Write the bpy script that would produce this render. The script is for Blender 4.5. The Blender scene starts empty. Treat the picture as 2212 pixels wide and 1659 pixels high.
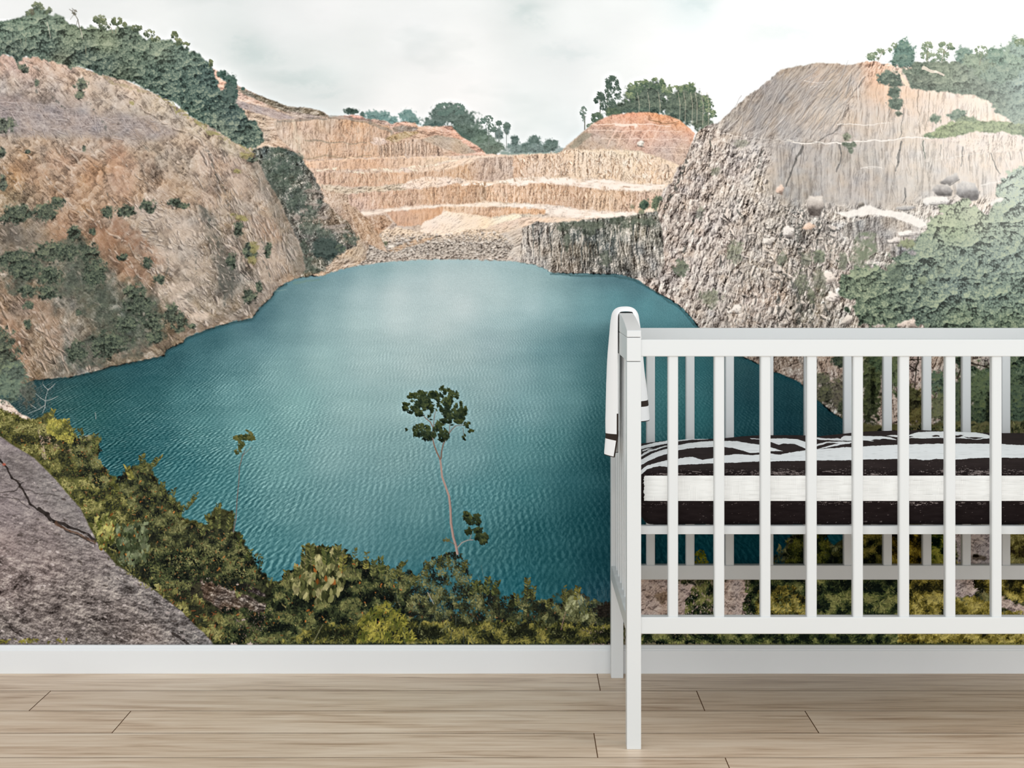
import bpy, bmesh, math, random
import numpy as np
from mathutils import Vector, Matrix

C = bpy.context.scene
COL = C.collection

# ---------------------------------------------------------------- camera
# One unit is a metre.  x to the right, y towards the papered wall, z up.
FPX = 4179.0                    # focal length in pixels of the 2212 px wide frame
VPX, VPY = 1122.0, 566.0        # where lines running away from the camera meet
CAMZ = 1.003
cam_d = bpy.data.cameras.new('camera')
cam_d.sensor_width = 36.0
cam_d.lens = 36.0 * FPX / 2212.0
cam_d.shift_x = (1106.0 - VPX) / 2212.0
cam_d.shift_y = -(829.5 - VPY) / 2212.0
cam_d.clip_start = 0.05
cam = bpy.data.objects.new('camera', cam_d)
COL.objects.link(cam)
cam.location = (0, 0, CAMZ)
cam.rotation_euler = (math.radians(90), 0, 0)
C.camera = cam

# ---------------------------------------------------------------- light
C.view_settings.view_transform = 'Standard'
C.view_settings.look = 'None'
C.view_settings.gamma = 1.0
C.view_settings.use_curve_mapping = False
C.view_settings.exposure = 0.0
C.cycles.max_bounces = 6
C.cycles.diffuse_bounces = 4
C.cycles.sample_clamp_indirect = 4.0

world = bpy.data.worlds.new('daylight')
C.world = world
world.use_nodes = True
wb = world.node_tree.nodes['Background']
wb.inputs['Color'].default_value = (0.95, 0.975, 1.0, 1)
wb.inputs['Strength'].default_value = 0.98


def area_light(name, loc, target, sx, sy, power, col=(1, 1, 1)):
    d = bpy.data.lights.new(name, 'AREA')
    d.shape = 'RECTANGLE'
    d.size = sx
    d.size_y = sy
    d.energy = power
    d.color = col
    o = bpy.data.objects.new(name, d)
    COL.objects.link(o)
    o.location = loc
    v = Vector(target) - Vector(loc)
    o.rotation_euler = v.to_track_quat('-Z', 'Y').to_euler()
    return o


# the tall window to the right of the camera and a wide fill light added behind it
area_light('window_light_right', (3.6, 1.6, 1.9), (0.5, 4.6, 0.6), 1.8, 1.8, 44.0, (1.0, 0.99, 0.975))
area_light('fill_light_rear', (-0.3, -1.6, 1.55), (0.2, 4.7, 0.55), 4.6, 2.4, 118.0, (0.935, 0.975, 1.0))

# ---------------------------------------------------------------- painter
# The wallpaper is a flat print.  Its picture is made up here from noise,
# outlines and brush dabs and stored as a colour attribute on the paper.
Q = 1.35
MX0, MY0, MX1, MY1 = -140.0, -100.0, 2352.0, 1397.0
MW = int((MX1 - MX0) / Q) + 1
MH = int((MY1 - MY0) / Q) + 1
f32 = np.float32
GX = (MX0 + np.arange(MW) * Q).astype(f32)
GY = (MY0 + np.arange(MH) * Q).astype(f32)
IMG = np.zeros((MH, MW, 3), f32)
_rs = np.random.RandomState(7)
TAB = [_rs.rand(256, 256).astype(f32) * 2 - 1 for _ in range(24)]
RG = np.random.RandomState(11)


def vn(x, y, s=0):
    xf = np.floor(x); yf = np.floor(y)
    fx = x - xf; fy = y - yf
    fx = fx * fx * (3 - 2 * fx); fy = fy * fy * (3 - 2 * fy)
    xi = xf.astype(np.int32) & 255; yi = yf.astype(np.int32) & 255
    xj = (xi + 1) & 255; yj = (yi + 1) & 255
    T = TAB[s % 24]
    a = T[yi, xi]; b = T[yi, xj]; c = T[yj, xi]; d = T[yj, xj]
    a = a + (b - a) * fx
    c = c + (d - c) * fx
    return a + (c - a) * fy


def fbm(x, y, s=0, o=4, g=0.5):
    r = 0; a = 1.0; t = 0
    for i in range(o):
        r = r + a * vn(x * (2.03 ** i) + 17.3 * i, y * (2.03 ** i) + 9.1 * i, s + i)
        t += a; a *= g
    return r / t


def ridge(x, y, s=0, o=4, g=0.5):
    r = 0; a = 1.0; t = 0
    for i in range(o):
        r = r + a * (1 - 2 * np.abs(vn(x * (2.07 ** i) + 31.3 * i, y * (2.07 ** i) + 5.1 * i, s + i)))
        t += a; a *= g
    return r / t


def worley(x, y, s=0):
    xf = np.floor(x); yf = np.floor(y)
    xi = xf.astype(np.int32); yi = yf.astype(np.int32)
    fx = x - xf; fy = y - yf
    f1 = np.full(x.shape, 9.0, f32); f2 = f1.copy(); cr = np.zeros(x.shape, f32)
    A, B, Cc = TAB[s % 24], TAB[(s + 5) % 24], TAB[(s + 9) % 24]
    for dj in (-1, 0, 1):
        for di in (-1, 0, 1):
            a = (xi + di) & 255; b = (yi + dj) & 255
            px = di + 0.5 + 0.45 * A[b, a] - fx
            py = dj + 0.5 + 0.45 * B[b, a] - fy
            d = np.sqrt(px * px + py * py)
            m = d < f1
            f2 = np.where(m, f1, np.minimum(f2, d))
            cr = np.where(m, Cc[b, a], cr)
            f1 = np.where(m, d, f1)
    return f1, f2, cr


def box(x0, y0, x1, y1):
    i0 = max(0, int((x0 - MX0) / Q)); i1 = min(MW, int((x1 - MX0) / Q) + 2)
    j0 = max(0, int((y0 - MY0) / Q)); j1 = min(MH, int((y1 - MY0) / Q) + 2)
    sl = (slice(j0, j1), slice(i0, i1))
    X, Y = np.meshgrid(GX[i0:i1], GY[j0:j1])
    return sl, X, Y


def blur(m, r=1):
    if r < 1:
        return m
    for ax in (0, 1):
        p = np.pad(m, [(r + 1, r) if a == ax else (0, 0) for a in range(m.ndim)], mode='edge')
        c = np.cumsum(p, axis=ax, dtype=np.float64)
        n = m.shape[ax]
        hi = np.take(c, np.arange(2 * r + 1, 2 * r + 1 + n), axis=ax)
        lo = np.take(c, np.arange(0, n), axis=ax)
        m = ((hi - lo) / (2 * r + 1)).astype(f32)
    return m


def inside(X, Y, pts):
    r = np.zeros(X.shape, bool)
    n = len(pts)
    for i in range(n):
        x0, y0 = pts[i]; x1, y1 = pts[(i + 1) % n]
        if y0 == y1:
            continue
        c = (y0 > Y) != (y1 > Y)
        r ^= c & (X < (x1 - x0) * (Y - y0) / (y1 - y0) + x0)
    return r


def area(pts, wob=3.0, ws=12.0, s=0, soft=1, pad=14):
    xs = [p[0] for p in pts]; ys = [p[1] for p in pts]
    sl, X, Y = box(min(xs) - pad, min(ys) - pad, max(xs) + pad, max(ys) + pad)
    if wob:
        dx = wob * fbm(X / ws, Y / ws, s, 3, .6); dy = wob * fbm(X / ws + 40, Y / ws + 70, s + 3, 3, .6)
    else:
        dx = dy = 0
    m = inside(X + dx, Y + dy, pts).astype(f32)
    return sl, X, Y, blur(m, soft)


def ell(cx, cy, rx, ry, wob=.35, ws=7.0, s=0, soft=1, thr=0.0):
    p = 1.5
    sl, X, Y = box(cx - rx * p, cy - ry * p, cx + rx * p, cy + ry * p)
    d = 1 - np.sqrt(((X - cx) / rx) ** 2 + ((Y - cy) / ry) ** 2) + wob * fbm(X / ws, Y / ws, s, 3, .7)
    return sl, X, Y, blur((d > thr).astype(f32), soft)


def put(sl, m, c):
    t = IMG[sl]
    t += (np.asarray(c, f32) - t) * m[..., None]


def field(sl, X, Y, pts, s2=500.0):
    st = 8
    x = X[::st, ::st]; y = Y[::st, ::st]
    num = np.zeros(x.shape + (3,), f32); den = np.zeros(x.shape, f32)
    for px, py, c in pts:
        w = 1.0 / ((x - px) ** 2 + (y - py) ** 2 + s2) ** 1.6 * 1e6
        num += w[..., None] * np.asarray(c, f32); den += w
    lo = num / den[..., None]
    h, w = X.shape
    jj = np.minimum(np.arange(h) / st, lo.shape[0] - 1.001); ii = np.minimum(np.arange(w) / st, lo.shape[1] - 1.001)
    jj = np.maximum(jj, 0); ii = np.maximum(ii, 0)
    j0 = jj.astype(int); i0 = ii.astype(int)
    j1 = np.minimum(j0 + 1, lo.shape[0] - 1); i1 = np.minimum(i0 + 1, lo.shape[1] - 1)
    fj = (jj - j0)[:, None, None].astype(f32); fi = (ii - i0)[None, :, None].astype(f32)
    return (lo[j0][:, i0] * (1 - fj) * (1 - fi) + lo[j0][:, i1] * (1 - fj) * fi
            + lo[j1][:, i0] * fj * (1 - fi) + lo[j1][:, i1] * fj * fi)


def rot(X, Y, deg):
    a = math.radians(deg); c, s = math.cos(a), math.sin(a)
    return X * c + Y * s, -X * s + Y * c


def slope(h, lx=-.6, ly=-.8):
    gy, gx = np.gradient(h)
    return gx * lx + gy * ly


def rocktex(X, Y, ang=50, stretch=3.0, sc=26.0, s=0, crack=1.0, blk=16.0, fine=1.0, bw=1.0, dome=.0, rw=1.0):
    """grey relief value around 0 for broken rock, strata running along ang"""
    w = sc * .22
    wx = w * fbm(X / (sc * 2.6), Y / (sc * 2.6), s + 1, 3); wy = w * fbm(X / (sc * 2.6) + 9, Y / (sc * 2.6) + 50, s + 2, 3)
    u, v = rot(X + wx, Y + wy, ang)
    h1 = ridge(u / (sc * stretch), v / sc, s, 3, .5)
    h = ridge(u / (sc * stretch * .45), v / (sc * .42), s + 3, 5, .58)
    sh = .75 * np.tanh(slope(h1) * sc * .55) + .42 * np.tanh(slope(h) * sc * .16)
    h = .6 * h1 + .4 * h
    big = fbm(u / (sc * stretch * .8), v / (sc * 1.3), s + 9, 3)
    f1, f2, cr = worley(u / (blk * (1 + .45 * stretch)), v / blk, s + 4)
    gap = np.clip(.3 + 1.6 * fbm(X / (blk * 2.4), Y / (blk * 2.4), s + 10, 2), 0, 1)
    e = np.clip(1 - (f2 - f1) * 6, 0, 1) * gap
    f1b, f2b, crb = worley(u / (blk * .5) + 3 * cr, v / (blk * .34), s + 7)
    eb = np.clip(1 - (f2b - f1b) * 4, 0, 1) * gap
    led = np.clip((h - .38) * 3.0, 0, 1)
    n = fbm(u / 5, v / 2.6, s + 6, 2)
    t = rw * .56 * sh + .30 * big + bw * (.15 * cr * gap + .13 * crb) + dome * np.tanh(slope((.8 - f1) * blk + (.6 - f1b) * blk * .6) * 1.3) - crack * (.26 * e + .15 * eb) + .22 * led + fine * .15 * n
    return np.clip(t, -1, 1)


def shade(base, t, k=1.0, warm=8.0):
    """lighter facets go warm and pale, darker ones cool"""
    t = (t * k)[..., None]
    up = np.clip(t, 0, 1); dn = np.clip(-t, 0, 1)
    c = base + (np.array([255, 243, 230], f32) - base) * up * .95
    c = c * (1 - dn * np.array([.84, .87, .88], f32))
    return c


def rock(pts, cols, ang=50, stretch=3.0, sc=26.0, k=1.0, s=0, crack=1.0, blk=16.0, wob=4, ws=14, soft=1, fine=1.0, s2=500., bw=1.2, dome=.15, rw=.9):
    sl, X, Y, m = area(pts, wob, ws, s, soft)
    b = field(sl, X, Y, cols, s2) if isinstance(cols, list) else np.broadcast_to(np.array(cols, f32), X.shape + (3,))
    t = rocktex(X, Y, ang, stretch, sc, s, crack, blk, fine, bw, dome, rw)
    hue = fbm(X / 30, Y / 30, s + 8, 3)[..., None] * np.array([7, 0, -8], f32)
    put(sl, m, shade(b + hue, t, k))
    return sl, X, Y, m


def leaftex(X, Y, s=0, big=34.0, mid=11.0, small=4.5):
    w = 5 * fbm(X / 14, Y / 14, s + 2, 2)
    a1, _, c1 = worley((X + w) / big, (Y - w) / (big * .8), s)
    a2, _, c2 = worley((X - w) / mid, (Y + w) / (mid * .85), s + 3)
    a3, _, c3 = worley(X / small, Y / small, s + 6)
    h = np.sqrt(np.clip(1 - a1 * a1, 0, 1)) * big * .7 + np.sqrt(np.clip(1 - a2 * a2, 0, 1)) * mid * .55
    sh = np.clip(slope(h, -.45, -.9) * -.55, -1, 1) * -1
    return np.clip(.5 + .30 * sh + .13 * c2 + .10 * c3 + .08 * c1 - .22 * (a3 - .4) - .10 * (a2 - .4) + .14 * fbm(X / 3, Y / 3, s + 8, 2), 0, 1)


def green(base, t, lo=.42, hi=(205, 212, 160), up=.55):
    t = (t - .5)[..., None] * 2
    u = np.clip(t, 0, 1); d = np.clip(-t, 0, 1)
    c = base + (np.array(hi, f32) - base) * u * up
    c = c * (1 - d * (1 - lo))
    return c + (c.mean(2, keepdims=True) - c) * .16


def trees(pts, cols, s=0, big=34., mid=11., small=4.5, wob=9, ws=9, lo=.42, hi=(180, 190, 150), up=.5, soft=1, k=1.0, s2=500., a=1.0):
    sl, X, Y, m = area(pts, wob, ws, s, soft)
    b = field(sl, X, Y, cols, s2) if isinstance(cols, list) else np.broadcast_to(np.array(cols, f32), X.shape + (3,))
    t = .5 + (leaftex(X, Y, s, big, mid, small) - .5) * k
    put(sl, m * a, green(b, t, lo, hi, up))


def bush(cx, cy, rx, ry, col, s=0, wob=.45, ws=7., lo=.4, hi=(170, 182, 120), up=.45, mid=9., small=4., thr=0., a=1.0, k=1.1):
    sl, X, Y, m = ell(cx, cy, rx, ry, wob * 1.25, ws * .8, s, 1, thr)
    m = m * np.clip(.95 + .9 * vn(X / 3.2, Y / 3.2, s + 1) + 1.2 * (1 - ((X - cx) / rx) ** 2 - ((Y - cy) / ry) ** 2), 0, 1)
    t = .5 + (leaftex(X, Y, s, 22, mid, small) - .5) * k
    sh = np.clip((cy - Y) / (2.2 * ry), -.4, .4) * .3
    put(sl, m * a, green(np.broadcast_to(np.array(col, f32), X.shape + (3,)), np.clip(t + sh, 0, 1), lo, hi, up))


def line(pts, w0, w1, col, a=1.0, jit=0.0, s=0):
    n = len(pts)
    for i in range(n - 1):
        (xa, ya), (xb, yb) = pts[i], pts[i + 1]
        wa = w0 + (w1 - w0) * i / max(1, n - 1); wb = w0 + (w1 - w0) * (i + 1) / max(1, n - 1)
        p = max(wa, wb) + 3 + abs(jit) * 2
        sl, X, Y = box(min(xa, xb) - p, min(ya, yb) - p, max(xa, xb) + p, max(ya, yb) + p)
        if jit:
            q = 9 + jit * 2.4
            X = X + jit * fbm(X / q, Y / q, s, 3); Y = Y + jit * fbm(X / q + 5, Y / q, s + 2, 3)
        dx, dy = xb - xa, yb - ya; L = dx * dx + dy * dy + 1e-6
        t = np.clip(((X - xa) * dx + (Y - ya) * dy) / L, 0, 1)
        d = np.sqrt((X - xa - t * dx) ** 2 + (Y - ya - t * dy) ** 2)
        m = np.clip((wa + (wb - wa) * t) * .5 + .5 * Q - d, 0, Q) / Q
        if jit >= 10:
            m = m * np.clip(.45 + 1.5 * vn(X / 7, Y / 5, s + 5) + .9 * vn(X / 3, Y / 3, s + 6), 0, 1)
        put(sl, m * a, col)


def dabs(px, py, L, Wd, A, cols, al):
    """pointed leaf dabs; every argument an array of n"""
    n = len(px)
    if n == 0:
        return
    R = int(math.ceil((float(np.max(L)) * .5 + 2) / Q))
    k = np.arange(-R, R + 1)
    i0 = np.round((px - MX0) / Q).astype(int); j0 = np.round((py - MY0) / Q).astype(int)
    fx = (px - (MX0 + i0 * Q))[:, None, None]; fy = (py - (MY0 + j0 * Q))[:, None, None]
    ox = (k * Q)[None, None, :] - fx; oy = (k * Q)[None, :, None] - fy
    c = np.cos(A)[:, None, None]; s = np.sin(A)[:, None, None]
    u = (ox * c + oy * s) / (L[:, None, None] * .5); v = np.abs(-ox * s + oy * c)
    w = Wd[:, None, None] * .5 * np.clip(1 - u * u, 0, 1)
    m = np.clip((w - v) / Q + .55, 0, 1) * (np.abs(u) < 1) * al[:, None, None]
    m = m.astype(f32)
    for q in range(n):
        a0, b0 = j0[q] - R, i0[q] - R
        if a0 < 0 or b0 < 0 or a0 + 2 * R + 1 > MH or b0 + 2 * R + 1 > MW:
            continue
        t = IMG[a0:a0 + 2 * R + 1, b0:b0 + 2 * R + 1]
        t += (cols[q] - t) * m[q][..., None]


def leaves(pts, n, L=(6, 11), wd=.33, pal=((60, 70, 40), (110, 116, 56)), ang=(-90, 60), s=0, cl=26., al=.9, acc=None, keep=None, yb=0.0):
    """n leaf dabs over the outline pts; clump noise drives their tone"""
    xs = [p[0] for p in pts]; ys = [p[1] for p in pts]
    n = int(n * 1.45)
    px = RG.uniform(min(xs), max(xs), n * 3).astype(f32); py = RG.uniform(min(ys), max(ys), n * 3).astype(f32)
    n0 = n
    ok = inside(px + 8 * vn(px / 9, py / 9, s), py + 8 * vn(px / 9, py / 9, s + 1), pts)
    if keep is not None:
        ok &= fbm(px / 22, py / 22, s + 5, 3) > keep
    px = px[ok][:n]; py = py[ok][:n]
    o = np.argsort(py + RG.uniform(-25, 25, len(py))) if yb == 0 else np.argsort(py)
    px = px[o]; py = py[o]; n = len(px)
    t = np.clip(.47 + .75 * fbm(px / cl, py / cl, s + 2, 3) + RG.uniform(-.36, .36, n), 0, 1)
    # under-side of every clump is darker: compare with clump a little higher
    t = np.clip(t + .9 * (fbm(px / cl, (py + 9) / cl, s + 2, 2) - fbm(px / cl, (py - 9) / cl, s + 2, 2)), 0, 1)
    P = np.array(pal, f32); f = t * (len(pal) - 1); i = np.minimum(f.astype(int), len(pal) - 2); fr = (f - i)[:, None]
    col = P[i] * (1 - fr) + P[i + 1] * fr
    if acc is not None:
        for c, pr in acc:
            q = RG.rand(n) < pr * .55
            col[q] = np.array(c, f32) * RG.uniform(.6, 1.05, (int(q.sum()), 1))
    col = col * RG.uniform(.74, 1.16, (n, 1)) * 1.0
    col = col + (col.mean(1, keepdims=True) - col) * .16
    LL = RG.uniform(L[0] * .62, L[1] * .88, n)
    A = np.radians(ang[0] + RG.uniform(-ang[1], ang[1], n) * (1 + .3 * RG.randn(n)))
    B = 1500
    for q in range(0, n, B):
        z = slice(q, q + B)
        dabs(px[z], py[z], LL[z], LL[z] * wd, A[z], col[z].astype(f32), np.full(len(px[z]), al))


def sprig(x, y, h, lean, n, L, pal, s=0, w=1.2, stem=(74, 70, 52)):
    """a small upright shoot with leaves along it"""
    tx = x + lean; ty = y - h
    line([(x, y), (x + lean * .35, y - h * .5), (tx, ty)], w, .7, stem)
    t = RG.uniform(.15, 1.0, n); sd = RG.choice([-1, 1], n)
    px = x + lean * t ** 1.3 + sd * L * .4; py = y - h * t
    P = np.array(pal, f32); f = RG.rand(n) * (len(pal) - 1); i = np.minimum(f.astype(int), len(pal) - 2); fr = (f - i)[:, None]
    A = np.radians(-90 + sd * RG.uniform(25, 75, n))
    LL = RG.uniform(.7, 1.2, n) * L
    dabs(px, py, LL, LL * .34, A, (P[i] * (1 - fr) + P[i + 1] * fr).astype(f32), np.full(n, .92))


def crown(cx, cy, rx, ry, n, L, pal, s=0, keep=-.15):
    """airy tree crown out of leaf dabs"""
    r = np.sqrt(RG.rand(n * 2)); a = RG.uniform(0, 6.2832, n * 2)
    px = cx + rx * r * np.cos(a); py = cy + ry * r * np.sin(a)
    ok = fbm((px / 9).astype(f32), (py / 9).astype(f32), s, 2) > keep
    px = px[ok][:n]; py = py[ok][:n]; m = len(px)
    P = np.array(pal, f32)
    f = np.clip(.55 - (py - cy) / (2.6 * ry) + RG.uniform(-.35, .35, m), 0, 1) * (len(pal) - 1)
    i = np.minimum(f.astype(int), len(pal) - 2); fr = (f - i)[:, None]
    LL = RG.uniform(.6, 1.2, m) * L
    dabs(px, py, LL, LL * .42, RG.uniform(0, 3.14, m), (P[i] * (1 - fr) + P[i + 1] * fr).astype(f32), np.full(m, .85))


def crags(pts, n, ang, L=(5, 22), wr=.22, li=(232, 214, 198), dk=(84, 74, 68), a=(.2, .6), s=0, bias=0.0, off=.75):
    """short crisp facets: a pale edge with its dark undercut, lying along ang(x, y)"""
    xs = [p[0] for p in pts]; ys = [p[1] for p in pts]
    px = RG.uniform(min(xs), max(xs), n * 3).astype(f32); py = RG.uniform(min(ys), max(ys), n * 3).astype(f32)
    ok = inside(px, py, pts) & (fbm(px / 30, py / 30, s, 3) + RG.uniform(-.4, .4, n * 3) > bias)
    px = px[ok][:n]; py = py[ok][:n]; n = len(px)
    n = int(n * .62); px = px[:n]; py = py[:n]
    A = np.radians(ang(px, py) + 16 * fbm(px / 40, py / 40, s + 3, 2) + RG.normal(0, 13, n))
    LL = L[0] + (L[1] - L[0]) * RG.rand(n) ** 2.2
    W = np.clip(LL * wr * RG.uniform(.3, 1.5, n), 1.1, 7)
    tone = RG.uniform(.86, 1.06, (n, 1)).astype(f32)
    al = a[0] * .7 + (a[1] - a[0] * .7) * RG.rand(n) ** 1.6
    sgn = np.where(np.cos(A) > 0, 1, -1)
    ox = -np.sin(A) * W * off * sgn; oy = np.cos(A) * W * off * sgn
    for q in range(0, n, 800):
        z = slice(q, q + 800)
        m = len(px[z])
        dabs(px[z] + ox[z], py[z] + oy[z], LL[z], W[z], A[z], np.tile(np.array([dk], f32), (m, 1)) * tone[z], al[z] * .85)
        dabs(px[z], py[z], LL[z], W[z], A[z], np.tile(np.array([li], f32), (m, 1)) * tone[z], al[z])


# ---------------------------------------------------------------- the picture: a flooded quarry
def paint_sky():
    sl, X, Y = box(MX0, MY0, MX1, 420)
    P = [(0, 20, (233, 235, 234)), (300, 60, (232, 235, 234)), (530, 100, (213, 220, 219)), (555, 130, (216, 222, 221)), (640, 160, (218, 224, 223)),
         (700, 180, (220, 226, 225)), (760, 120, (226, 230, 229)), (900, 60, (231, 234, 234)), (700, 20, (232, 234, 234)), (600, 50, (230, 233, 233)),
         (1130, 25, (219, 224, 223)), (1160, 50, (223, 228, 227)), (1230, 130, (226, 230, 230)), (1000, 200, (238, 238, 237)), (860, 230, (237, 238, 237)),
         (1400, 100, (241, 243, 242)), (1320, 40, (234, 238, 237)), (1500, 15, (226, 236, 236)), (1600, 5, (248, 250, 249)), (1700, 55, (240, 244, 243)),
         (1640, 90, (238, 242, 241)), (1600, 170, (249, 249, 248)), (1900, 60, (252, 253, 252)), (2150, 50, (254, 254, 253)), (2250, 0, (254, 254, 253)),
         (1150, 260, (231, 236, 235)), (1220, 290, (228, 234, 234)), (1300, 180, (236, 239, 238)), (1480, 200, (247, 248, 247)), (450, 170, (230, 234, 233)),
         (1260, 20, (232, 236, 235)), (1000, 100, (236, 238, 237)), (500, 190, (233, 236, 235)), (-100, -50, (233, 235, 234)), (1560, 120, (246, 247, 246))]
    c = field(sl, X, Y, P, 1500.)
    n = fbm(X / 150, Y / 70, 3, 5, .5)
    IMG[sl] = c + (n * 5)[..., None] + np.array([1.5, 0, -.5], f32)
    dk = np.clip(fbm(X / 190 + 3, Y / 85 + 1, 9, 4, .5) - .12, 0, 1) * 26 * np.clip((1700 - X) / 600, 0, 1)
    IMG[sl] -= dk[..., None] * np.array([1, .8, .82], f32)
    for cx, cy, rx, ry, d in [(545, 115, 58, 40, 15), (640, 168, 115, 22, 12), (1135, 28, 45, 30, 14), (1510, 12, 60, 16, 9), (1230, 115, 90, 22, 8), (700, 200, 60, 10, 7), (1690, 70, 80, 20, 6)]:
        s2, x, y = box(cx - 2 * rx, cy - 2 * ry, cx + 2 * rx, cy + 2 * ry)
        w = 34 * fbm(x / 42, y / 26, 5, 5, .6)
        g = np.exp(-(((x + w - cx) / rx) ** 2 + ((y + w * .6 - cy) / ry) ** 2) * 1.6)
        IMG[s2] -= (g * d)[..., None] * np.array([1.15, .8, .8], f32)


SKYT = ((92, 112, 104), (120, 138, 128), (150, 164, 148))


def paint_far():
    # hazy trees on the skyline
    for cx, cy, rx, ry, c in [(758, 240, 16, 7, (84, 100, 92)), (783, 249, 6, 7, (80, 98, 90)), (808, 250, 22, 11, (122, 152, 146)), (830, 252, 12, 12, (116, 148, 142)),
                              (846, 262, 16, 12, (128, 160, 154)), (880, 250, 18, 15, (118, 150, 144)), (893, 262, 14, 12, (118, 148, 140)),
                              (950, 250, 22, 22, (98, 116, 108)), (975, 245, 24, 22, (92, 110, 102)), (1000, 262, 34, 24, (98, 116, 106)), (935, 268, 26, 14, (96, 114, 106)),
                              (1025, 292, 28, 26, (98, 118, 104)), (1045, 312, 32, 22, (104, 124, 106)), (1000, 284, 30, 18, (92, 110, 98)),
                              (1078, 290, 9, 14, (116, 134, 128)), (1095, 278, 7, 14, (112, 130, 124)), (1062, 318, 30, 16, (112, 130, 114)), (1120, 322, 30, 12, (124, 144, 138)),
                              (1112, 304, 9, 13, (104, 124, 118)), (1140, 318, 16, 14, (110, 130, 122)), (1155, 305, 15, 12, (102, 122, 114)), (1165, 322, 26, 13, (118, 138, 132)),
                              (1191, 316, 16, 16, (104, 124, 116)), (1214, 328, 14, 9, (150, 166, 162))]:
        bush(cx, cy, rx, ry, c, int(cx) % 13, .6, 6., .7, (176, 192, 182), .3, 6., 3.)
    for x, y0, y1, cx, cy, r in [(1056, 312, 262, 1055, 258, 10), (1056, 300, 275, 1056, 276, 13), (1078, 314, 270, 1078, 266, 6), (1070, 300, 268, 1068, 280, 6), (1094, 318, 268, 1095, 272, 8)]:
        line([(x, y0), (x, y1)], 1.5, 1.2, (120, 130, 122))
        crown(cx, cy, r, r * .8, 60, 5, ((90, 106, 98), (120, 136, 126)), 3, -.3)
    crown(958, 236, 18, 14, 200, 6, SKYT[:2], 4, -.2); crown(990, 236, 14, 12, 150, 6, SKYT[:2], 5, -.2)
    crown(1043, 262, 6, 8, 50, 5, SKYT[:2], 5, -.2)
    sl, X, Y, m = area([(1080, 345), (1080, 326), (1110, 331), (1180, 329), (1215, 327), (1225, 345)], 3, 8, 1)
    put(sl, m, (140, 156, 148))
    # back hill and its top terrace
    rock([(440, 140), (470, 152), (478, 172), (515, 185), (560, 208), (585, 217), (618, 230), (669, 234), (697, 241), (712, 253), (747, 249), (778, 249), (790, 256), (831, 260),
          (846, 268), (871, 262), (897, 266), (904, 273), (975, 272), (993, 292), (1031, 315), (1051, 333), (1110, 337), (1110, 400), (560, 400), (440, 300)],
         [(480, 175, (226, 187, 168)), (510, 200, (228, 195, 175)), (560, 215, (220, 181, 162)), (560, 245, (205, 186, 164)), (610, 245, (199, 180, 160)), (640, 250, (172, 156, 146)),
          (690, 247, (150, 140, 132)), (600, 224, (170, 150, 132)), (700, 256, (206, 183, 165)), (740, 253, (224, 179, 164)), (770, 252, (222, 173, 159)), (620, 262, (196, 180, 168)),
          (860, 266, (228, 185, 166)), (930, 278, (222, 179, 153)), (975, 280, (224, 173, 151)), (1010, 310, (222, 177, 155)), (900, 295, (208, 181, 157)), (960, 310, (183, 164, 144)),
          (560, 290, (205, 188, 164)), (600, 280, (200, 177, 161)), (820, 280, (176, 160, 146)), (1040, 330, (218, 177, 155)), (600, 320, (204, 175, 151)), (850, 300, (208, 177, 157))],
         12, 3, 14, .75, 2, .8, 9, 2, 8)
    rock([(510, 186), (560, 206), (600, 221), (622, 230), (669, 234), (697, 241), (712, 252), (690, 250), (650, 244), (612, 240), (570, 222), (520, 200)], (132, 124, 110), 15, 2, 9, .8, 3, 1, 8, 2, 8)
    rock([(500, 212), (540, 224), (590, 236), (640, 256), (600, 258), (540, 240), (505, 226)], (176, 162, 158), 30, 5, 8, .5, 5, .6, 9, 2, 8)
    # upper orange wall
    rock([(590, 262), (640, 258), (720, 254), (790, 262), (840, 272), (850, 300), (930, 318), (905, 338), (780, 342), (660, 346), (640, 330), (604, 300)],
         [(620, 285, (208, 177, 158)), (640, 300, (211, 198, 176)), (660, 275, (208, 171, 143)), (690, 320, (216, 179, 147)), (740, 285, (206, 165, 133)), (780, 320, (210, 171, 138)),
          (830, 300, (202, 171, 148)), (720, 335, (208, 173, 143)), (610, 270, (187, 172, 152)), (860, 330, (202, 169, 140)), (700, 262, (178, 162, 146)), (900, 326, (198, 167, 138))],
         88, 3.6, 10, .62, 6, .8, 9, 2, 8)
    line([(712, 255), (760, 256), (800, 264), (846, 282), (852, 298)], 9, 6, (130, 126, 116), .45, 6, 3)
    line([(600, 262), (650, 262), (705, 256)], 5, 4, (116, 112, 104), .5, 5, 2)
    line([(658, 304), (685, 304), (720, 306), (770, 310), (790, 306)], 3, 2, (120, 116, 100), .5, 5, 4)
    line([(652, 344), (700, 338), (750, 340), (800, 338)], 4, 3, (128, 118, 96), .4, 5, 4)
    line([(632, 262), (642, 300), (652, 340)], 9, 7, (215, 202, 180), .45, 5, 3)
    # pale boulders and the column face
    bush(818, 305, 16, 9, (234, 207, 189), 3, .5, 6, .7, (250, 236, 220), .5, 5, 3)
    rock([(815, 318), (845, 306), (880, 300), (915, 302), (960, 322), (955, 338), (820, 340)], (196, 167, 143), 90, 5, 8, .9, 8, 1.2, 8, 2, 7)
    for i in range(14):
        x = 824 + i * 7.5 + RG.uniform(-2, 2); y = 310 + abs(i - 7) * .9
        line([(x, y), (x + 1, y + 12), (x - 1, y + 26)], 2.2, 1.2, (110, 96, 84), .6)
        line([(x + 3, y), (x + 4, y + 20)], 2.4, 1.4, (228, 207, 186), .45)
    rock([(846, 276), (870, 270), (903, 276), (900, 282), (870, 286), (850, 284)], (150, 138, 128), 0, 2, 8, .6, 4, .6, 8, 2, 7)
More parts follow.
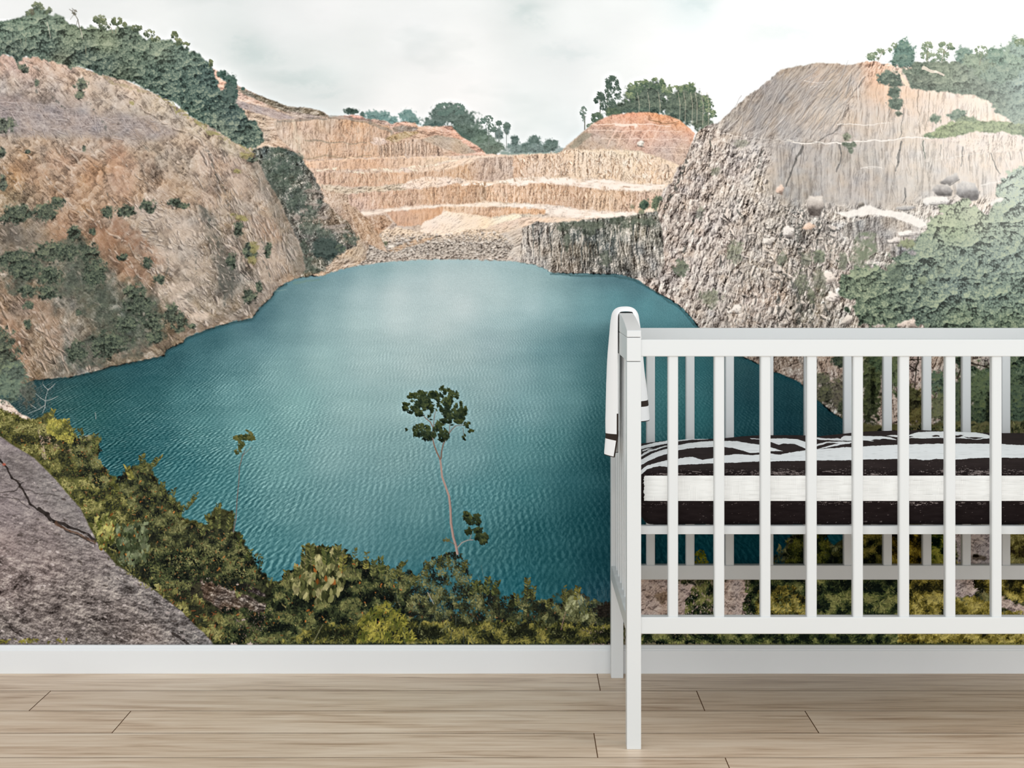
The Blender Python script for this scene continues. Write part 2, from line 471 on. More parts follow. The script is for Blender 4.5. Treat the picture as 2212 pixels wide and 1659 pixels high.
    rock([(910, 302), (940, 292), (990, 300), (1030, 330), (1000, 334), (955, 320)], (185, 166, 146), 38, 4, 9, .5, 9, .6, 8, 2, 7)
    rock([(830, 300), (850, 290), (875, 284), (905, 284), (880, 298), (850, 308)], (176, 154, 118), 20, 2, 6, .8, 2, .6, 6, 3, 7)
    # orange mound on the right with benches and trees
    for cx, cy, rx, ry in [(1395, 205, 36, 26), (1370, 205, 24, 20), (1420, 195, 26, 22), (1345, 232, 30, 14), (1400, 232, 60, 18), (1460, 222, 30, 24), (1485, 205, 24, 24), (1500, 235, 32, 28),
                           (1515, 262, 24, 24), (1470, 250, 40, 22), (1510, 222, 26, 18)]:
        bush(cx, cy, rx, ry, (94, 108, 94) if cx < 1480 else (104, 116, 98), int(cx) % 11, .55, 9., .55, (176, 186, 150), .4, 8., 3.5)
    for cx, cy, rx, ry, n in [(1386, 182, 16, 12, 160), (1420, 180, 16, 12, 160), (1370, 192, 16, 16, 160), (1487, 190, 18, 12, 160), (1462, 198, 14, 12, 120), (1526, 225, 16, 20, 170),
                              (1534, 250, 14, 18, 110), (1440, 200, 12, 20, 120), (1360, 210, 12, 14, 90)]:
        crown(cx, cy, rx, ry, n, 6, ((72, 88, 76), (100, 116, 96), (150, 160, 124)), int(cx) % 9, -.12)
    for x in (1380, 1402, 1425, 1468, 1480, 1495, 1505, 1518, 1530):
        line([(x, 250 + (x - 1380) * .14), (x + 1, 226), (x - 3, 200)], 1.3, .9, (186, 180, 160), .75)
    for pts in [[(1311, 250), (1312, 205), (1318, 170)], [(1296, 250), (1297, 225), (1294, 208)], [(1263, 280), (1263, 255), (1259, 238)]]:
        line(pts, 2.4, 1.2, (112, 112, 98))
    crown(1320, 178, 16, 14, 190, 6, ((70, 86, 78), (104, 118, 106)), 3, -.15); crown(1333, 195, 8, 12, 60, 6, ((74, 90, 80), (104, 118, 106)), 4, -.1)
    crown(1316, 198, 9, 14, 60, 6, ((74, 90, 80), (104, 118, 106)), 6, -.05); crown(1295, 213, 12, 14, 150, 6, ((66, 82, 74), (98, 112, 100)), 5, -.25)
    crown(1314, 228, 18, 16, 190, 6, ((66, 82, 74), (98, 112, 100)), 7, -.2); crown(1290, 255, 13, 12, 170, 6, ((78, 94, 82), (108, 122, 102)), 7, -.3)
    crown(1260, 243, 8, 12, 60, 5, ((108, 124, 116), (132, 146, 136)), 7, -.1); crown(1256, 262, 9, 12, 34, 5, ((120, 134, 126), (140, 152, 144)), 7, 0)
    crown(1335, 210, 8, 5, 20, 6, ((80, 96, 84), (104, 118, 106)), 3, -.2); crown(1280, 272, 12, 6, 50, 5, ((100, 114, 98), (124, 134, 112)), 3, -.3)
    bush(1325, 243, 20, 10, (92, 108, 88), 3, .5, 7, .6)
    rock([(1206, 332), (1230, 310), (1262, 282), (1277, 270), (1308, 252), (1353, 244), (1399, 242), (1437, 248), (1467, 258), (1502, 287), (1496, 310), (1480, 350), (1466, 380), (1300, 350), (1206, 345)],
         [(1300, 262, (224, 169, 143)), (1360, 252, (226, 161, 130)), (1420, 254, (226, 160, 112)), (1470, 270, (226, 162, 116)), (1490, 292, (224, 173, 152)), (1340, 272, (236, 193, 174)),
          (1400, 275, (232, 179, 153)), (1290, 285, (198, 173, 160)), (1250, 300, (168, 154, 138)), (1320, 290, (178, 158, 142)), (1380, 290, (208, 169, 151)), (1440, 290, (216, 179, 163)),
          (1350, 310, (202, 173, 156)), (1300, 310, (198, 177, 156)), (1420, 310, (208, 179, 169)), (1480, 315, (201, 180, 164)), (1430, 332, (189, 170, 154)), (1470, 345, (203, 180, 162)),
          (1240, 322, (208, 185, 160)), (1330, 330, (216, 195, 170))], 60, 3, 8, .5, 12, .5, 8, 2, 8)
    for pts, w, a in [([(1278, 270), (1330, 267), (1400, 268), (1450, 272)], 2.2, .6), ([(1332, 270), (1375, 270), (1372, 275)], 5, .8), ([(1270, 281), (1320, 282), (1400, 283), (1470, 284)], 1.8, .5),
                      ([(1300, 299), (1380, 300), (1450, 301), (1490, 303)], 1.8, .5), ([(1400, 318), (1450, 320), (1488, 322)], 1.8, .5), ([(1436, 333), (1480, 334)], 1.8, .4)]:
        line(pts, w, w * .8, (252, 227, 210), a, 3, 2)
    for x0 in (1325, 1345, 1366, 1392, 1415):
        line([(x0 + 12, 274), (x0 - 4, 296), (x0 - 12, 316)], 4, 2, (242, 209, 189), .5, 3, 5)
    line([(1400, 259), (1440, 268), (1466, 262)], 1.6, 1.2, (120, 92, 60), .6, 2, 3)
    bush(1384, 310, 8, 7, (232, 218, 202), 3, .4, 5, .6, (255, 250, 240), .5, 5, 3)
    line([(1378, 315), (1392, 318)], 4, 2, (110, 96, 88), .5)
    trees([(1228, 318), (1262, 285), (1280, 290), (1262, 306), (1240, 320)], (150, 144, 124), 5, 14, 6, 3, 3, 8, .7, (192, 181, 154), .3, a=.6)


def paint_terraces():
    # general pale ground of the whole stepped back wall
    rock([(640, 346), (800, 340), (1110, 334), (1200, 331), (1300, 322), (1380, 326), (1440, 345), (1475, 360), (1452, 396), (1432, 420), (1420, 460), (1350, 470), (1150, 492), (1130, 566), (800, 575),
          (690, 600), (690, 480), (650, 360)],
         [(700, 380, (214, 187, 166)), (900, 400, (228, 205, 186)), (1200, 360, (228, 205, 178)), (1400, 350, (232, 209, 182)), (800, 480, (202, 179, 161)), (1100, 500, (219, 206, 184)),
          (1000, 470, (240, 215, 190)), (900, 540, (186, 172, 158)), (720, 520, (160, 140, 124)), (1200, 480, (226, 207, 188)), (1350, 460, (234, 215, 196))],
         80, 2, 12, .55, 4, .7, 8, 2, 8)
    wall = lambda pts, c, k=.75, s=1, blk=8, wob=4: rock(pts, c, 89, 3.6, 9, k * .8, s, 1.0, blk, wob, 7)
    wall([(655, 350), (700, 347), (820, 342), (960, 340), (985, 345), (920, 358), (850, 366), (760, 366), (690, 366), (664, 362)],
         [(680, 356, (224, 189, 161)), (800, 355, (216, 177, 146)), (880, 350, (224, 191, 162)), (950, 345, (230, 205, 177))], .6, 3)
    # pale slope + columns to its right
    rock([(880, 372), (940, 360), (985, 345), (1040, 338), (1090, 338), (1110, 346), (1060, 372), (1000, 380), (900, 386)], (236, 213, 191), 150, 3, 7, .5, 6, .7, 5, 3, 7)
    wall([(1000, 385), (1020, 352), (1040, 341), (1110, 337), (1112, 385), (1060, 392), (1010, 390)], [(1010, 370, (198, 163, 133)), (1050, 365, (184, 161, 145)), (1090, 360, (200, 179, 162))], 1.0, 7)
    wall([(684, 372), (760, 374), (830, 372), (900, 373), (960, 366), (1010, 356), (1018, 388), (960, 380), (900, 392), (860, 398), (820, 402), (760, 405), (695, 398)],
         [(700, 385, (202, 171, 149)), (780, 388, (206, 171, 144)), (850, 384, (214, 177, 147)), (930, 378, (210, 175, 145)), (1000, 372, (202, 167, 135))], .8, 9)
    rock([(690, 398), (760, 405), (820, 402), (870, 396), (880, 412), (820, 418), (760, 420), (705, 420)], (205, 188, 164), 0, 1.5, 7, .8, 6, 1, 5, 3, 7)
    # crushed-rock pile
    rock([(862, 404), (890, 388), (920, 382), (965, 384), (990, 392), (985, 402), (940, 407), (900, 410)], (242, 221, 203), 20, 1.5, 6, .6, 8, .7, 5, 2, 7)
    wall([(752, 420), (800, 415), (870, 411), (930, 406), (990, 396), (1052, 394), (1055, 432), (1020, 440), (960, 442), (880, 444), (830, 452), (770, 455), (752, 440)],
         [(780, 440, (210, 177, 156)), (850, 432, (204, 167, 139)), (930, 424, (208, 171, 141)), (1020, 416, (204, 165, 134)), (1045, 420, (170, 140, 108))], .9, 2)
    # bright right-hand faces
    wall([(1108, 336), (1195, 332), (1240, 322), (1300, 326), (1380, 326), (1405, 336), (1450, 362), (1455, 380), (1430, 398), (1370, 396), (1300, 384), (1210, 380), (1140, 384), (1108, 392)],
         [(1125, 360, (210, 173, 143)), (1150, 362, (224, 203, 183)), (1200, 355, (224, 197, 171)), (1270, 355, (234, 213, 188)), (1330, 365, (224, 195, 164)), (1350, 350, (235, 220, 194)),
          (1400, 365, (234, 207, 176)), (1430, 380, (230, 205, 179)), (1310, 345, (238, 219, 196))], 1.05, 13, 9)
    wall([(1050, 398), (1110, 396), (1190, 392), (1250, 396), (1300, 410), (1370, 414), (1430, 416), (1428, 440), (1380, 458), (1300, 456), (1240, 450), (1180, 440), (1110, 438), (1050, 434)],
         [(1080, 415, (222, 187, 157)), (1160, 415, (216, 179, 147)), (1245, 420, (198, 165, 138)), (1300, 435, (220, 189, 158)), (1380, 436, (210, 177, 150)), (1415, 430, (208, 183, 162))], 1.05, 15, 8)
    for x in (1059, 1120, 1180, 1247, 1257, 1309, 1322, 1345, 1372):
        line([(x, 402), (x + 1, 420), (x - 2, 436 + (x > 1240) * 12)], 3, 1.4, (140, 112, 86), .5, 4, x % 9)
    for x in (1124, 1160, 1196, 1273, 1325, 1335, 1396):
        line([(x, 344), (x + 1, 362), (x - 2, 382)], 3, 1.6, (156, 126, 98), .45, 4, x % 9)
    for x, y, w in ((1350, 352, 7), (1393, 380, 6), (1308, 372, 5)):
        bush(x, y, w, w, (243, 228, 204), 3, .5, 5, .7, (255, 250, 240), .5, 5, 3)
    # benches
    def bench(pts, w, c=(250, 238, 224), a=.92, j=3):
        line(pts, w, w, c, a, 10, 3)
    bench([(660, 349), (720, 346), (800, 341), (900, 339), (960, 338)], 2.5, (242, 209, 177), .9)
    bench([(670, 368), (740, 368), (830, 369), (900, 370)], 4, (237, 226, 202), .9)
    bench([(884, 366), (940, 358), (980, 349), (990, 344)], 4, (245, 234, 210), .9)
    bench([(1000, 400), (1060, 396), (1100, 396), (1160, 390), (1240, 394)], 7)
    sl, X, Y, m = area([(1095, 386), (1160, 382), (1240, 385), (1310, 388), (1370, 398), (1440, 398), (1432, 408), (1380, 412), (1310, 410), (1240, 402), (1170, 396), (1100, 399)], 3, 9, 4)
    put(sl, m * np.clip(.8 + .9 * fbm(X / 14, Y / 4, 5, 4), 0, .95), (252, 240, 228))
    bench([(990, 396), (1030, 392), (1070, 393)], 4, (248, 227, 206), .8)
    sl, X, Y, m = area([(772, 460), (800, 455), (860, 449), (930, 443), (1000, 440), (1060, 438), (1110, 440), (1110, 446), (1040, 446), (960, 446), (900, 452), (850, 458), (800, 464), (776, 467)], 3, 9, 6)
    put(sl, m * np.clip(.75 + .9 * fbm(X / 14, Y / 4, 5, 4), 0, .92), (247, 232, 216))
    sl, X, Y, m = area([(1095, 439), (1150, 440), (1220, 448), (1290, 458), (1366, 458), (1390, 464), (1340, 472), (1270, 472), (1200, 466), (1150, 458), (1100, 448)], 3, 9, 7)
    put(sl, m * np.clip(.8 + .9 * fbm(X / 14, Y / 4, 5, 4), 0, .95), (252, 240, 228))
    for x, y, w in ((1160, 439, 12), (1205, 441, 10), (1353, 405, 14)):
        line([(x - w / 2, y), (x + w / 2, y)], 3, 2, (170, 140, 120), .6, 3, 2)
    wall([(834, 458), (900, 452), (958, 448), (955, 470), (935, 484), (890, 488), (862, 490), (848, 474)], [(860, 470, (206, 165, 136)), (920, 465, (212, 173, 143)), (940, 475, (202, 159, 127))], .4, 3)
    wall([(958, 447), (1040, 447), (1100, 446), (1178, 452), (1175, 462), (1130, 462), (1060, 468), (1010, 462), (958, 462)],
         [(980, 454, (222, 189, 157)), (1060, 456, (214, 175, 142)), (1150, 456, (224, 181, 143))], .8, 5)
    # talus fans and rubble
    rock([(915, 480), (945, 466), (960, 456), (1010, 462), (1040, 468), (1062, 472), (1120, 462), (1130, 470), (1060, 490), (1000, 505), (940, 512), (905, 500)],
         [(960, 470, (252, 233, 211)), (1030, 480, (248, 225, 197)), (940, 495, (248, 227, 207)), (1100, 472, (249, 238, 212))], 150, 2, 7, .35, 6, .5, 4, 3, 8)
    rock([(1060, 488), (1130, 470), (1200, 470), (1270, 474), (1220, 480), (1160, 484), (1130, 494), (1125, 530), (1080, 520), (1040, 500)],
         [(1100, 485, (234, 209, 188)), (1150, 475, (238, 211, 187)), (1110, 510, (209, 194, 172)), (1230, 474, (232, 209, 184))], 160, 2, 7, .5, 8, .7, 5, 3, 8)
    rock([(1080, 506), (1140, 488), (1150, 520), (1150, 570), (1090, 568), (1060, 540)], (206, 192, 178), 150, 3, 9, .6, 9, .7, 8, 3, 8)
    # rubble band above the shore
    sl, X, Y, m = area([(770, 560), (790, 520), (800, 500), (860, 490), (900, 500), (960, 510), (1030, 492), (1075, 500), (1110, 530), (1090, 570), (940, 570), (800, 585), (735, 590), (750, 570)], 4, 8, 3)
    f1, f2, cr = worley(X / 5.5, Y / 4.2, 5)
    g1, g2, cs = worley(X / 9.5, Y / 7.5, 9)
    pale = np.clip((Y - 505 + 10 * fbm(X / 30, Y / 20, 4, 2)) / 22, 0, 1)
    b = np.array([226, 204, 178], f32) * (1 - pale[..., None]) + np.array([182, 170, 158], f32) * pale[..., None]
    t = slope(-f1 * 4, -.5, -.8) * .30 + .25 * cr + .14 * cs - .75 * np.clip(f1 - .45, 0, 1) * (.4 + pale)
    put(sl, m, shade(b, np.clip(t, -1, 1), .95))
    sl, X, Y, m = area([(838, 540), (880, 522), (940, 512), (930, 520), (880, 534), (850, 546)], 3, 8, 2)
    put(sl, m * .5, (208, 167, 130))
    bush(828, 527, 10, 7, (122, 122, 98), 4, .5, 5, .6)
    sl, X, Y, m = area([(838, 530), (850, 529), (851, 534), (840, 535)], 1, 8, 2)
    put(sl, m, (236, 226, 212))
    # broken faces of the steps, then the warm cast they all share
    crags([(1108, 336), (1240, 326), (1405, 336), (1455, 372), (1430, 394), (1300, 384), (1108, 390)], 900, lambda x, y: 80 + 60 * (vn(x / 6, y / 6, 3)), (3, 11), .45, (250, 234, 214), (150, 118, 92), (.25, .75), 3, -.1)
    crags([(1050, 400), (1250, 398), (1430, 418), (1420, 440), (1380, 456), (1050, 434)], 700, lambda x, y: 86 + 30 * (vn(x / 6, y / 6, 3)), (3, 12), .36, (244, 220, 192), (140, 106, 80), (.2, .65), 4, -.1)
    crags([(690, 372), (1010, 352), (1018, 386), (760, 404)], 500, lambda x, y: 88 + 20 * (vn(x / 6, y / 6, 3)), (4, 14), .3, (236, 212, 186), (146, 114, 90), (.15, .5), 5, -.1)
    crags([(752, 420), (930, 406), (1052, 396), (1050, 434), (880, 442), (770, 452)], 420, lambda x, y: 88 + 20 * (vn(x / 6, y / 6, 3)), (4, 14), .3, (232, 204, 176), (146, 114, 90), (.15, .5), 6, -.1)
    crags([(600, 266), (846, 270), (860, 330), (660, 344)], 500, lambda x, y: 86 + 20 * (vn(x / 6, y / 6, 3)), (5, 20), .22, (228, 204, 180), (140, 116, 96), (.15, .45), 7, -.1)
    crags([(800, 500), (900, 505), (1075, 500), (1110, 530), (1090, 562), (940, 562), (800, 580)], 900, lambda x, y: 20 * (vn(x / 6, y / 6, 3)), (3, 8), .6, (226, 216, 206), (104, 96, 88), (.25, .7), 8, -.2)
    sl, X, Y, m = area([(560, 230), (1100, 330), (1480, 330), (1450, 470), (1130, 500), (800, 520), (690, 480), (640, 350)], 6, 20, 4, 12)
    put(sl, m * .16, (240, 206, 186))


def paint_midleft():
    # brown slopes between the dark ridge and the terraces
    rock([(690, 408), (752, 420), (755, 445), (775, 470), (830, 465), (848, 480), (800, 520), (790, 560), (735, 592), (690, 600), (660, 560), (660, 440)],
         [(710, 430, (206, 180, 158)), (740, 440, (196, 170, 148)), (730, 480, (170, 142, 122)), (765, 470, (186, 158, 134)), (790, 490, (176, 146, 122)), (810, 500, (190, 150, 120)),
          (770, 520, (170, 152, 134)), (740, 560, (158, 142, 124)), (780, 545, (182, 162, 142)), (700, 560, (110, 110, 98))], 65, 3, 10, .8, 6, .9, 8, 3, 8)
    rock([(752, 442), (770, 450), (800, 480), (826, 520), (838, 545), (800, 530), (775, 500), (755, 460)], (186, 158, 134), 62, 5, 7, .8, 3, .8, 7, 3, 8)
    rock([(668, 592), (690, 572), (720, 562), (760, 556), (780, 566), (760, 580), (720, 590), (690, 598)], (186, 164, 142), 160, 2, 8, .8, 4, .9, 6, 2, 8)
    rock([(720, 545), (745, 530), (775, 520), (790, 540), (770, 562), (735, 560)], (190, 168, 144), 120, 2, 8, .7, 4, .9, 6, 3, 8)
    # the dark overgrown ridge
    R = [(540, 326), (570, 316), (608, 320), (639, 329), (655, 345), (668, 366), (690, 400), (700, 434), (727, 459), (750, 478), (768, 505), (770, 532), (740, 548), (727, 552), (700, 585), (676, 594),
         (640, 602), (620, 540), (600, 470), (570, 400), (540, 360)]
    rock(R, [(570, 330, (122, 122, 112)), (600, 340, (92, 104, 96)), (640, 345, (112, 114, 102)), (600, 370, (86, 98, 88)), (640, 400, (88, 98, 92)), (670, 390, (130, 122, 110)),
             (680, 430, (142, 134, 124)), (650, 440, (88, 98, 94)), (700, 460, (150, 134, 120)), (720, 480, (148, 126, 108)), (690, 500, (112, 112, 104)), (640, 480, (112, 108, 100)),
             (720, 520, (100, 106, 98)), (690, 540, (92, 100, 92)), (650, 540, (130, 120, 110)), (660, 580, (116, 112, 98)), (750, 520, (136, 128, 114))], 62, 2.4, 11, 1.1, 5, 1.0, 8, 5, 9)
    for p in [(598, 352, 34, 22), (625, 372, 30, 24), (580, 385, 18, 14), (612, 400, 24, 20), (645, 430, 20, 28), (630, 445, 14, 16), (668, 405, 8, 14), (665, 460, 22, 18), (672, 492, 26, 16), (700, 505, 20, 12),
              (640, 340, 16, 8), (690, 440, 8, 10), (655, 535, 14, 20), (662, 570, 18, 18), (758, 516, 16, 12), (745, 505, 10, 10), (680, 585, 14, 7), (600, 325, 24, 7)]:
        bush(p[0], p[1], p[2], p[3], (84, 98, 86), p[0] % 13, 1.0, 7, .5, (150, 164, 130), .35, 7, 3.5, .1, .62)
    bush(704, 536, 30, 26, (70, 84, 78), 3, .35, 8, .6, (110, 124, 110), .3, 8, 4)
    bush(735, 536, 12, 10, (78, 90, 82), 5, .5, 8, .6)
    # stepped blocks showing through the ridge
    for x, y, w, h in [(672, 412, 16, 5), (684, 425, 14, 4), (676, 442, 18, 4), (690, 415, 10, 3), (700, 470, 14, 5), (712, 492, 18, 6), (736, 488, 16, 5), (640, 470, 10, 8), (655, 455, 10, 7), (735, 500, 20, 5)]:
        bush(x, y, w, h, (166, 152, 140), x % 11, .8, 5, .5, (226, 214, 200), .5, 6, 3, .2, .8)


def paint_left():
    C = [(20, 130, (205, 175, 158)), (60, 150, (201, 173, 156)), (130, 150, (207, 179, 158)), (200, 175, (207, 185, 164)), (280, 195, (211, 189, 168)), (350, 225, (209, 191, 168)), (430, 280, (197, 181, 158)),
         (500, 310, (193, 177, 152)), (20, 190, (185, 171, 160)), (100, 190, (187, 171, 158)), (160, 200, (185, 165, 150)), (230, 220, (193, 177, 162)), (300, 250, (181, 169, 156)),
         (30, 225, (155, 147, 146)), (110, 235, (157, 149, 148)), (170, 250, (159, 151, 148)), (250, 275, (159, 151, 146)), (330, 275, (163, 153, 146)), (30, 265, (161, 155, 148)), (120, 275, (165, 159, 150)),
         (60, 300, (185, 163, 142)), (20, 320, (183, 161, 140)), (110, 310, (187, 161, 138)), (200, 300, (179, 161, 146)), (280, 310, (183, 163, 146)), (360, 300, (185, 167, 150)), (420, 310, (191, 169, 150)),
         (60, 350, (181, 151, 122)), (150, 350, (183, 155, 134)), (40, 395, (173, 141, 108)), (100, 400, (177, 147, 120)), (200, 370, (185, 151, 122)), (270, 350, (187, 157, 132)), (330, 340, (177, 163, 146)),
         (400, 350, (179, 165, 150)), (450, 350, (191, 165, 146)), (500, 360, (179, 159, 142)), (540, 380, (171, 155, 140)), (170, 420, (177, 147, 122)), (260, 420, (181, 149, 124)), (350, 400, (181, 153, 128)),
         (420, 420, (177, 155, 134)), (490, 430, (171, 153, 134)), (560, 440, (173, 155, 138)), (30, 430, (153, 137, 114)), (60, 490, (139, 127, 112)), (140, 470, (169, 141, 116)), (200, 480, (161, 133, 110)),
         (260, 470, (173, 155, 138)), (320, 480, (169, 155, 140)), (380, 480, (165, 149, 134)), (440, 470, (159, 147, 134)), (500, 480, (161, 143, 122)), (580, 500, (169, 149, 130)), (30, 520, (135, 125, 112)),
         (110, 510, (159, 135, 110)), (230, 520, (155, 127, 102)), (270, 560, (149, 125, 102)), (300, 530, (163, 149, 134)), (360, 530, (161, 147, 132)), (420, 540, (161, 149, 136)), (480, 540, (151, 139, 126)),
         (540, 540, (149, 135, 118)), (600, 560, (165, 149, 134)), (10, 590, (131, 117, 98)), (60, 600, (127, 117, 100)), (20, 640, (153, 129, 106)), (60, 670, (151, 129, 110)), (120, 660, (117, 111, 98)),
         (320, 590, (147, 125, 104)), (360, 600, (151, 135, 118)), (420, 610, (157, 145, 130)), (470, 620, (153, 143, 130)), (520, 600, (121, 117, 108)), (570, 620, (141, 127, 110)), (600, 600, (159, 139, 120)),
         (160, 600, (105, 107, 94)), (220, 650, (93, 99, 88)), (280, 700, (89, 97, 84)), (330, 680, (111, 107, 92)), (380, 650, (151, 139, 124)), (430, 660, (157, 145, 128)), (480, 660, (147, 133, 116)),
         (40, 720, (157, 133, 110)), (90, 700, (147, 129, 110)), (150, 700, (137, 129, 116)), (100, 760, (147, 129, 110)), (50, 780, (139, 117, 96)), (150, 780, (119, 117, 108)), (200, 790, (113, 109, 100)),
         (250, 780, (121, 115, 102)), (320, 770, (135, 123, 106)), (400, 710, (141, 127, 110)), (350, 740, (129, 117, 98)), (460, 690, (151, 137, 120)), (530, 670, (131, 121, 108)), (10, 800, (121, 115, 96))]
    P = [(-170, 90), (0, 112), (30, 124), (84, 120), (150, 140), (208, 155), (268, 172), (342, 205), (415, 252), (481, 290), (540, 318), (556, 345), (580, 392), (602, 430), (620, 470), (640, 510), (655, 550), (660, 580),
         (644, 602), (606, 618), (593, 630), (585, 643), (565, 661), (552, 677), (544, 689), (504, 695), (468, 705), (402, 731), (395, 740), (359, 755), (357, 768), (294, 782), (240, 792), (205, 803), (152, 816), (76, 822),
         (30, 840), (-170, 860)]
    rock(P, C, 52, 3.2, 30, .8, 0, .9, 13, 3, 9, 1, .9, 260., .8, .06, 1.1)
    for pts, c, al, sf in [
            ([(425, 440), (452, 450), (482, 520), (508, 600), (484, 665), (470, 600), (450, 520)], (78, 80, 74), .42, 4), ([(545, 330), (566, 345), (602, 420), (642, 520), (662, 575), (640, 602), (612, 540), (580, 450), (550, 380)], (92, 92, 84), .34, 5),
            ([(240, 462), (300, 500), (362, 562), (340, 578), (280, 535), (235, 487)], (150, 112, 88), .5, 3), ([(196, 470), (245, 502), (300, 562), (332, 616), (280, 604), (214, 540)], (146, 112, 90), .42, 6),
            ([(290, 440), (345, 452), (404, 470), (424, 502), (400, 524), (340, 502), (300, 472)], (206, 190, 176), .36, 4), ([(345, 592), (400, 642), (452, 692), (420, 702), (370, 662), (338, 622)], (214, 196, 180), .42, 3),
            ([(548, 518), (602, 526), (616, 562), (578, 642), (560, 602)], (200, 182, 166), .42, 3), ([(540, 468), (598, 478), (612, 520), (556, 514)], (176, 146, 124), .4, 3), ([(330, 500), (420, 520), (450, 600), (440, 660), (380, 620), (340, 560)], (190, 176, 164), .30, 8),
            ([(455, 330), (520, 345), (545, 400), (530, 440), (490, 400)], (194, 170, 154), .36, 5), ([(0, 480), (70, 500), (140, 500), (150, 525), (60, 545), (-60, 545)], (112, 104, 94), .42, 6), ([(100, 476), (150, 480), (156, 520), (110, 522)], (184, 146, 118), .4, 4),
            ([(220, 296), (262, 300), (300, 360), (280, 430), (240, 400)], (196, 158, 134), .3, 5), ([(60, 640), (110, 650), (140, 720), (130, 770), (90, 720)], (172, 142, 120), .4, 4), ([(0, 650), (40, 700), (66, 780), (40, 815), (0, 760)], (176, 138, 112), .35, 4),
            ([(395, 735), (470, 700), (545, 682), (560, 655), (600, 622), (604, 604), (560, 630), (520, 668), (450, 690), (390, 715)], (110, 98, 88), .3, 3), ([(240, 780), (350, 750), (400, 725), (396, 712), (340, 738), (240, 768)], (150, 132, 116), .35, 3),
            ([(90, 196), (150, 205), (215, 230), (300, 262), (250, 262), (170, 240), (90, 220)], (190, 174, 162), .3, 4), ([(470, 560), (500, 555), (515, 610), (505, 660), (485, 650)], (84, 84, 78), .38, 4)]:
        sl, X, Y, m = area(pts, 9, 15, int(pts[0][0]) % 9, sf)
        put(sl, m * al * np.clip(1 + .6 * fbm(X / 8, Y / 8, 3, 3), 0, 1.3), c)
    AN = lambda x, y: 47 + 16 * np.clip((x - 330) / 200., 0, 1) - 8 * np.clip((y - 500) / 200., 0, 1)
    PI = [(-140, 100), (0, 122), (84, 130), (208, 165), (342, 215), (415, 262), (481, 300), (530, 330), (556, 360), (600, 440), (640, 530), (650, 575), (600, 610), (560, 650), (540, 680), (400, 722), (350, 755), (200, 795), (70, 815), (-140, 840)]
    crags(PI, 4600, AN, (4, 24), .17, (228, 210, 194), (96, 86, 78), (.10, .42), 2, -.05)
    crags([(290, 440), (400, 430), (470, 450), (520, 560), (545, 680), (420, 710), (380, 690), (330, 600), (280, 520)], 1500, lambda x, y: 20 + 40 * (vn(x / 20, y / 20, 3) > 0), (4, 15), .34, (226, 212, 198), (88, 80, 76), (.15, .6), 4, -.1)
    crags([(440, 300), (540, 340), (620, 480), (650, 570), (560, 660), (500, 560), (430, 430)], 1500, lambda x, y: 66 + 0 * x, (5, 26), .16, (224, 208, 194), (78, 72, 68), (.12, .5), 6, -.1)
    crags([(-140, 620), (60, 640), (150, 700), (200, 790), (60, 815), (-140, 830)], 700, lambda x, y: 58 + 0 * x, (8, 34), .14, (220, 196, 176), (74, 66, 58), (.2, .55), 7, -.1)
    # smoother grey slab band across the upper part
    rock([(-150, 195), (30, 205), (90, 225), (150, 232), (210, 250), (280, 252), (340, 262), (380, 282), (360, 300), (300, 296), (240, 292), (160, 286), (80, 292), (0, 286), (-150, 280)],
         [(0, 225, (158, 144, 140)), (100, 240, (160, 147, 143)), (170, 250, (160, 148, 144)), (260, 268, (160, 148, 142)), (340, 275, (168, 154, 146)), (100, 275, (170, 157, 150)), (0, 270, (164, 152, 146))],
         44, 5, 11, .5, 4, .4, 16, 14, 26, 7)
    crags([(-140, 200), (90, 225), (210, 250), (340, 262), (375, 285), (300, 300), (-140, 292)], 900, lambda x, y: np.where(vn(x / 9, y / 9, 2) > .1, 62, 14), (6, 34), .07, (198, 186, 180), (112, 102, 100), (.2, .6), 5, -.2)
    for pts in [[(-20, 216), (60, 224), (130, 232), (200, 236)], [(-20, 240), (70, 243), (150, 252), (260, 256), (330, 250)], [(0, 270), (120, 276), (230, 272), (300, 276)], [(50, 222), (66, 255), (80, 280)],
                [(160, 240), (172, 262), (180, 290)], [(215, 252), (232, 280), (240, 300)], [(265, 255), (285, 285), (300, 300)], [(85, 235), (95, 262), (104, 280)], [(180, 248), (200, 270)], [(300, 262), (320, 290)]]:
        line(pts, 1.6, 1.2, (196, 182, 176), .55, 6, 3)
    # pale strata running down to the right, with dark seams under them
    for pts, w in [([(30, 310), (70, 345), (100, 380), (140, 425), (180, 460), (215, 485), (240, 510), (275, 535), (300, 560)], 6), ([(115, 300), (150, 330), (185, 370), (215, 400)], 4),
                   ([(0, 350), (40, 400), (60, 440)], 4), ([(240, 310), (270, 350), (300, 380), (330, 400)], 4), ([(330, 270), (360, 310), (390, 345), (420, 390), (450, 430), (470, 470), (500, 520), (520, 560), (540, 600)], 6),
                   ([(410, 280), (440, 310), (450, 330), (480, 330)], 5), ([(470, 320), (500, 360), (530, 400), (550, 440)], 4), ([(270, 560), (300, 590), (330, 620), (350, 660), (370, 690)], 5), ([(0, 700), (40, 740), (60, 790)], 5),
                   ([(60, 650), (90, 700), (120, 750), (140, 780)], 5), ([(400, 430), (430, 470), (460, 520), (480, 560)], 4), ([(340, 640), (365, 680), (380, 700)], 5), ([(400, 665), (430, 690), (450, 700)], 6), ([(300, 230), (330, 262), (360, 290)], 3),
                   ([(260, 200), (310, 232), (360, 262), (410, 290)], 3), ([(130, 190), (150, 215)], 3)]:
        line([(x + 4, y + 6) for x, y in pts], w * 1.2, w, (92, 80, 70), .40, 12, int(w * 3 + pts[0][0]) % 9)
        line(pts, w, w * .7, (226, 206, 188), .50, 12, int(w * 3 + pts[0][0]) % 9)
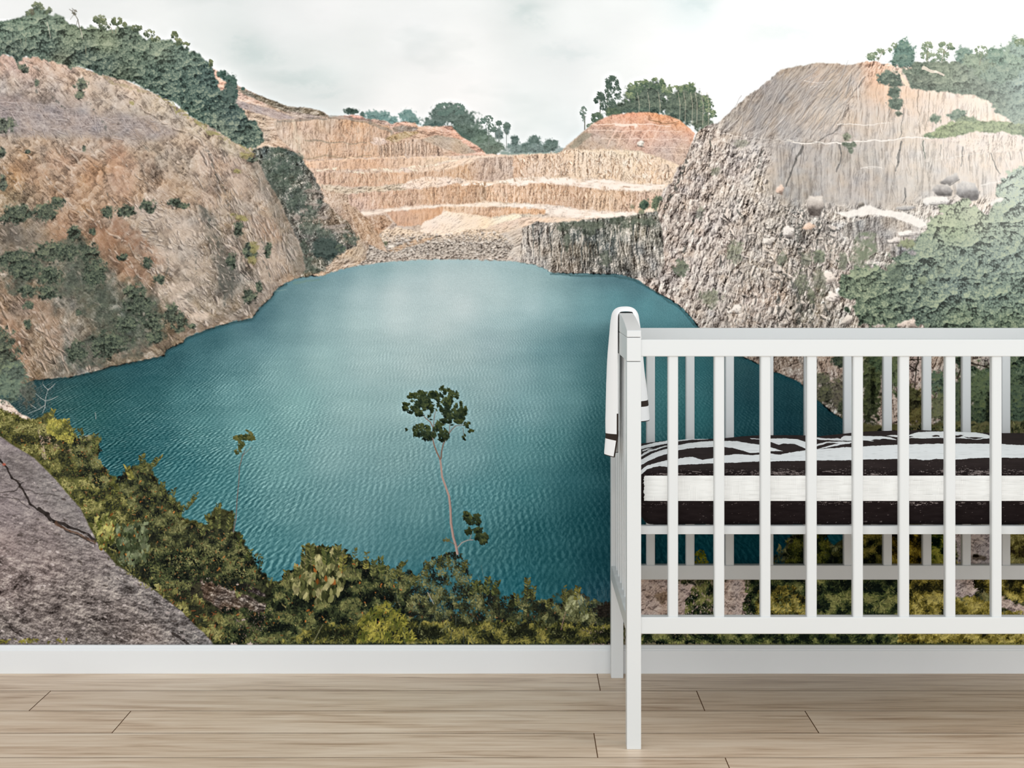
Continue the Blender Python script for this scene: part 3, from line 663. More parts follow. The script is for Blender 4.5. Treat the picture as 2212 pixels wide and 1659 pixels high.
    for pts, w in [([(180, 215), (200, 235), (215, 262), (228, 285)], 6), ([(110, 205), (130, 228), (140, 238)], 5), ([(85, 200), (75, 180)], 4), ([(440, 310), (460, 350), (480, 400), (500, 440)], 4), ([(430, 440), (455, 480), (470, 520), (490, 560), (510, 610)], 9),
                   ([(300, 300), (320, 320), (330, 330)], 5), ([(230, 390), (236, 410), (240, 440)], 4), ([(480, 600), (484, 640), (486, 670)], 8), ([(500, 590), (505, 640)], 6), ([(560, 520), (575, 560), (590, 610)], 6),
                   ([(360, 560), (362, 595)], 5), ([(425, 545), (426, 600)], 5)]:
        line(pts, w, w * .6, (84, 86, 80), .48, 12, int(pts[0][0]) % 9)
    # orange scars
    for cx, cy, rx, ry in [(60, 370, 40, 26), (200, 375, 22, 34), (250, 330, 20, 16), (120, 345, 26, 20), (150, 470, 30, 18), (230, 515, 30, 20), (270, 590, 22, 16), (140, 505, 26, 16), (250, 355, 18, 30), (450, 430, 18, 22), (320, 350, 14, 20), (130, 675, 10, 10)]:
        sl, X, Y, m = ell(cx, cy, rx, ry, .7, 12, cx % 9, 2)
        put(sl, m * .13, (190, 136, 102))
    # pale cracked face lower right
    for cx, cy, rx, ry, a in [(360, 560, 26, 26, .3), (410, 500, 50, 22, .25), (430, 580, 34, 24, .22), (395, 620, 30, 14, .5), (435, 680, 22, 7, .6), (340, 545, 26, 10, .3), (510, 400, 20, 26, .25), (385, 650, 16, 16, .3), (480, 440, 10, 30, .2)]:
        sl, X, Y, m = ell(cx, cy, rx, ry, .9, 9, cx % 9, 2)
        put(sl, m * a, (226, 206, 188))
    # vegetation creeping over the lower left
    V = [(110, 540), (150, 505), (185, 500), (205, 540), (230, 560), (262, 600), (290, 600), (320, 625), (345, 665), (356, 700), (350, 748), (318, 752), (290, 790), (240, 782), (200, 796), (150, 800), (140, 760), (180, 740), (200, 710), (180, 680),
         (165, 640), (120, 640), (60, 650), (30, 640), (0, 600), (-100, 580), (-100, 540), (60, 560)]
    sl, X, Y, m = area(V, 18, 24, 6, 2)
    k = np.clip(.55 + 1.3 * fbm(X / 22, Y / 22, 8, 4, .6), 0, 1)
    put(sl, m * k * .8, green(np.broadcast_to(np.array([84, 92, 80], f32), X.shape + (3,)), leaftex(X, Y, 5, 26, 9, 4), .5, (160, 166, 130), .4))
    for i, (cx, cy, rx, ry) in enumerate([(35, 462, 42, 22), (100, 458, 26, 20), (125, 437, 16, 14), (320, 445, 17, 14), (378, 439, 14, 11), (398, 445, 12, 6), (238, 458, 16, 12), (272, 458, 20, 15), (160, 505, 14, 18), (190, 545, 22, 22),
                                         (30, 560, 50, 22), (60, 585, 50, 20), (110, 545, 46, 22), (150, 545, 26, 20), (110, 600, 30, 16), (205, 590, 26, 34), (200, 600, 20, 18), (60, 628, 20, 14), (105, 632, 30, 16), (290, 630, 22, 18),
                                         (300, 660, 32, 28), (270, 700, 30, 20), (330, 700, 24, 30), (250, 740, 36, 20), (165, 758, 26, 22), (230, 745, 36, 30), (335, 730, 22, 14), (345, 602, 14, 12), (320, 568, 14, 12), (265, 555, 12, 8),
                                         (370, 680, 18, 24), (388, 698, 16, 20), (540, 545, 16, 18), (500, 565, 12, 16), (515, 495, 10, 16), (580, 540, 10, 16), (8, 270, 26, 17), (175, 185, 14, 16), (170, 205, 10, 10), (45, 145, 10, 8), (55, 150, 9, 7),
                                         (80, 178, 7, 8), (5, 395, 10, 18), (5, 330, 8, 12), (60, 700, 8, 12), (416, 704, 10, 6), (182, 322, 5, 7), (60, 328, 6, 5), (540, 640, 16, 16), (560, 620, 8, 12), (200, 500, 8, 8), (0, 770, 40, 60), (20, 810, 30, 30),
                                         (170, 675, 8, 7), (60, 660, 12, 8), (108, 585, 16, 10), (545, 345, 12, 6)]):
        bush(cx, cy, rx, ry, (76, 88, 74) if cy > 420 else (98, 106, 92), i % 13, .85, 9, .42, (158, 166, 124), .5, 8, 3.6, .02, .9, 1.5)
    for cx, cy, rx, ry in [(520, 470, 18, 6), (530, 475, 10, 4), (545, 560, 10, 10), (548, 535, 10, 14), (506, 463, 8, 4), (512, 370, 12, 5), (400, 235, 12, 10), (285, 222, 6, 5), (500, 285, 26, 7), (450, 265, 20, 7), (530, 335, 16, 8)]:
        bush(cx, cy, rx, ry, (158, 148, 92), cx % 7, .8, 6, .6, (206, 190, 120), .4, 6, 3, .05, .75)
    # grassy yellow fringe below the wood
    line([(340, 205), (390, 236), (425, 264), (470, 290), (520, 318), (548, 330)], 9, 12, (158, 150, 108), .75, 14, 4)
    line([(200, 156), (250, 176), (300, 190), (345, 212)], 5, 6, (170, 156, 124), .5, 10, 5)
    # the wood
    F = [(-170, 40), (0, 48), (15, 42), (51, 38), (58, 27), (76, 14), (86, 14), (96, 21), (116, 32), (132, 34), (147, 50), (162, 56), (187, 63), (195, 56), (212, 60), (240, 64), (258, 58), (279, 56), (300, 66), (311, 86),
         (337, 82), (354, 88), (370, 88), (388, 92), (400, 100), (410, 112), (425, 114), (441, 128), (456, 138), (466, 164), (479, 198), (492, 214), (509, 222), (527, 238), (537, 256), (552, 264), (566, 283), (572, 305), (548, 322), (519, 314), (481, 290), (446, 270),
         (415, 254), (385, 227), (360, 216), (342, 206), (304, 186), (268, 174), (228, 164), (208, 158), (177, 145), (152, 146), (116, 134), (84, 124), (51, 124), (40, 138), (30, 127), (13, 119), (-170, 100)]
    trees(F, [(0, 70, (116, 136, 118)), (60, 60, (124, 144, 122)), (100, 50, (122, 140, 120)), (100, 100, (96, 114, 102)), (30, 110, (96, 110, 98)), (160, 80, (124, 138, 112)), (180, 120, (86, 102, 92)),
              (230, 90, (132, 144, 114)), (230, 140, (84, 102, 92)), (280, 80, (108, 124, 106)), (300, 120, (102, 120, 102)), (340, 110, (130, 146, 124)), (330, 160, (86, 106, 94)), (400, 130, (108, 128, 114)),
              (400, 180, (84, 106, 96)), (450, 170, (86, 108, 102)), (440, 220, (80, 102, 94)), (500, 260, (78, 98, 94)), (480, 280, (108, 122, 106)), (540, 300, (90, 108, 96)), (420, 240, (86, 108, 94)), (260, 165, (92, 104, 86)), (130, 135, (112, 118, 98))],
          3, 26, 11, 4.5, 7, 8, .52, (186, 192, 160), .55, 1, 1.55, 200.)
    for cx, cy, rx, ry in [(500, 185, 14, 24), (496, 205, 18, 18)]:
        bush(cx, cy, rx, ry, (84, 104, 96), 5, .6, 7, .6, (150, 164, 140), .35, 7, 4)
    for cx, cy, rx, ry in [(480, 160, 12, 9), (494, 170, 14, 9), (505, 178, 7, 6), (525, 192, 4, 4)]:
        bush(cx, cy, rx, ry, (84, 108, 98), 5, .4, 7, .6, (140, 158, 140), .35, 7, 4)
    T3 = ((74, 84, 72), (104, 114, 92), (146, 150, 118))
    for cx, cy, rx, ry, n in [(80, 12, 12, 7, 70), (66, 28, 10, 8, 60), (215, 42, 14, 9, 130), (226, 52, 14, 12, 90), (252, 46, 12, 9, 110), (294, 60, 12, 7, 70), (322, 72, 14, 8, 50), (377, 76, 7, 8, 70), (384, 90, 10, 8, 80), (402, 98, 8, 6, 60),
                              (264, 56, 10, 8, 70), (100, 22, 12, 8, 70), (335, 84, 10, 6, 50), (455, 136, 5, 8, 40)]:
        crown(cx, cy, rx, ry, n, 6, T3, int(cx) % 9, -.2)
    for pts, w, c in [([(102, 48), (106, 65), (109, 82)], 1.6, (190, 188, 170)), ([(174, 62), (176, 74), (178, 84)], 1.8, (184, 180, 164)), ([(172, 60), (168, 42), (160, 28), (150, 20)], 1.8, (110, 104, 92)), ([(168, 42), (165, 54)], 1.2, (110, 104, 92)),
                      ([(160, 30), (152, 42)], 1., (120, 112, 100)), ([(162, 30), (160, 22), (156, 18)], 1.4, (100, 94, 84)), ([(244, 72), (240, 60), (232, 52)], 1.2, (150, 140, 120)), ([(250, 72), (250, 60)], 1.2, (150, 140, 120)),
                      ([(56, 82), (56, 98)], 1.2, (150, 152, 132)), ([(44, 84), (46, 96)], 1.2, (150, 152, 132)), ([(185, 100), (186, 118)], 1.2, (146, 140, 116)), ([(452, 128), (456, 140)], 1.2, (100, 96, 84))]:
        line(pts, w, w * .7, c, .85)
    crown(161, 27, 6, 6, 24, 4, ((90, 88, 76), (110, 104, 90)), 2, -.5); crown(70, 26, 4, 6, 30, 4, ((90, 88, 76), (110, 104, 90)), 2, -.5)


def paint_right():
    # dark streaked wall at the end of the lake
    rock([(1120, 560), (1130, 492), (1158, 479), (1201, 482), (1277, 474), (1353, 467), (1396, 458), (1425, 456), (1450, 470), (1445, 560), (1420, 630), (1370, 606), (1330, 592), (1190, 590), (1172, 577), (1130, 568)],
         [(1140, 520, (196, 184, 172)), (1150, 550, (190, 178, 166)), (1180, 500, (160, 150, 140)), (1200, 540, (140, 134, 126)), (1230, 500, (118, 120, 110)), (1260, 540, (120, 116, 108)), (1230, 575, (120, 112, 104)),
          (1300, 520, (104, 108, 102)), (1300, 570, (96, 98, 96)), (1350, 490, (128, 126, 110)), (1370, 540, (130, 126, 120)), (1400, 500, (140, 136, 124)), (1400, 580, (170, 160, 150)), (1340, 600, (90, 92, 90)), (1180, 575, (150, 142, 132))],
         82, 4, 11, 1.25, 2, 1.2, 10, 4, 8)
    for i in range(46):
        x = RG.uniform(1150, 1405); y = 492 + RG.uniform(-6, 24) - max(0, (x - 1280)) * .1; h = RG.uniform(25, 80)
        y2 = min(y + h, 566 + max(0, (x - 1150)) * .13)
        c = (70, 76, 74) if i % 2 else (206, 196, 184)
        line([(x, y), (x - 3, (y + y2) / 2), (x - 2, y2)], RG.uniform(2, 5) if i % 2 else RG.uniform(1.5, 3.5), 1.4, c, .55, 6, i % 11)
    for cx, cy, rx, ry in [(1215, 490, 16, 10), (1250, 485, 22, 9), (1285, 486, 26, 10), (1270, 500, 20, 12), (1330, 476, 24, 8), (1380, 476, 24, 9), (1225, 520, 8, 20), (1308, 560, 12, 20), (1400, 480, 18, 12), (1350, 485, 20, 8)]:
        bush(cx, cy, rx, ry, (98, 106, 90), cx % 9, .8, 7, .5, (160, 170, 140), .35, 7, 3.5, .08, .7)
    # big right-hand hill
    C = [(1700, 160, (178, 164, 150)), (1660, 185, (166, 154, 146)), (1650, 215, (152, 144, 138)), (1690, 210, (154, 146, 140)), (1620, 220, (160, 150, 142)), (1740, 150, (180, 166, 152)), (1760, 170, (196, 174, 158)),
         (1800, 145, (178, 164, 152)), (1850, 150, (188, 172, 158)), (1730, 190, (166, 156, 148)), (1790, 190, (180, 168, 156)), (1840, 190, (190, 174, 160)), (1880, 140, (218, 172, 142)), (1890, 160, (220, 178, 152)),
         (1910, 175, (232, 190, 156)), (1935, 160, (230, 206, 188)), (1900, 200, (222, 190, 166)), (1950, 200, (230, 194, 164)), (1960, 230, (228, 204, 184)), (2010, 220, (236, 212, 192)), (2060, 215, (238, 216, 198)),
         (2110, 230, (244, 224, 204)), (2150, 245, (240, 220, 202)), (1580, 260, (170, 162, 154)), (1600, 280, (190, 178, 168)), (1640, 260, (160, 152, 146)), (1690, 260, (170, 160, 152)), (1750, 250, (190, 176, 164)),
         (1800, 240, (196, 182, 168)), (1850, 240, (208, 190, 174)), (1800, 290, (198, 182, 170)), (1900, 270, (206, 190, 176)), (1880, 295, (198, 184, 172)), (1950, 280, (210, 196, 182)), (2000, 270, (232, 212, 194)),
         (1700, 330, (172, 162, 154)), (1760, 330, (178, 168, 160)), (1820, 330, (168, 160, 152)), (1880, 340, (184, 174, 164)), (1940, 340, (208, 194, 182)), (2000, 340, (214, 202, 190)), (2060, 330, (226, 208, 194)),
         (2120, 330, (236, 218, 202)), (2180, 320, (238, 220, 206)), (2180, 370, (230, 212, 198)), (2100, 380, (220, 204, 190)), (1720, 400, (168, 160, 152)), (1790, 400, (182, 170, 160)), (1860, 400, (180, 168, 160)),
         (1920, 400, (176, 166, 158)), (1980, 400, (206, 194, 182)), (2040, 420, (196, 184, 174)), (1540, 310, (200, 184, 172)), (1520, 350, (184, 168, 156)), (1570, 340, (176, 164, 156)), (1590, 370, (184, 168, 158)),
         (1640, 340, (206, 192, 180)), (1640, 400, (204, 192, 178)), (1500, 400, (192, 176, 166)), (1560, 420, (196, 182, 170)), (1610, 450, (196, 182, 170)), (1470, 450, (178, 162, 150)), (1450, 510, (180, 166, 156)),
         (1520, 480, (198, 182, 172)), (1580, 520, (192, 176, 164)), (1640, 500, (182, 170, 158)), (1700, 470, (156, 148, 138)), (1760, 460, (150, 142, 134)), (1680, 560, (184, 170, 156)), (1740, 530, (148, 138, 128)),
         (1740, 600, (150, 140, 128)), (1780, 620, (130, 124, 112)), (1440, 570, (190, 174, 164)), (1420, 600, (186, 172, 162)), (1500, 600, (200, 184, 172)), (1560, 600, (192, 178, 166)), (1620, 580, (184, 172, 158)),
         (1620, 650, (196, 176, 162)), (1580, 680, (186, 172, 160)), (1540, 660, (196, 182, 170)), (1680, 650, (190, 168, 152)), (1700, 690, (170, 156, 144)), (1730, 670, (118, 116, 104)), (1770, 680, (150, 140, 126)),
         (1800, 600, (190, 174, 162)), (1830, 480, (196, 186, 176)), (1870, 470, (176, 166, 158)), (1930, 470, (180, 168, 158)), (1880, 520, (166, 156, 146)), (1960, 480, (200, 190, 180)), (1800, 540, (176, 164, 152)),
         (1940, 560, (156, 150, 140)), (1830, 650, (180, 166, 152)), (1820, 700, (180, 168, 154)), (1960, 690, (196, 176, 160)), (2030, 690, (180, 160, 146)), (1640, 790, (170, 154, 140)), (1700, 800, (150, 136, 122)),
         (1760, 800, (180, 162, 148)), (1800, 820, (150, 140, 124)), (1840, 870, (150, 140, 124)), (1900, 880, (180, 160, 144)), (1980, 800, (196, 168, 150)), (2090, 790, (180, 164, 150)), (2200, 700, (140, 140, 124)), (2200, 900, (110, 110, 90))]
    P = [(1420, 600), (1436, 570), (1430, 500), (1421, 456), (1429, 434), (1431, 408), (1452, 396), (1459, 368), (1480, 348), (1492, 315), (1505, 287), (1530, 270), (1540, 267), (1556, 264), (1568, 251), (1589, 231), (1606, 216),
         (1621, 203), (1652, 181), (1670, 164), (1687, 151), (1728, 142), (1773, 135), (1814, 138), (1839, 140), (1867, 133), (1892, 131), (1905, 137), (1951, 141), (2380, 200), (2380, 960), (1880, 960), (1830, 912), (1822, 906),
         (1800, 892), (1771, 869), (1745, 840), (1718, 820), (1673, 803), (1640, 786), (1606, 771), (1550, 738), (1512, 710), (1497, 690), (1470, 662), (1440, 642), (1400, 620), (1372, 601)]
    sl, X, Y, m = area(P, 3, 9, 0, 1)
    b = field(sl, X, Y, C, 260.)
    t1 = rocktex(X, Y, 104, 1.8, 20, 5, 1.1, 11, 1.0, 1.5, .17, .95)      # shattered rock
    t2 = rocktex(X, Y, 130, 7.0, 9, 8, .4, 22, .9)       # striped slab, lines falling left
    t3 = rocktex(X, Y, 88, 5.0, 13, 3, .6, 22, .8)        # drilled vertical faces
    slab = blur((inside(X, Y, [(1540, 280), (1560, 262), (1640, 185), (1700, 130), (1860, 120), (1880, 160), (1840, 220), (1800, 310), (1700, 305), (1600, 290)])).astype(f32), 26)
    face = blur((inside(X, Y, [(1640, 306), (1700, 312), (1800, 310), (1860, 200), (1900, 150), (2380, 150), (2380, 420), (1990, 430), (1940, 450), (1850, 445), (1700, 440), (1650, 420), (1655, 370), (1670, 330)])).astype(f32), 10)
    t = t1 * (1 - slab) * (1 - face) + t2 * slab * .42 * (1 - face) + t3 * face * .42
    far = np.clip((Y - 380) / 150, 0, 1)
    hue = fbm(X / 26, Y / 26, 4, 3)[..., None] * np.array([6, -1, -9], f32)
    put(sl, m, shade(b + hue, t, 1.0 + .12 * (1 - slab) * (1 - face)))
    # seams and joints
    D, Lt = (92, 88, 84), (240, 230, 220)
    for pts, w, c, a in [([(1735, 316), (1722, 345), (1708, 375), (1698, 400)], 5, D, .75), ([(1812, 312), (1818, 330), (1812, 355), (1806, 372)], 4, D, .65), ([(1948, 305), (1945, 325), (1940, 350), (1936, 368)], 5, D, .7),
                         ([(1995, 304), (1994, 325), (1997, 342)], 3, (90, 96, 84), .65), ([(2078, 310), (2079, 340), (2077, 360)], 3.4, D, .6), ([(2135, 300), (2142, 330), (2150, 360), (2158, 375)], 3.4, D, .6), ([(1955, 405), (1957, 425), (1950, 440)], 3, D, .7),
                         ([(1822, 268), (1800, 290), (1780, 300), (1768, 305)], 3, D, .55), ([(1870, 168), (1856, 188), (1838, 206)], 2.4, D, .6), ([(1838, 192), (1828, 205)], 2., D, .5), ([(1950, 235), (1950, 260), (1946, 285), (1942, 300)], 2.4, D, .5),
                         ([(1984, 196), (1982, 230), (1986, 265), (1990, 290)], 2.4, (120, 104, 88), .6), ([(2008, 200), (2006, 240), (2000, 280)], 2., (120, 104, 88), .5), ([(1922, 235), (1920, 260)], 2., D, .45), ([(1716, 318), (1706, 345)], 2, D, .5),
                         ([(1905, 320), (1903, 345)], 2, D, .45), ([(2030, 315), (2031, 335)], 2, D, .45), ([(2180, 320), (2185, 345)], 2, D, .5), ([(2204, 320), (2210, 350)], 2, D, .5), ([(2093, 335), (2094, 370)], 2, D, .4),
                         ([(1700, 304), (1740, 311), (1800, 308), (1850, 306), (1920, 302), (1990, 299), (2040, 296)], 3.4, Lt, .8), ([(1690, 302), (1740, 308), (1830, 308)], 1.6, (110, 104, 96), .4), ([(1812, 268), (1850, 270), (1880, 268), (1930, 266)], 2.4, Lt, .6),
                         ([(1860, 364), (1905, 363)], 2, Lt, .5), ([(2020, 345), (2060, 340), (2110, 332), (2212, 320)], 2., Lt, .5), ([(2120, 400), (2170, 392), (2212, 388)], 3, Lt, .7),
                         ([(1735, 175), (1770, 180), (1800, 174)], 2.4, Lt, .5), ([(1748, 190), (1780, 180)], 3, Lt, .45), ([(1870, 362), (1905, 362)], 1.6, Lt, .5), ([(1545, 282), (1580, 292), (1640, 300), (1700, 305)], 2, Lt, .35)]:
        line(pts, w, w * .7, c, a, 5, int(pts[0][0]) % 9)
    for i in range(60):
        x = RG.uniform(1600, 1830); y = RG.uniform(160, 250) + max(0, 1700 - x) * .4; l = RG.uniform(25, 80)
        line([(x, y), (x - l * .62, y + l)], RG.uniform(1, 2.4), .9, (206, 196, 188) if i % 3 else (112, 106, 104), .38, 2, i % 9)
    for i in range(46):
        x = RG.uniform(1900, 2200); y = RG.uniform(320, 350); l = RG.uniform(14, 40)
        line([(x, y), (x + 1, y + l)], RG.uniform(1.4, 3), .9, (150, 134, 122) if i % 2 else (244, 232, 220), .40, 3, i % 9)
    # shattered blocks: pale tops and dark slots
    SH = [(1500, 300), (1640, 300), (1660, 420), (1850, 450), (1840, 560), (1830, 715), (1560, 715), (1500, 690), (1440, 640), (1385, 600), (1440, 560), (1440, 420)]
    crags(SH, 3600, lambda x, y: 112 + 34 * (vn(x / 14, y / 14, 3)), (4, 16), .42, (240, 226, 214), (92, 84, 78), (.2, .7), 3, -.1)
    crags([(1560, 420), (1840, 460), (1830, 715), (1560, 715)], 1500, lambda x, y: np.where(vn(x / 12, y / 12, 5) > -.2, 96, 20), (4, 22), .34, (240, 224, 210), (70, 66, 62), (.2, .7), 6, 0)
    crags([(1620, 770), (1990, 765), (2060, 800), (2000, 930), (1860, 930), (1740, 830)], 1300, lambda x, y: 80 + 50 * (vn(x / 14, y / 14, 3)), (5, 17), .42, (236, 218, 204), (66, 58, 52), (.2, .7), 5, -.1)
    crags([(1560, 270), (1700, 150), (1860, 150), (1830, 230), (1790, 300), (1640, 300)], 520, lambda x, y: 128 + 0 * x, (12, 60), .035, (206, 196, 188), (116, 108, 104), (.25, .7), 2, -.2)
    crags([(1840, 190), (2150, 240), (2000, 290), (1800, 300)], 300, lambda x, y: 96 + 0 * x, (8, 34), .08, (246, 232, 218), (160, 138, 122), (.2, .6), 2, -.1)
    crags([(1700, 312), (2230, 300), (2230, 400), (1900, 440), (1680, 430)], 380, lambda x, y: 90 + 0 * x, (8, 36), .06, (238, 228, 218), (136, 124, 116), (.15, .5), 2, -.1)
    for pts, w in [([(1535, 300), (1533, 330), (1530, 360)], 6), ([(1480, 350), (1474, 380), (1462, 400), (1452, 430), (1440, 455), (1436, 470)], 9), ([(1735, 455), (1725, 500), (1730, 540), (1742, 600), (1748, 660), (1745, 715)], 11),
                   ([(1700, 480), (1692, 520), (1700, 560), (1706, 600)], 7), ([(1770, 470), (1765, 520), (1772, 580)], 6), ([(1690, 600), (1680, 650), (1676, 715)], 7), ([(1648, 320), (1640, 350), (1636, 380)], 4), ([(1500, 480), (1490, 520), (1470, 560)], 5),
                   ([(1590, 420), (1586, 450), (1600, 480)], 4), ([(1560, 560), (1556, 600)], 5), ([(1780, 660), (1786, 715)], 8), ([(1720, 610), (1724, 715)], 10), ([(1800, 500), (1795, 560)], 5), ([(1865, 540), (1870, 580)], 5)]:
        line(pts, w, w * .7, (78, 78, 72), .62, 14, int(pts[0][0]) % 9)
    rock([(1822, 488), (1880, 468), (1940, 470), (1985, 480), (1975, 530), (1940, 545), (1890, 540), (1850, 520), (1825, 510)], [(1850, 490, (150, 144, 138)), (1900, 490, (150, 142, 136)), (1960, 500, (180, 168, 158)), (1900, 530, (160, 150, 142))], 84, 4, 12, .9, 6, 1, 12, 3, 8)
    rock([(1925, 535), (1985, 520), (1990, 560), (1950, 570), (1925, 560)], (140, 134, 128), 84, 3, 12, .8, 6, 1, 12, 3, 8)
    sl, X, Y, m = area([(1808, 460), (1850, 452), (1870, 442), (1900, 452), (1950, 458), (1990, 474), (2005, 486), (1985, 492), (1930, 470), (1880, 464), (1830, 470)], 3, 9, 4)
    put(sl, m * .9, (246, 236, 226))
    # loose boulders on the shelf
    for cx, cy, rx, ry, c in [(2030, 434, 26, 10, (230, 222, 214)), (1960, 450, 20, 5, (160, 154, 150)), (2172, 442, 28, 13, (222, 214, 204)),
                              (1685, 410, 8, 8, (220, 190, 170)), (1860, 440, 6, 5, (150, 140, 130)), (1706, 500, 12, 10, (226, 216, 206)), (1745, 490, 12, 8, (222, 190, 166)), (1590, 668, 14, 10, (240, 228, 216)), (1660, 520, 10, 8, (232, 220, 208)),
                              (1800, 640, 12, 12, (240, 226, 214)), (1790, 600, 12, 12, (236, 220, 206)), (1830, 690, 12, 10, (226, 212, 198)), (1810, 632, 8, 10, (244, 236, 226)), (1958, 698, 20, 10, (232, 212, 196)), (2000, 680, 14, 20, (226, 200, 180)), (2045, 678, 14, 14, (150, 134, 130)),
                              (1870, 590, 10, 6, (206, 190, 176)), (1950, 600, 8, 16, (214, 200, 186)), (1930, 520, 14, 6, (226, 214, 204)), (1960, 505, 16, 5, (236, 226, 216))]:
        sl, X, Y, m = ell(cx, cy, rx * 1.1, ry * 1.1, .85, max(rx, ry) * 1.1, cx % 9, 1)
        t = np.clip((cy - Y) / ry * .5 - (X - cx) / rx * .25, -.6, .6) + .35 * fbm(X / 6, Y / 6, 3, 3) - .25 * (ridge(X / 11, Y / 11, 4, 2) > .82)
        put(sl, m, shade(np.broadcast_to(np.array(c, f32), X.shape + (3,)), t, .8))
        line([(cx - rx * .8, cy + ry * .85), (cx, cy + ry), (cx + rx * .8, cy + ry * .8)], 2.5, 1.5, (96, 90, 84), .5, 2, 1)
    for pts, c in [([(2030, 394), (2047, 381), (2067, 372), (2071, 388), (2052, 400), (2040, 400)], (160, 152, 148)), ([(2012, 411), (2024, 399), (2047, 397), (2058, 412), (2055, 423), (2027, 423)], (148, 140, 136)),
                   ([(2066, 400), (2082, 391), (2105, 396), (2116, 414), (2111, 432), (2084, 431), (2066, 420)], (156, 150, 148)), ([(1741, 434), (1750, 423), (1776, 424), (1781, 446), (1770, 469), (1748, 467)], (178, 166, 156))]:
        sl, X, Y, m = area(pts, 3, 9, 3, 1)
        cy = sum(p[1] for p in pts) / len(pts)
        t = np.clip((cy - 2 - Y) / 16., -.7, .6) + .35 * fbm(X / 7, Y / 7, 4, 3)
        put(sl, m, shade(np.broadcast_to(np.array(c, f32), X.shape + (3,)), t, .8))
        line(pts[3:] , 2.5, 1.5, (92, 86, 82), .6, 2, 1)
    # woods and scrub on the hill
    hi = (196, 202, 168)
    trees([(1975, 150), (1960, 136), (2000, 134), (2080, 132), (2100, 120), (2130, 116), (2160, 120), (2180, 108), (2212, 96), (2380, 90), (2380, 300), (2212, 300), (2175, 255), (2150, 240), (2140, 222), (2100, 205), (2040, 200), (2000, 196), (1968, 190),
           (1955, 165), (1945, 150)],
          [(1970, 150, (108, 120, 102)), (2000, 180, (104, 114, 98)), (2040, 160, (124, 136, 112)), (2080, 170, (128, 140, 120)), (2120, 150, (136, 150, 134)), (2160, 190, (124, 142, 128)), (2120, 200, (110, 120, 104)), (2180, 130, (146, 168, 152)),
           (2210, 180, (152, 174, 164)), (2200, 230, (136, 156, 142)), (2150, 220, (116, 128, 112)), (2200, 280, (140, 156, 136))], 4, 28, 10, 4.5, 7, 9, .6, hi, .45, 1, 1.2)
    for cx, cy, rx, ry, c in [(1954, 112, 24, 26, (104, 136, 122)), (1950, 132, 28, 14, (98, 126, 112)), (2082, 120, 21, 20, (122, 148, 132)), (2100, 130, 22, 16, (140, 158, 132)), (2155, 125, 28, 26, (128, 154, 134)), (2190, 120, 20, 40, (146, 168, 146)), (2130, 150, 30, 20, (136, 152, 128)),
                              (2200, 105, 22, 16, (150, 172, 156)), (2160, 160, 40, 20, (128, 148, 130)), (1921, 168, 26, 16, (92, 106, 92)), (1935, 180, 18, 8, (88, 102, 88)), (1931, 200, 14, 16, (94, 108, 92)), (1934, 222, 18, 12, (92, 106, 90)), (1938, 230, 10, 8, (90, 104, 88)),
                              (1941, 246, 8, 6, (110, 116, 98)), (1985, 150, 24, 14, (104, 118, 100)), (2020, 256, 14, 11, (104, 120, 98)), (2068, 250, 22, 14, (110, 128, 108)), (2090, 262, 24, 12, (128, 142, 108)), (1830, 295, 10, 10, (134, 136, 112)), (1838, 315, 10, 9, (98, 106, 88)),
                              (1826, 312, 9, 5, (98, 106, 88)), (1838, 326, 6, 6, (100, 108, 90)), (2022, 292, 30, 7, (118, 134, 96))]:
        bush(cx, cy, rx, ry, c, cx % 11, .5, 8, .6, hi, .4, 8, 4)
    T = ((98, 116, 98), (128, 142, 118), (164, 174, 146))
    for cx, cy, rx, ry, n in [(1886, 122, 14, 8, 90), (1902, 114, 12, 8, 60), (1920, 108, 8, 4, 20), (2003, 102, 12, 12, 110), (1998, 118, 10, 10, 50), (2036, 97, 8, 6, 60), (2055, 100, 10, 7, 70), (2036, 118, 14, 14, 120), (2010, 124, 16, 10, 90), (2120, 112, 14, 14, 90),
                              (1932, 98, 6, 5, 20), (2204, 92, 12, 9, 100), (1876, 124, 6, 4, 20)]:
        crown(cx, cy, rx, ry, n, 6, T, int(cx) % 9, -.2)
    for pts in [[(2003, 132), (2004, 112), (2002, 100)], [(2034, 134), (2038, 115), (2044, 98)], [(2038, 115), (2054, 102)], [(1898, 128), (1890, 124)], [(2116, 140), (2120, 118)], [(1897, 132), (1906, 112), (1918, 106)]]:
        line(pts, 1.8, 1, (140, 136, 116), .8)
    line([(1945, 158), (1950, 170), (1960, 182)], 4, 6, (236, 212, 184), .8, 4, 1)
    line([(1996, 148), (2020, 154), (2034, 162)], 8, 5, (240, 222, 204), .7, 6, 2)
    trees([(2008, 290), (2040, 270), (2056, 262), (2100, 262), (2150, 262), (2212, 268), (2380, 270), (2380, 300), (2212, 292), (2160, 290), (2120, 284), (2060, 294), (2020, 296)],
          [(2030, 284, (140, 152, 104)), (2100, 276, (132, 146, 104)), (2160, 276, (144, 156, 112)), (2212, 284, (130, 144, 112))], 6, 20, 8, 4, 6, 8, .6, (210, 214, 150), .5, 1, 1.2)
    rock([(2052, 300), (2110, 294), (2150, 288), (2164, 282), (2190, 294), (2230, 296), (2380, 300), (2380, 330), (2212, 326), (2100, 330)], (236, 216, 200), 88, 4, 10, .55, 3, .6, 12, 3, 8)
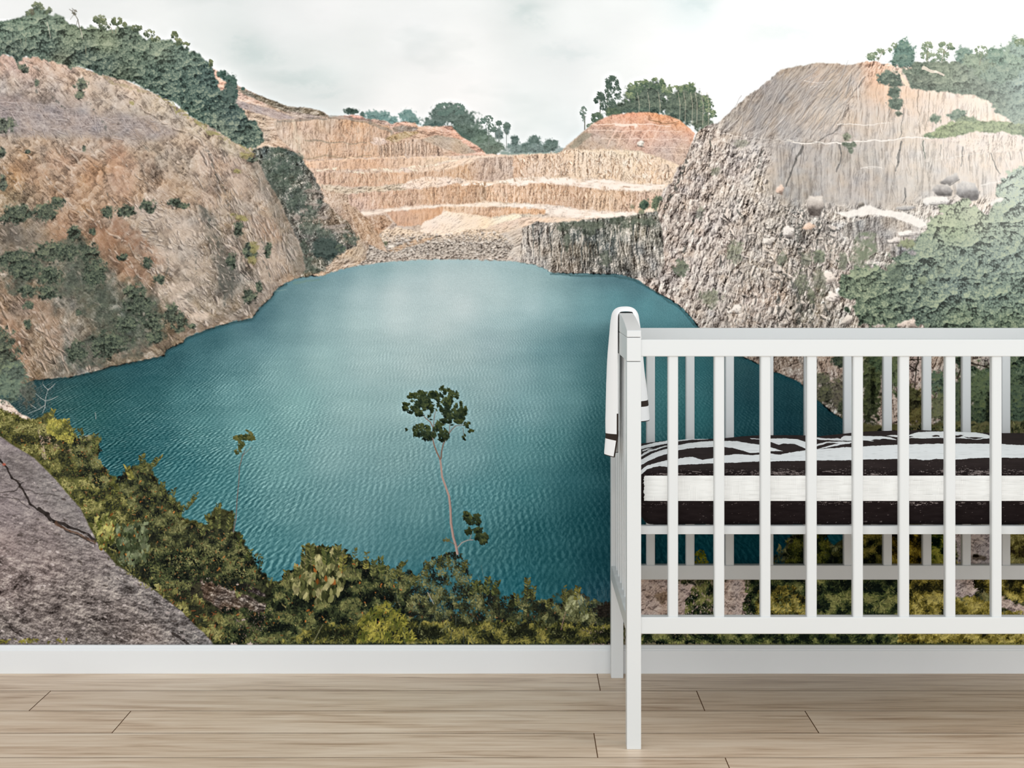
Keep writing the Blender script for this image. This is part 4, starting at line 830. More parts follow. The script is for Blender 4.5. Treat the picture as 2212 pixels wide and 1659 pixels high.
    # the large green mass over the lower right slope
    B = [(2000, 470), (2030, 450), (2070, 440), (2100, 436), (2140, 446), (2180, 430), (2150, 410), (2180, 380), (2190, 360), (2380, 340), (2380, 1000), (2150, 1000), (2130, 900), (2080, 830), (2060, 780), (2040, 730), (1990, 712), (1975, 680), (1930, 716), (1870, 716),
         (1840, 680), (1820, 640), (1826, 600), (1850, 560), (1900, 580), (1930, 560), (1960, 540), (1985, 500)]
    G = [(2040, 470, (168, 176, 136)), (2060, 500, (146, 162, 120)), (2110, 460, (176, 182, 146)), (2180, 400, (176, 190, 170)), (2212, 420, (170, 186, 168)), (2160, 480, (150, 166, 142)), (2030, 540, (122, 138, 118)), (2080, 550, (120, 138, 124)), (2150, 560, (124, 142, 130)),
         (2200, 560, (134, 152, 136)), (2000, 580, (108, 126, 110)), (2060, 620, (112, 130, 120)), (2150, 640, (112, 132, 116)), (1940, 620, (96, 114, 96)), (1900, 640, (94, 112, 90)), (1870, 620, (106, 120, 94)), (1880, 690, (94, 110, 88)), (1990, 660, (100, 118, 102)),
         (2080, 690, (104, 122, 96)), (2180, 700, (106, 124, 96)), (2200, 640, (114, 134, 116)), (2100, 800, (78, 96, 72)), (2180, 800, (84, 106, 82)), (2200, 900, (84, 104, 80))]
    trees(B, G, 7, 44, 12, 4.5, 26, 26, .42, (196, 202, 156), .55, 1, 1.7)
    sl, X, Y, m = area([(1850, 500), (1890, 500), (1895, 540), (1880, 570), (1850, 600), (1835, 570)], 10, 16, 3, 2)
    put(sl, m * np.clip(.6 + 1.2 * fbm(X / 9, Y / 9, 3, 3), 0, .9), (116, 124, 100))
    for cx, cy, rx, ry, c, a in [(1960, 526, 22, 10, (136, 142, 100), .9), (1585, 545, 20, 26, (132, 136, 112), .65), (1470, 580, 16, 18, (110, 118, 98), .85), (1535, 645, 24, 20, (126, 130, 104), .65), (1690, 560, 12, 14, (116, 120, 98), .7), (1770, 555, 16, 14, (110, 118, 94), .8),
                              (1730, 610, 14, 24, (104, 108, 86), .7), (1742, 560, 12, 18, (108, 112, 92), .6), (1770, 610, 14, 30, (112, 114, 92), .6), (1392, 444, 10, 14, (88, 104, 86), 1), (1416, 440, 8, 16, (104, 118, 92), .9), (1426, 432, 6, 8, (96, 110, 90), .9),
                              (1385, 458, 8, 6, (110, 116, 92), .8), (1366, 446, 6, 6, (140, 138, 110), .6), (1820, 565, 12, 20, (116, 122, 98), .7), (1930, 590, 20, 24, (96, 112, 92), .9), (1512, 460, 10, 16, (110, 112, 98), .6), (1545, 370, 12, 10, (124, 126, 106), .6), (1600, 310, 18, 8, (130, 130, 110), .5),
                              (1848, 720, 16, 8, (90, 104, 84), .9), (2030, 585, 10, 8, (126, 140, 116), .8), (1995, 605, 14, 10, (126, 140, 110), .8), (1752, 640, 10, 18, (104, 108, 84), .7)]:
        bush(cx, cy, rx, ry, c, cx % 11, .8, 8, .5, (176, 186, 130), .4, 8, 4, .05, a)
    # seen between the bars of the cot
    for pts, c, s in [([(1606, 765), (1720, 765), (1735, 800), (1730, 830), (1700, 815), (1673, 803), (1640, 788)], (168, 148, 132), 2), ([(1765, 765), (1820, 765), (1825, 800), (1805, 830), (1770, 810)], (190, 166, 148), 3),
                      ([(1890, 925), (1880, 900), (1900, 880), (1930, 850), (1940, 862), (1944, 930)], (206, 184, 168), 4), ([(1962, 765), (1992, 765), (1990, 826), (1968, 828), (1962, 800)], (206, 180, 164), 5),
                      ([(2085, 765), (2140, 765), (2150, 790), (2120, 800), (2090, 785)], (186, 170, 156), 6), ([(2010, 880), (2034, 890), (2036, 910), (2014, 905)], (206, 182, 162), 7)]:
        rock(pts, c, 70, 2, 12, 1.2, s, 1.3, 12, 4, 8)
    for cx, cy, rx, ry, c in [(1785, 850, 24, 22, (92, 92, 70)), (1775, 820, 20, 14, (112, 110, 88)), (1885, 800, 26, 60, (84, 96, 56)), (1880, 870, 22, 50, (66, 74, 44)), (1900, 780, 22, 22, (76, 96, 66)), (1935, 800, 14, 50, (100, 114, 76)), (1975, 880, 22, 40, (110, 100, 50)), (1970, 860, 22, 30, (72, 70, 42)),
                              (2030, 830, 22, 30, (88, 112, 88)), (2030, 880, 20, 40, (116, 120, 84)), (2070, 880, 20, 70, (80, 96, 70)), (2120, 850, 30, 60, (104, 122, 84)), (2120, 910, 30, 50, (76, 94, 68)), (2170, 850, 40, 80, (96, 116, 86)), (2200, 900, 40, 60, (88, 110, 86)), (1760, 880, 20, 16, (76, 80, 60)),
                              (1815, 850, 20, 40, (116, 108, 90)), (1820, 885, 12, 20, (80, 88, 66)), (2137, 900, 8, 60, (34, 42, 30)), (2078, 860, 5, 60, (60, 62, 46)), (1886, 830, 6, 50, (34, 40, 22)), (1815, 780, 20, 14, (70, 84, 66))]:
        bush(cx, cy, rx, ry, c, cx % 11, .7, 9, .35, (150, 156, 84), .45, 9, 4, 0, .92)
    for pts in [[(2080, 772), (2100, 785), (2130, 790), (2145, 800)], [(2070, 820), (2078, 795), (2070, 770)], [(1985, 770), (1980, 800), (1976, 840)], [(1966, 790), (1984, 806)], [(1970, 775), (1990, 778)]]:
        line(pts, 3.4, 2, (60, 52, 44), .8, 6, 3)
    # haze pooling on the right of the print
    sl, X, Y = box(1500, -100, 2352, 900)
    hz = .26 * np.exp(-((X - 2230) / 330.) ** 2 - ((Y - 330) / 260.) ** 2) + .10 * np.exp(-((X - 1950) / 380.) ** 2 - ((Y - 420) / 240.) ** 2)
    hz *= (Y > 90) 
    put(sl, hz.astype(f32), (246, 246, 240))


def water_edge():
    return [(-170, 860), (30, 838), (76, 821), (152, 815), (205, 803), (240, 792), (294, 782), (357, 768), (359, 756), (395, 740), (402, 730), (468, 705), (504, 695), (544, 689), (552, 677), (565, 661), (585, 643), (593, 630),
            (606, 618), (643, 601), (681, 597), (702, 594), (737, 582), (775, 574), (838, 566), (914, 561), (990, 560), (1089, 563), (1130, 567), (1170, 576), (1190, 589), (1230, 591), (1330, 592), (1372, 602), (1400, 621),
            (1440, 643), (1470, 663), (1497, 691), (1512, 711), (1550, 739), (1606, 772), (1640, 787), (1673, 804), (1718, 821), (1745, 841), (1771, 870), (1800, 893), (1822, 907), (1850, 940), (1860, 1000), (1850, 1100),
            (1835, 1190), (1800, 1260), (1700, 1300), (1400, 1420), (-170, 1420)]


def paint_water():
    E = water_edge()
    sl, X, Y, m = area(E, 3.0, 7, 5, 1)
    P = [(100, 830, (42, 72, 76)), (60, 860, (62, 80, 80)), (200, 820, (44, 80, 84)), (300, 795, (40, 82, 88)), (380, 775, (44, 86, 92)), (460, 730, (48, 92, 98)), (550, 700, (58, 98, 106)), (580, 670, (68, 108, 114)),
         (620, 625, (84, 122, 126)), (680, 610, (96, 132, 136)), (740, 595, (112, 148, 152)), (820, 580, (128, 162, 164)), (900, 575, (146, 176, 176)), (1000, 570, (154, 180, 180)), (1090, 575, (150, 178, 178)), (1150, 585, (140, 170, 170)),
         (640, 660, (104, 142, 146)), (700, 650, (130, 164, 166)), (780, 640, (164, 190, 190)), (860, 640, (186, 204, 202)), (950, 620, (184, 202, 200)), (1050, 610, (172, 194, 192)), (1150, 610, (156, 184, 182)), (1200, 605, (128, 160, 160)),
         (1000, 600, (176, 196, 194)), (900, 610, (168, 190, 190)), (1000, 660, (190, 206, 204)), (1080, 650, (176, 200, 198)), (1150, 660, (176, 202, 202)), (860, 690, (184, 204, 202)), (950, 700, (180, 200, 198)), (780, 700, (164, 192, 190)),
         (700, 700, (140, 174, 174)), (620, 710, (110, 150, 152)), (560, 740, (98, 142, 146)), (500, 780, (84, 130, 134)), (420, 800, (66, 114, 120)), (320, 820, (50, 98, 104)), (200, 850, (46, 94, 96)), (130, 870, (56, 98, 98)),
         (300, 880, (58, 106, 110)), (400, 860, (78, 128, 132)), (500, 850, (104, 152, 154)), (600, 800, (128, 170, 170)), (700, 780, (148, 184, 182)), (800, 780, (158, 188, 186)), (900, 780, (164, 190, 188)), (1000, 760, (164, 190, 188)),
         (1060, 740, (150, 178, 180)), (1100, 700, (152, 182, 182)), (1150, 710, (134, 170, 172)), (1200, 700, (126, 164, 166)), (1200, 650, (146, 182, 182)), (1230, 620, (112, 148, 150)), (1260, 605, (86, 122, 126)), (1300, 600, (70, 104, 110)),
         (1340, 605, (64, 98, 104)), (1380, 625, (70, 108, 114)), (1330, 640, (98, 152, 156)), (1270, 640, (118, 164, 166)), (1400, 660, (98, 158, 162)), (1450, 680, (90, 146, 150)), (1480, 690, (78, 124, 128)), (1430, 650, (82, 122, 126)),
         (1450, 705, (86, 140, 144)), (1280, 690, (108, 156, 160)), (1230, 740, (84, 132, 138)), (1300, 740, (66, 116, 122)), (1180, 760, (102, 148, 152)), (1120, 800, (134, 172, 174)), (1050, 820, (144, 178, 178)), (1200, 820, (112, 158, 160)),
         (1280, 800, (76, 128, 132)), (1300, 860, (66, 122, 126)), (1240, 870, (104, 154, 156)), (1150, 880, (122, 166, 168)), (1000, 880, (136, 174, 174)), (880, 880, (148, 184, 182)), (760, 880, (142, 180, 178)), (640, 880, (130, 176, 174)),
         (540, 920, (108, 160, 160)), (440, 930, (82, 134, 136)), (340, 950, (52, 104, 110)), (260, 930, (46, 96, 100)), (200, 900, (50, 98, 98)), (280, 1000, (42, 92, 98)), (400, 1010, (60, 116, 122)), (480, 1050, (76, 132, 136)),
         (600, 1000, (110, 160, 160)), (720, 980, (128, 170, 170)), (860, 980, (124, 166, 166)), (1000, 980, (112, 158, 160)), (1120, 970, (92, 146, 148)), (1200, 960, (76, 132, 134)), (1280, 950, (44, 100, 104)), (1300, 900, (48, 104, 108)),
         (1310, 1000, (30, 84, 90)), (1240, 1040, (44, 102, 108)), (1140, 1060, (64, 124, 128)), (1040, 1080, (78, 136, 140)), (900, 1080, (98, 148, 150)), (760, 1080, (104, 152, 154)), (620, 1090, (96, 146, 148)), (520, 1120, (76, 130, 134)),
         (600, 1180, (76, 132, 136)), (720, 1180, (84, 138, 142)), (860, 1180, (76, 130, 134)), (960, 1180, (66, 122, 126)), (1060, 1180, (54, 112, 116)), (1160, 1160, (36, 96, 102)), (1260, 1120, (28, 86, 92)), (1310, 1100, (20, 74, 82)),
         (1300, 1200, (22, 76, 84)), (1200, 1240, (32, 92, 98)), (1120, 1270, (34, 100, 108)), (600, 1240, (62, 120, 126)), (900, 1240, (52, 112, 118)), (1040, 1300, (40, 102, 112)), (900, 1320, (44, 88, 98)), (1300, 1290, (28, 76, 88)),
         (1420, 800, (70, 142, 144)), (1450, 850, (84, 152, 152)), (1420, 920, (76, 144, 146)), (1510, 800, (56, 122, 126)), (1510, 900, (60, 132, 134)), (1600, 800, (48, 94, 98)), (1600, 900, (38, 92, 98)), (1620, 850, (34, 80, 86)),
         (1700, 850, (28, 74, 80)), (1700, 920, (24, 72, 80)), (1750, 880, (32, 76, 80)), (1790, 905, (30, 68, 72)), (1400, 1180, (8, 72, 82)), (1500, 1180, (4, 74, 84)), (1600, 1180, (6, 70, 80)), (1700, 1180, (6, 64, 74)), (1820, 1180, (16, 80, 88)),
         (1450, 1000, (20, 90, 96)), (1600, 1000, (14, 84, 90)), (1440, 760, (80, 140, 144))]
    b = field(sl, X, Y, P, 900.)
    # ripples: size grows towards the viewer, crest direction swings across the lake
    # ripples: a sum of waves whose crests all run to one point up the lake
    D = np.maximum(Y - 430., 60.)
    w = (X - 1235.) / D
    z = 620. / D
    wq = .004 * fbm(X / 34, Y / 22, 4, 3); wz = .006 * fbm(X / 30, Y / 26, 8, 3)
    w = w + wq; z = z + wz
    n = np.zeros(X.shape, f32); nn = 0.
    rw = np.random.RandomState(21)
    for i in range(34):
        lam = .0070 * 3.2 ** rw.rand()
        a = math.radians(rw.normal(0, 30))
        kx, kz = 2 * math.pi / lam * math.cos(a), 2 * math.pi / lam * math.sin(a)
        gx = kx / D; gy = (-kx * w - kz * z) / D
        per = 2 * math.pi / np.sqrt(gx * gx + gy * gy)
        fade = np.clip((per - 2.6) / 1.4, 0, 1)
        am = lam ** .5
        n += (am * fade * np.sin(kx * w + kz * z + rw.rand() * 6.28)).astype(f32); nn += am * am * .5
    n = n / math.sqrt(nn)
    n = np.tanh(n * .9) * .75 + .35 * np.clip(n - .8, 0, 2) + .25 * vn(X / 2.4, Y / 1.9, 3) + .12 * vn(X / 5, Y / 3, 5)
    n = n * (.72 + .6 * np.clip(fbm(X / 110, Y / 60, 12, 3) + .4, 0, 1))
    k = np.clip((Y - 540) / 420., 0, 1)
    left = np.clip((780 - X) / 420., 0, 1) * np.clip((Y - 720) / 120., 0, 1)
    amp = (5.5 + 9 * k) * (1 - .4 * np.exp(-((X - 950) / 260.) ** 2 - ((Y - 660) / 110.) ** 2))
    amp = amp * (1 + 1.25 * left) * (1 - .35 * np.clip((X - 1150) / 150., 0, 1))
    b = b + np.array([6, 3, 5], f32) * (1 - left[..., None]) - 5 * left[..., None]
    c = b + (n * amp)[..., None] * np.array([1.1, 1.1, 1.05], f32)
    grain = RG.rand(*X.shape).astype(f32) - .5
    c = c + (c.mean(2, keepdims=True) - c) * .07
    c = c + (grain * 9)[..., None] + (fbm(X / 120, Y / 26, 14, 4) * 6)[..., None]
    put(sl, m, c)
    # wet dark rim on the left shore
    sl2, x2, y2 = box(40, 600, 620, 860)
    q = blur((1 - inside(x2, y2, E)).astype(f32), 5) * (y2 > 610)
    put(sl2, np.clip(q * 1.1, 0, .55) * inside(x2, y2, E), (40, 56, 56))
    line([(1190, 592), (1230, 594), (1330, 596), (1372, 606), (1420, 634), (1470, 668), (1500, 700), (1550, 743), (1606, 776)], 5, 5, (60, 84, 86), .45, 3, 2)
    line([(635, 610), (660, 606), (690, 603)], 7, 4, (112, 140, 134), .6, 3, 2)
    line([(594, 628), (618, 626)], 3, 2, (130, 156, 152), .5, 2, 2)
    pass


OL = ((46, 50, 34), (72, 74, 44), (102, 102, 54), (134, 130, 68), (160, 154, 90))
MD = ((34, 38, 30), (50, 56, 38), (72, 78, 48), (98, 102, 60), (130, 130, 80))
DK = ((22, 28, 22), (38, 46, 30), (58, 68, 42), (86, 94, 54), (120, 122, 70))


def paint_front():
    # left bank: pale ledge, stump and scrub
    rock([(-170, 850), (0, 862), (18, 868), (40, 888), (72, 908), (60, 920), (0, 900), (-170, 900)], (214, 196, 180), 30, 2, 10, .8, 3, .8, 10, 3, 8)
    bush(20, 835, 44, 32, (104, 122, 104), 3, .7, 9, .6, (160, 172, 130), .4, 8, 4); bush(60, 850, 18, 26, (86, 94, 84), 5, .8, 7, .6, (150, 150, 130), .3, 7, 3)
    bush(30, 800, 26, 20, (98, 112, 98), 8, .7, 9, .6)
    for i in range(70):
        x = RG.uniform(40, 110); y = RG.uniform(830, 890)
        line([(x, y), (x + RG.uniform(-12, 12), y - RG.uniform(6, 18))], 1, .8, (128, 124, 116), .35)
    for pts in [[(97, 880), (99, 858), (104, 840)], [(104, 842), (112, 836), (119, 829)], [(104, 842), (97, 836), (93, 830)], [(98, 866), (88, 860), (77, 850)], [(100, 866), (112, 862), (125, 856)], [(96, 876), (84, 884), (60, 894)], [(78, 882), (66, 874)],
                [(97, 880), (92, 892)], [(206, 892), (207, 905)]]:
        line(pts, 1.5, .9, (168, 172, 168), .8)
    A = [(-170, 885), (0, 880), (33, 896), (72, 908), (90, 900), (100, 892), (137, 908), (159, 928), (170, 945), (200, 945), (214, 940), (217, 975), (205, 988), (232, 1017), (253, 1039), (275, 1017), (307, 996), (330, 1000), (330, 1031), (347, 1050), (391, 1090), (396, 1118),
         (445, 1133), (452, 1110), (474, 1096), (500, 1107), (507, 1140), (521, 1162), (543, 1198), (560, 1227), (576, 1253), (600, 1262), (616, 1240), (652, 1223), (660, 1190), (680, 1190), (703, 1185), (733, 1190), (745, 1210), (773, 1212), (799, 1222), (829, 1225),
         (850, 1230), (877, 1222), (895, 1243), (912, 1228), (935, 1205), (989, 1196), (1014, 1228), (1014, 1262), (1032, 1262), (1057, 1250), (1080, 1270), (1088, 1300), (1117, 1296), (1135, 1262), (1151, 1276), (1156, 1300), (1182, 1300), (1218, 1276),
         (1243, 1275), (1269, 1302), (1330, 1302), (1400, 1300), (1420, 1420), (-170, 1420)]
    sl, X, Y, m = area(A, 10, 12, 6, 1)
    b = field(sl, X, Y, [(0, 920, (92, 92, 44)), (60, 940, (90, 88, 44)), (130, 930, (104, 102, 56)), (200, 1000, (96, 98, 48)), (250, 1080, (98, 100, 46)), (330, 1060, (88, 92, 50)), (300, 1120, (64, 68, 38)), (380, 1130, (78, 80, 44)), (420, 1180, (58, 62, 38)), (500, 1200, (54, 60, 38)),
                         (340, 1200, (58, 60, 38)), (440, 1250, (54, 50, 40)), (520, 1300, (48, 50, 36)), (600, 1300, (50, 54, 36)), (640, 1240, (60, 66, 40)), (700, 1230, (78, 78, 48)), (700, 1300, (50, 54, 34)), (800, 1300, (48, 56, 40)), (900, 1300, (46, 60, 46)),
                         (1000, 1300, (48, 62, 44)), (1100, 1330, (56, 64, 40)), (1200, 1340, (60, 66, 42)), (1300, 1340, (50, 54, 38)), (700, 1370, (38, 44, 28)), (900, 1380, (38, 46, 30)), (1100, 1380, (52, 56, 32)), (480, 1380, (40, 44, 28))], 300.)
    t = leaftex(X, Y, 5, 22, 9, 4.5)
    thin = np.clip(fbm(X / 17, Y / 17, 9, 3) * 2.2 + .75 + (Y - 1300) / 60. - .55 * ((X > 880) & (Y < 1330)), 0, 1)
    thin = np.maximum(thin, np.clip((860 - X) / 40., 0, 1))
    put(sl, m * (.12 + .88 * thin), green(b, t, .45, (150, 150, 80), .35))
    # earth and stones showing
    rock([(430, 1250), (480, 1262), (540, 1290), (590, 1310), (600, 1340), (560, 1390), (520, 1380), (480, 1320), (440, 1290)], [(470, 1270, (92, 78, 68)), (550, 1310, (84, 74, 66)), (560, 1360, (72, 60, 48))], 28, 3, 10, 1, 4, 1, 10, 6, 10)
    rock([(510, 1250), (540, 1262), (575, 1285), (572, 1292), (530, 1275), (508, 1262)], (52, 46, 44), 28, 3, 10, .8, 4, 1, 10, 3, 10)
    for cx, cy, r in [(548, 1345, 7), (515, 1262, 5), (508, 1275, 4), (583, 1318, 5), (590, 1322, 4), (555, 1338, 4), (527, 1340, 5), (563, 1305, 4), (505, 1392, 8), (540, 1390, 7), (322, 1212, 4), (371, 1217, 4), (408, 1222, 4), (450, 1250, 6)]:
        bush(cx, cy, r, r * .6, (196, 176, 158), cx % 9, .4, 5, .7, (236, 222, 206), .6, 6, 3)
    line([(82, 930), (86, 945), (92, 965), (98, 985)], 6, 9, (170, 152, 132), .9, 6, 3)
    for cx, cy, rx, ry in [(100, 950, 14, 10), (170, 952, 16, 8), (120, 965, 10, 8), (190, 945, 14, 6), (150, 975, 10, 5)]:
        bush(cx, cy, rx, ry, (178, 146, 122), cx % 9, .8, 6, .6, (216, 190, 166), .5, 6, 3, .1, .7)
    bush(1290, 1375, 46, 26, (176, 148, 130), 4, .8, 9, .5, (214, 190, 174), .5, 6, 3, .1, .9)
    ORG = [((186, 116, 54), .025), ((150, 112, 66), .04)]
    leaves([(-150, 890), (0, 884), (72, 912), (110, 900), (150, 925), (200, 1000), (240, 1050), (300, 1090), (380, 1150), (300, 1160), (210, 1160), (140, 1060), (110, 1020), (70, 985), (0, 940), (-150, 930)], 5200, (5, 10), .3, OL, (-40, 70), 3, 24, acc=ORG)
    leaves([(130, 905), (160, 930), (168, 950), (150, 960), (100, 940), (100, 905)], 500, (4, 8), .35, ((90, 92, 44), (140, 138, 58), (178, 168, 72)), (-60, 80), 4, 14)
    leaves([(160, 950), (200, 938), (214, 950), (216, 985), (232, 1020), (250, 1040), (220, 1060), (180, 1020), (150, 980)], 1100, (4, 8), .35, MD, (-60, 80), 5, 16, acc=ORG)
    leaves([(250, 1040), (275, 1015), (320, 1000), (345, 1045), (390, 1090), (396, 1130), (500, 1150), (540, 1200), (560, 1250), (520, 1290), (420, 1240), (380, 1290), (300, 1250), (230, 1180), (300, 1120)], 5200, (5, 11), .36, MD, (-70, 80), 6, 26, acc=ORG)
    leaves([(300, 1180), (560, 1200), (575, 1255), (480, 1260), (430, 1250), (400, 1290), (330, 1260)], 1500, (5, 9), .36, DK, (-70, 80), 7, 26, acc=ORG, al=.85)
    # fern-like tufts lower left
    leaves([(330, 1260), (420, 1290), (480, 1330), (560, 1400), (440, 1400), (390, 1320)], 1600, (7, 14), .22, OL, (-50, 60), 8, 26, acc=[((150, 90, 50), .08)])
    leaves([(480, 1310), (600, 1330), (660, 1400), (480, 1400)], 1300, (6, 11), .35, DK, (-60, 80), 8, 26, acc=ORG)
    # central shrubs
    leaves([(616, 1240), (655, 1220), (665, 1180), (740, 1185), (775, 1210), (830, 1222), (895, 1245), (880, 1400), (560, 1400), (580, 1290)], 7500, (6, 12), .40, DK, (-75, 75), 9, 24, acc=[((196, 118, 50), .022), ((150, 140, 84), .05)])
    leaves([(655, 1215), (668, 1180), (740, 1190), (745, 1260), (720, 1300), (650, 1290), (620, 1250)], 420, (12, 22), .42, ((58, 62, 34), (92, 96, 52), (140, 138, 84), (176, 168, 112)), (-85, 35), 3, 16, acc=[((206, 122, 48), .05)])
    leaves([(860, 1245), (912, 1225), (935, 1205), (989, 1192), (1014, 1228), (1020, 1290), (1000, 1340), (880, 1330)], 2400, (4, 8), .38, MD, (-60, 90), 2, 18, al=.8, keep=-.12)
    leaves([(880, 1290), (1020, 1270), (1060, 1250), (1085, 1290), (1130, 1290), (1140, 1260), (1155, 1300), (1215, 1290), (1240, 1275), (1310, 1310), (1330, 1400), (860, 1400)], 7000, (5, 10), .34, MD, (-70, 80), 12, 24, keep=-.22, acc=[((150, 104, 60), .03)])
    leaves([(860, 1340), (1330, 1350), (1330, 1405), (560, 1405), (700, 1350)], 4200, (7, 13), .28, ((34, 38, 24), (56, 60, 32), (88, 90, 42), (122, 118, 52), (152, 142, 66)), (-60, 70), 13, 30)
    leaves([(775, 1330), (830, 1300), (880, 1340), (900, 1400), (770, 1400)], 500, (9, 16), .26, ((90, 96, 36), (140, 136, 50), (180, 168, 66)), (-60, 60), 3, 20)
    leaves([(1215, 1280), (1250, 1275), (1270, 1310), (1260, 1340), (1215, 1320)], 300, (8, 15), .4, ((84, 88, 52), (130, 134, 86), (176, 178, 128)), (-70, 60), 3, 16)
    # shoots standing out against the water
    for x, y, h, le, n, L, pal in [(110, 905, 22, 6, 26, 8, OL[1:]), (150, 935, 30, -6, 26, 8, OL[1:]), (205, 985, 48, 2, 40, 9, MD[1:]), (180, 960, 34, -8, 26, 8, MD[1:]), (310, 1025, 45, -4, 60, 10, MD[1:]), (330, 1010, 25, 16, 26, 9, MD[1:]), (285, 1040, 34, -12, 40, 9, OL[1:]),
                                  (350, 1075, 34, 2, 26, 8, MD[1:]), (370, 1090, 36, 6, 26, 8, MD[1:]), (395, 1110, 34, 26, 26, 8, MD[1:]), (415, 1090, 26, 10, 14, 7, MD[1:]), (385, 1120, 28, 8, 30, 8, MD[1:]), (470, 1150, 64, 2, 60, 9, MD[1:]), (492, 1150, 40, 10, 40, 9, MD[1:]),
                                  (455, 1150, 40, -8, 34, 9, MD[1:]), (440, 1160, 30, -10, 30, 8, MD[1:]), (515, 1190, 34, 4, 40, 8, DK[1:]), (535, 1215, 28, 6, 30, 8, DK[1:]), (658, 1235, 60, 2, 50, 12, MD[1:]), (672, 1230, 54, -2, 40, 12, MD[1:]), (705, 1225, 46, -2, 40, 12, DK[1:]),
                                  (725, 1225, 48, 6, 40, 12, MD[1:]), (740, 1240, 40, 2, 30, 11, OL[1:]), (768, 1245, 62, -2, 30, 8, MD[1:]), (790, 1235, 42, 3, 22, 8, OL[1:]), (805, 1250, 40, 4, 34, 9, MD[1:]), (824, 1245, 42, -2, 34, 9, DK[1:]), (850, 1255, 44, 26, 46, 9, MD[1:]),
                                  (866, 1250, 34, -6, 30, 8, MD[1:]), (620, 1260, 28, -2, 34, 9, MD[1:]), (640, 1250, 24, 3, 26, 9, MD[1:]), (580, 1270, 22, 4, 22, 8, MD[1:]), (895, 1270, 26, 4, 30, 8, MD[1:]), (1020, 1290, 36, 6, 30, 9, DK[1:]), (1050, 1290, 44, 4, 60, 9, DK[1:]),
                                  (1066, 1290, 36, 10, 40, 9, DK[1:]), (1038, 1285, 30, -6, 34, 9, DK[1:]), (1138, 1300, 52, 2, 44, 9, MD[1:]), (1118, 1310, 28, -4, 26, 8, MD[1:]), (1150, 1300, 34, 4, 26, 8, MD[1:]), (1222, 1310, 44, -4, 36, 8, MD[1:]), (1246, 1300, 34, 3, 30, 9, OL[1:]),
                                  (1185, 1320, 26, -4, 26, 8, MD[1:]), (1262, 1330, 30, 6, 26, 8, MD[1:]), (920, 1250, 36, 4, 30, 6, MD[1:]), (945, 1240, 40, 6, 36, 6, MD[1:]), (970, 1230, 36, -3, 34, 6, MD[1:]), (1000, 1240, 30, 6, 26, 6, MD[1:])]:
        sprig(x, y, h, le, n, L, pal)
    for i in range(50):
        x = RG.uniform(1250, 1320); y = RG.uniform(1290, 1330)
        line([(x, y), (x + RG.uniform(-10, 10), y - RG.uniform(14, 44))], .9, .7, (96, 120, 124), .35)
    bush(1312, 1318, 26, 16, (44, 40, 34), 3, .8, 8, .5, (120, 100, 80), .4, 6, 3)
    for i in range(60):
        x = RG.uniform(860, 1080); y = RG.uniform(1240, 1390)
        line([(x, y), (x + RG.uniform(-12, 12), y - RG.uniform(10, 34))], 1, .8, (120, 130, 118) if i % 2 else (52, 54, 40), .5)
    line([(924, 1280), (932, 1295), (937, 1305)], 1.8, 1.2, (172, 166, 156), .9); line([(950, 1365), (962, 1355), (972, 1347)], 1.8, 1.2, (130, 130, 90), .9)
    line([(676, 1390), (690, 1362), (697, 1350)], 2.2, 1.6, (120, 120, 90), .8); line([(1212, 1360), (1218, 1335), (1222, 1322)], 1.8, 1.2, (160, 130, 116), .7)
    # two young trees standing over the water
    br = (168, 150, 142)
    line([(988, 1196), (985, 1180), (979, 1160), (974, 1130), (973, 1100), (970, 1072), (963, 1052), (955, 1030), (953, 1010), (951, 992)], 5.2, 3.8, br)
    line([(990, 1196), (987, 1180), (981, 1160), (976, 1130), (975, 1100), (972, 1072)], 1.6, 1.2, (120, 100, 96), .7)
    line([(951, 992), (944, 978), (938, 962), (934, 945), (936, 925), (930, 912), (920, 904)], 3.4, 1.8, (132, 116, 104)); line([(953, 990), (954, 975), (958, 958), (966, 944), (974, 930), (984, 920)], 3, 1.6, (124, 108, 96))
    line([(936, 925), (938, 900), (942, 885)], 1.8, 1, (124, 112, 100)); line([(934, 945), (928, 935)], 1.4, 1, (120, 108, 96)); line([(920, 904), (908, 890), (902, 882)], 1.6, 1, (110, 100, 88)); line([(970, 938), (972, 915), (968, 900)], 1.4, 1, (124, 112, 100))
    line([(984, 920), (1000, 918), (1012, 914)], 1.2, .8, (124, 112, 100)); line([(1000, 925), (1002, 940)], 1, .8, (112, 104, 92))
    line([(989, 1182), (998, 1172), (1010, 1167), (1022, 1166)], 2.2, 1.4, (160, 158, 152)); line([(1015, 1166), (1018, 1155), (1014, 1148)], 1.4, 1, (140, 136, 128)); line([(962, 1167), (972, 1170), (982, 1176)], 1.2, 1, (110, 104, 84))
    LF = ((26, 36, 30), (38, 50, 38), (56, 68, 46), (84, 94, 60))
    for cx, cy, rx, ry, n in [(905, 862, 24, 18, 420), (885, 878, 15, 14, 170), (925, 865, 18, 16, 260), (918, 885, 18, 12, 190), (903, 892, 10, 8, 70), (960, 862, 17, 26, 360), (975, 880, 24, 24, 420), (988, 895, 18, 22, 270), (1000, 885, 8, 8, 60), (956, 845, 7, 10, 60), (938, 850, 8, 12, 60),
                              (910, 930, 18, 14, 230), (925, 940, 16, 12, 150), (898, 938, 5, 5, 20), (948, 925, 12, 14, 170), (957, 940, 12, 13, 170), (990, 915, 14, 8, 90), (1012, 919, 5, 6, 34), (1018, 935, 6, 7, 44), (1005, 945, 5, 5, 22), (878, 884, 6, 5, 20), (880, 928, 4, 3, 12),
                              (965, 905, 16, 10, 110), (935, 895, 12, 12, 90), (982, 855, 8, 10, 40)]:
        crown(cx, cy, rx * 1.05, ry * 1.05, int(n * .8), 7.5, LF, int(cx) % 9, -.06)
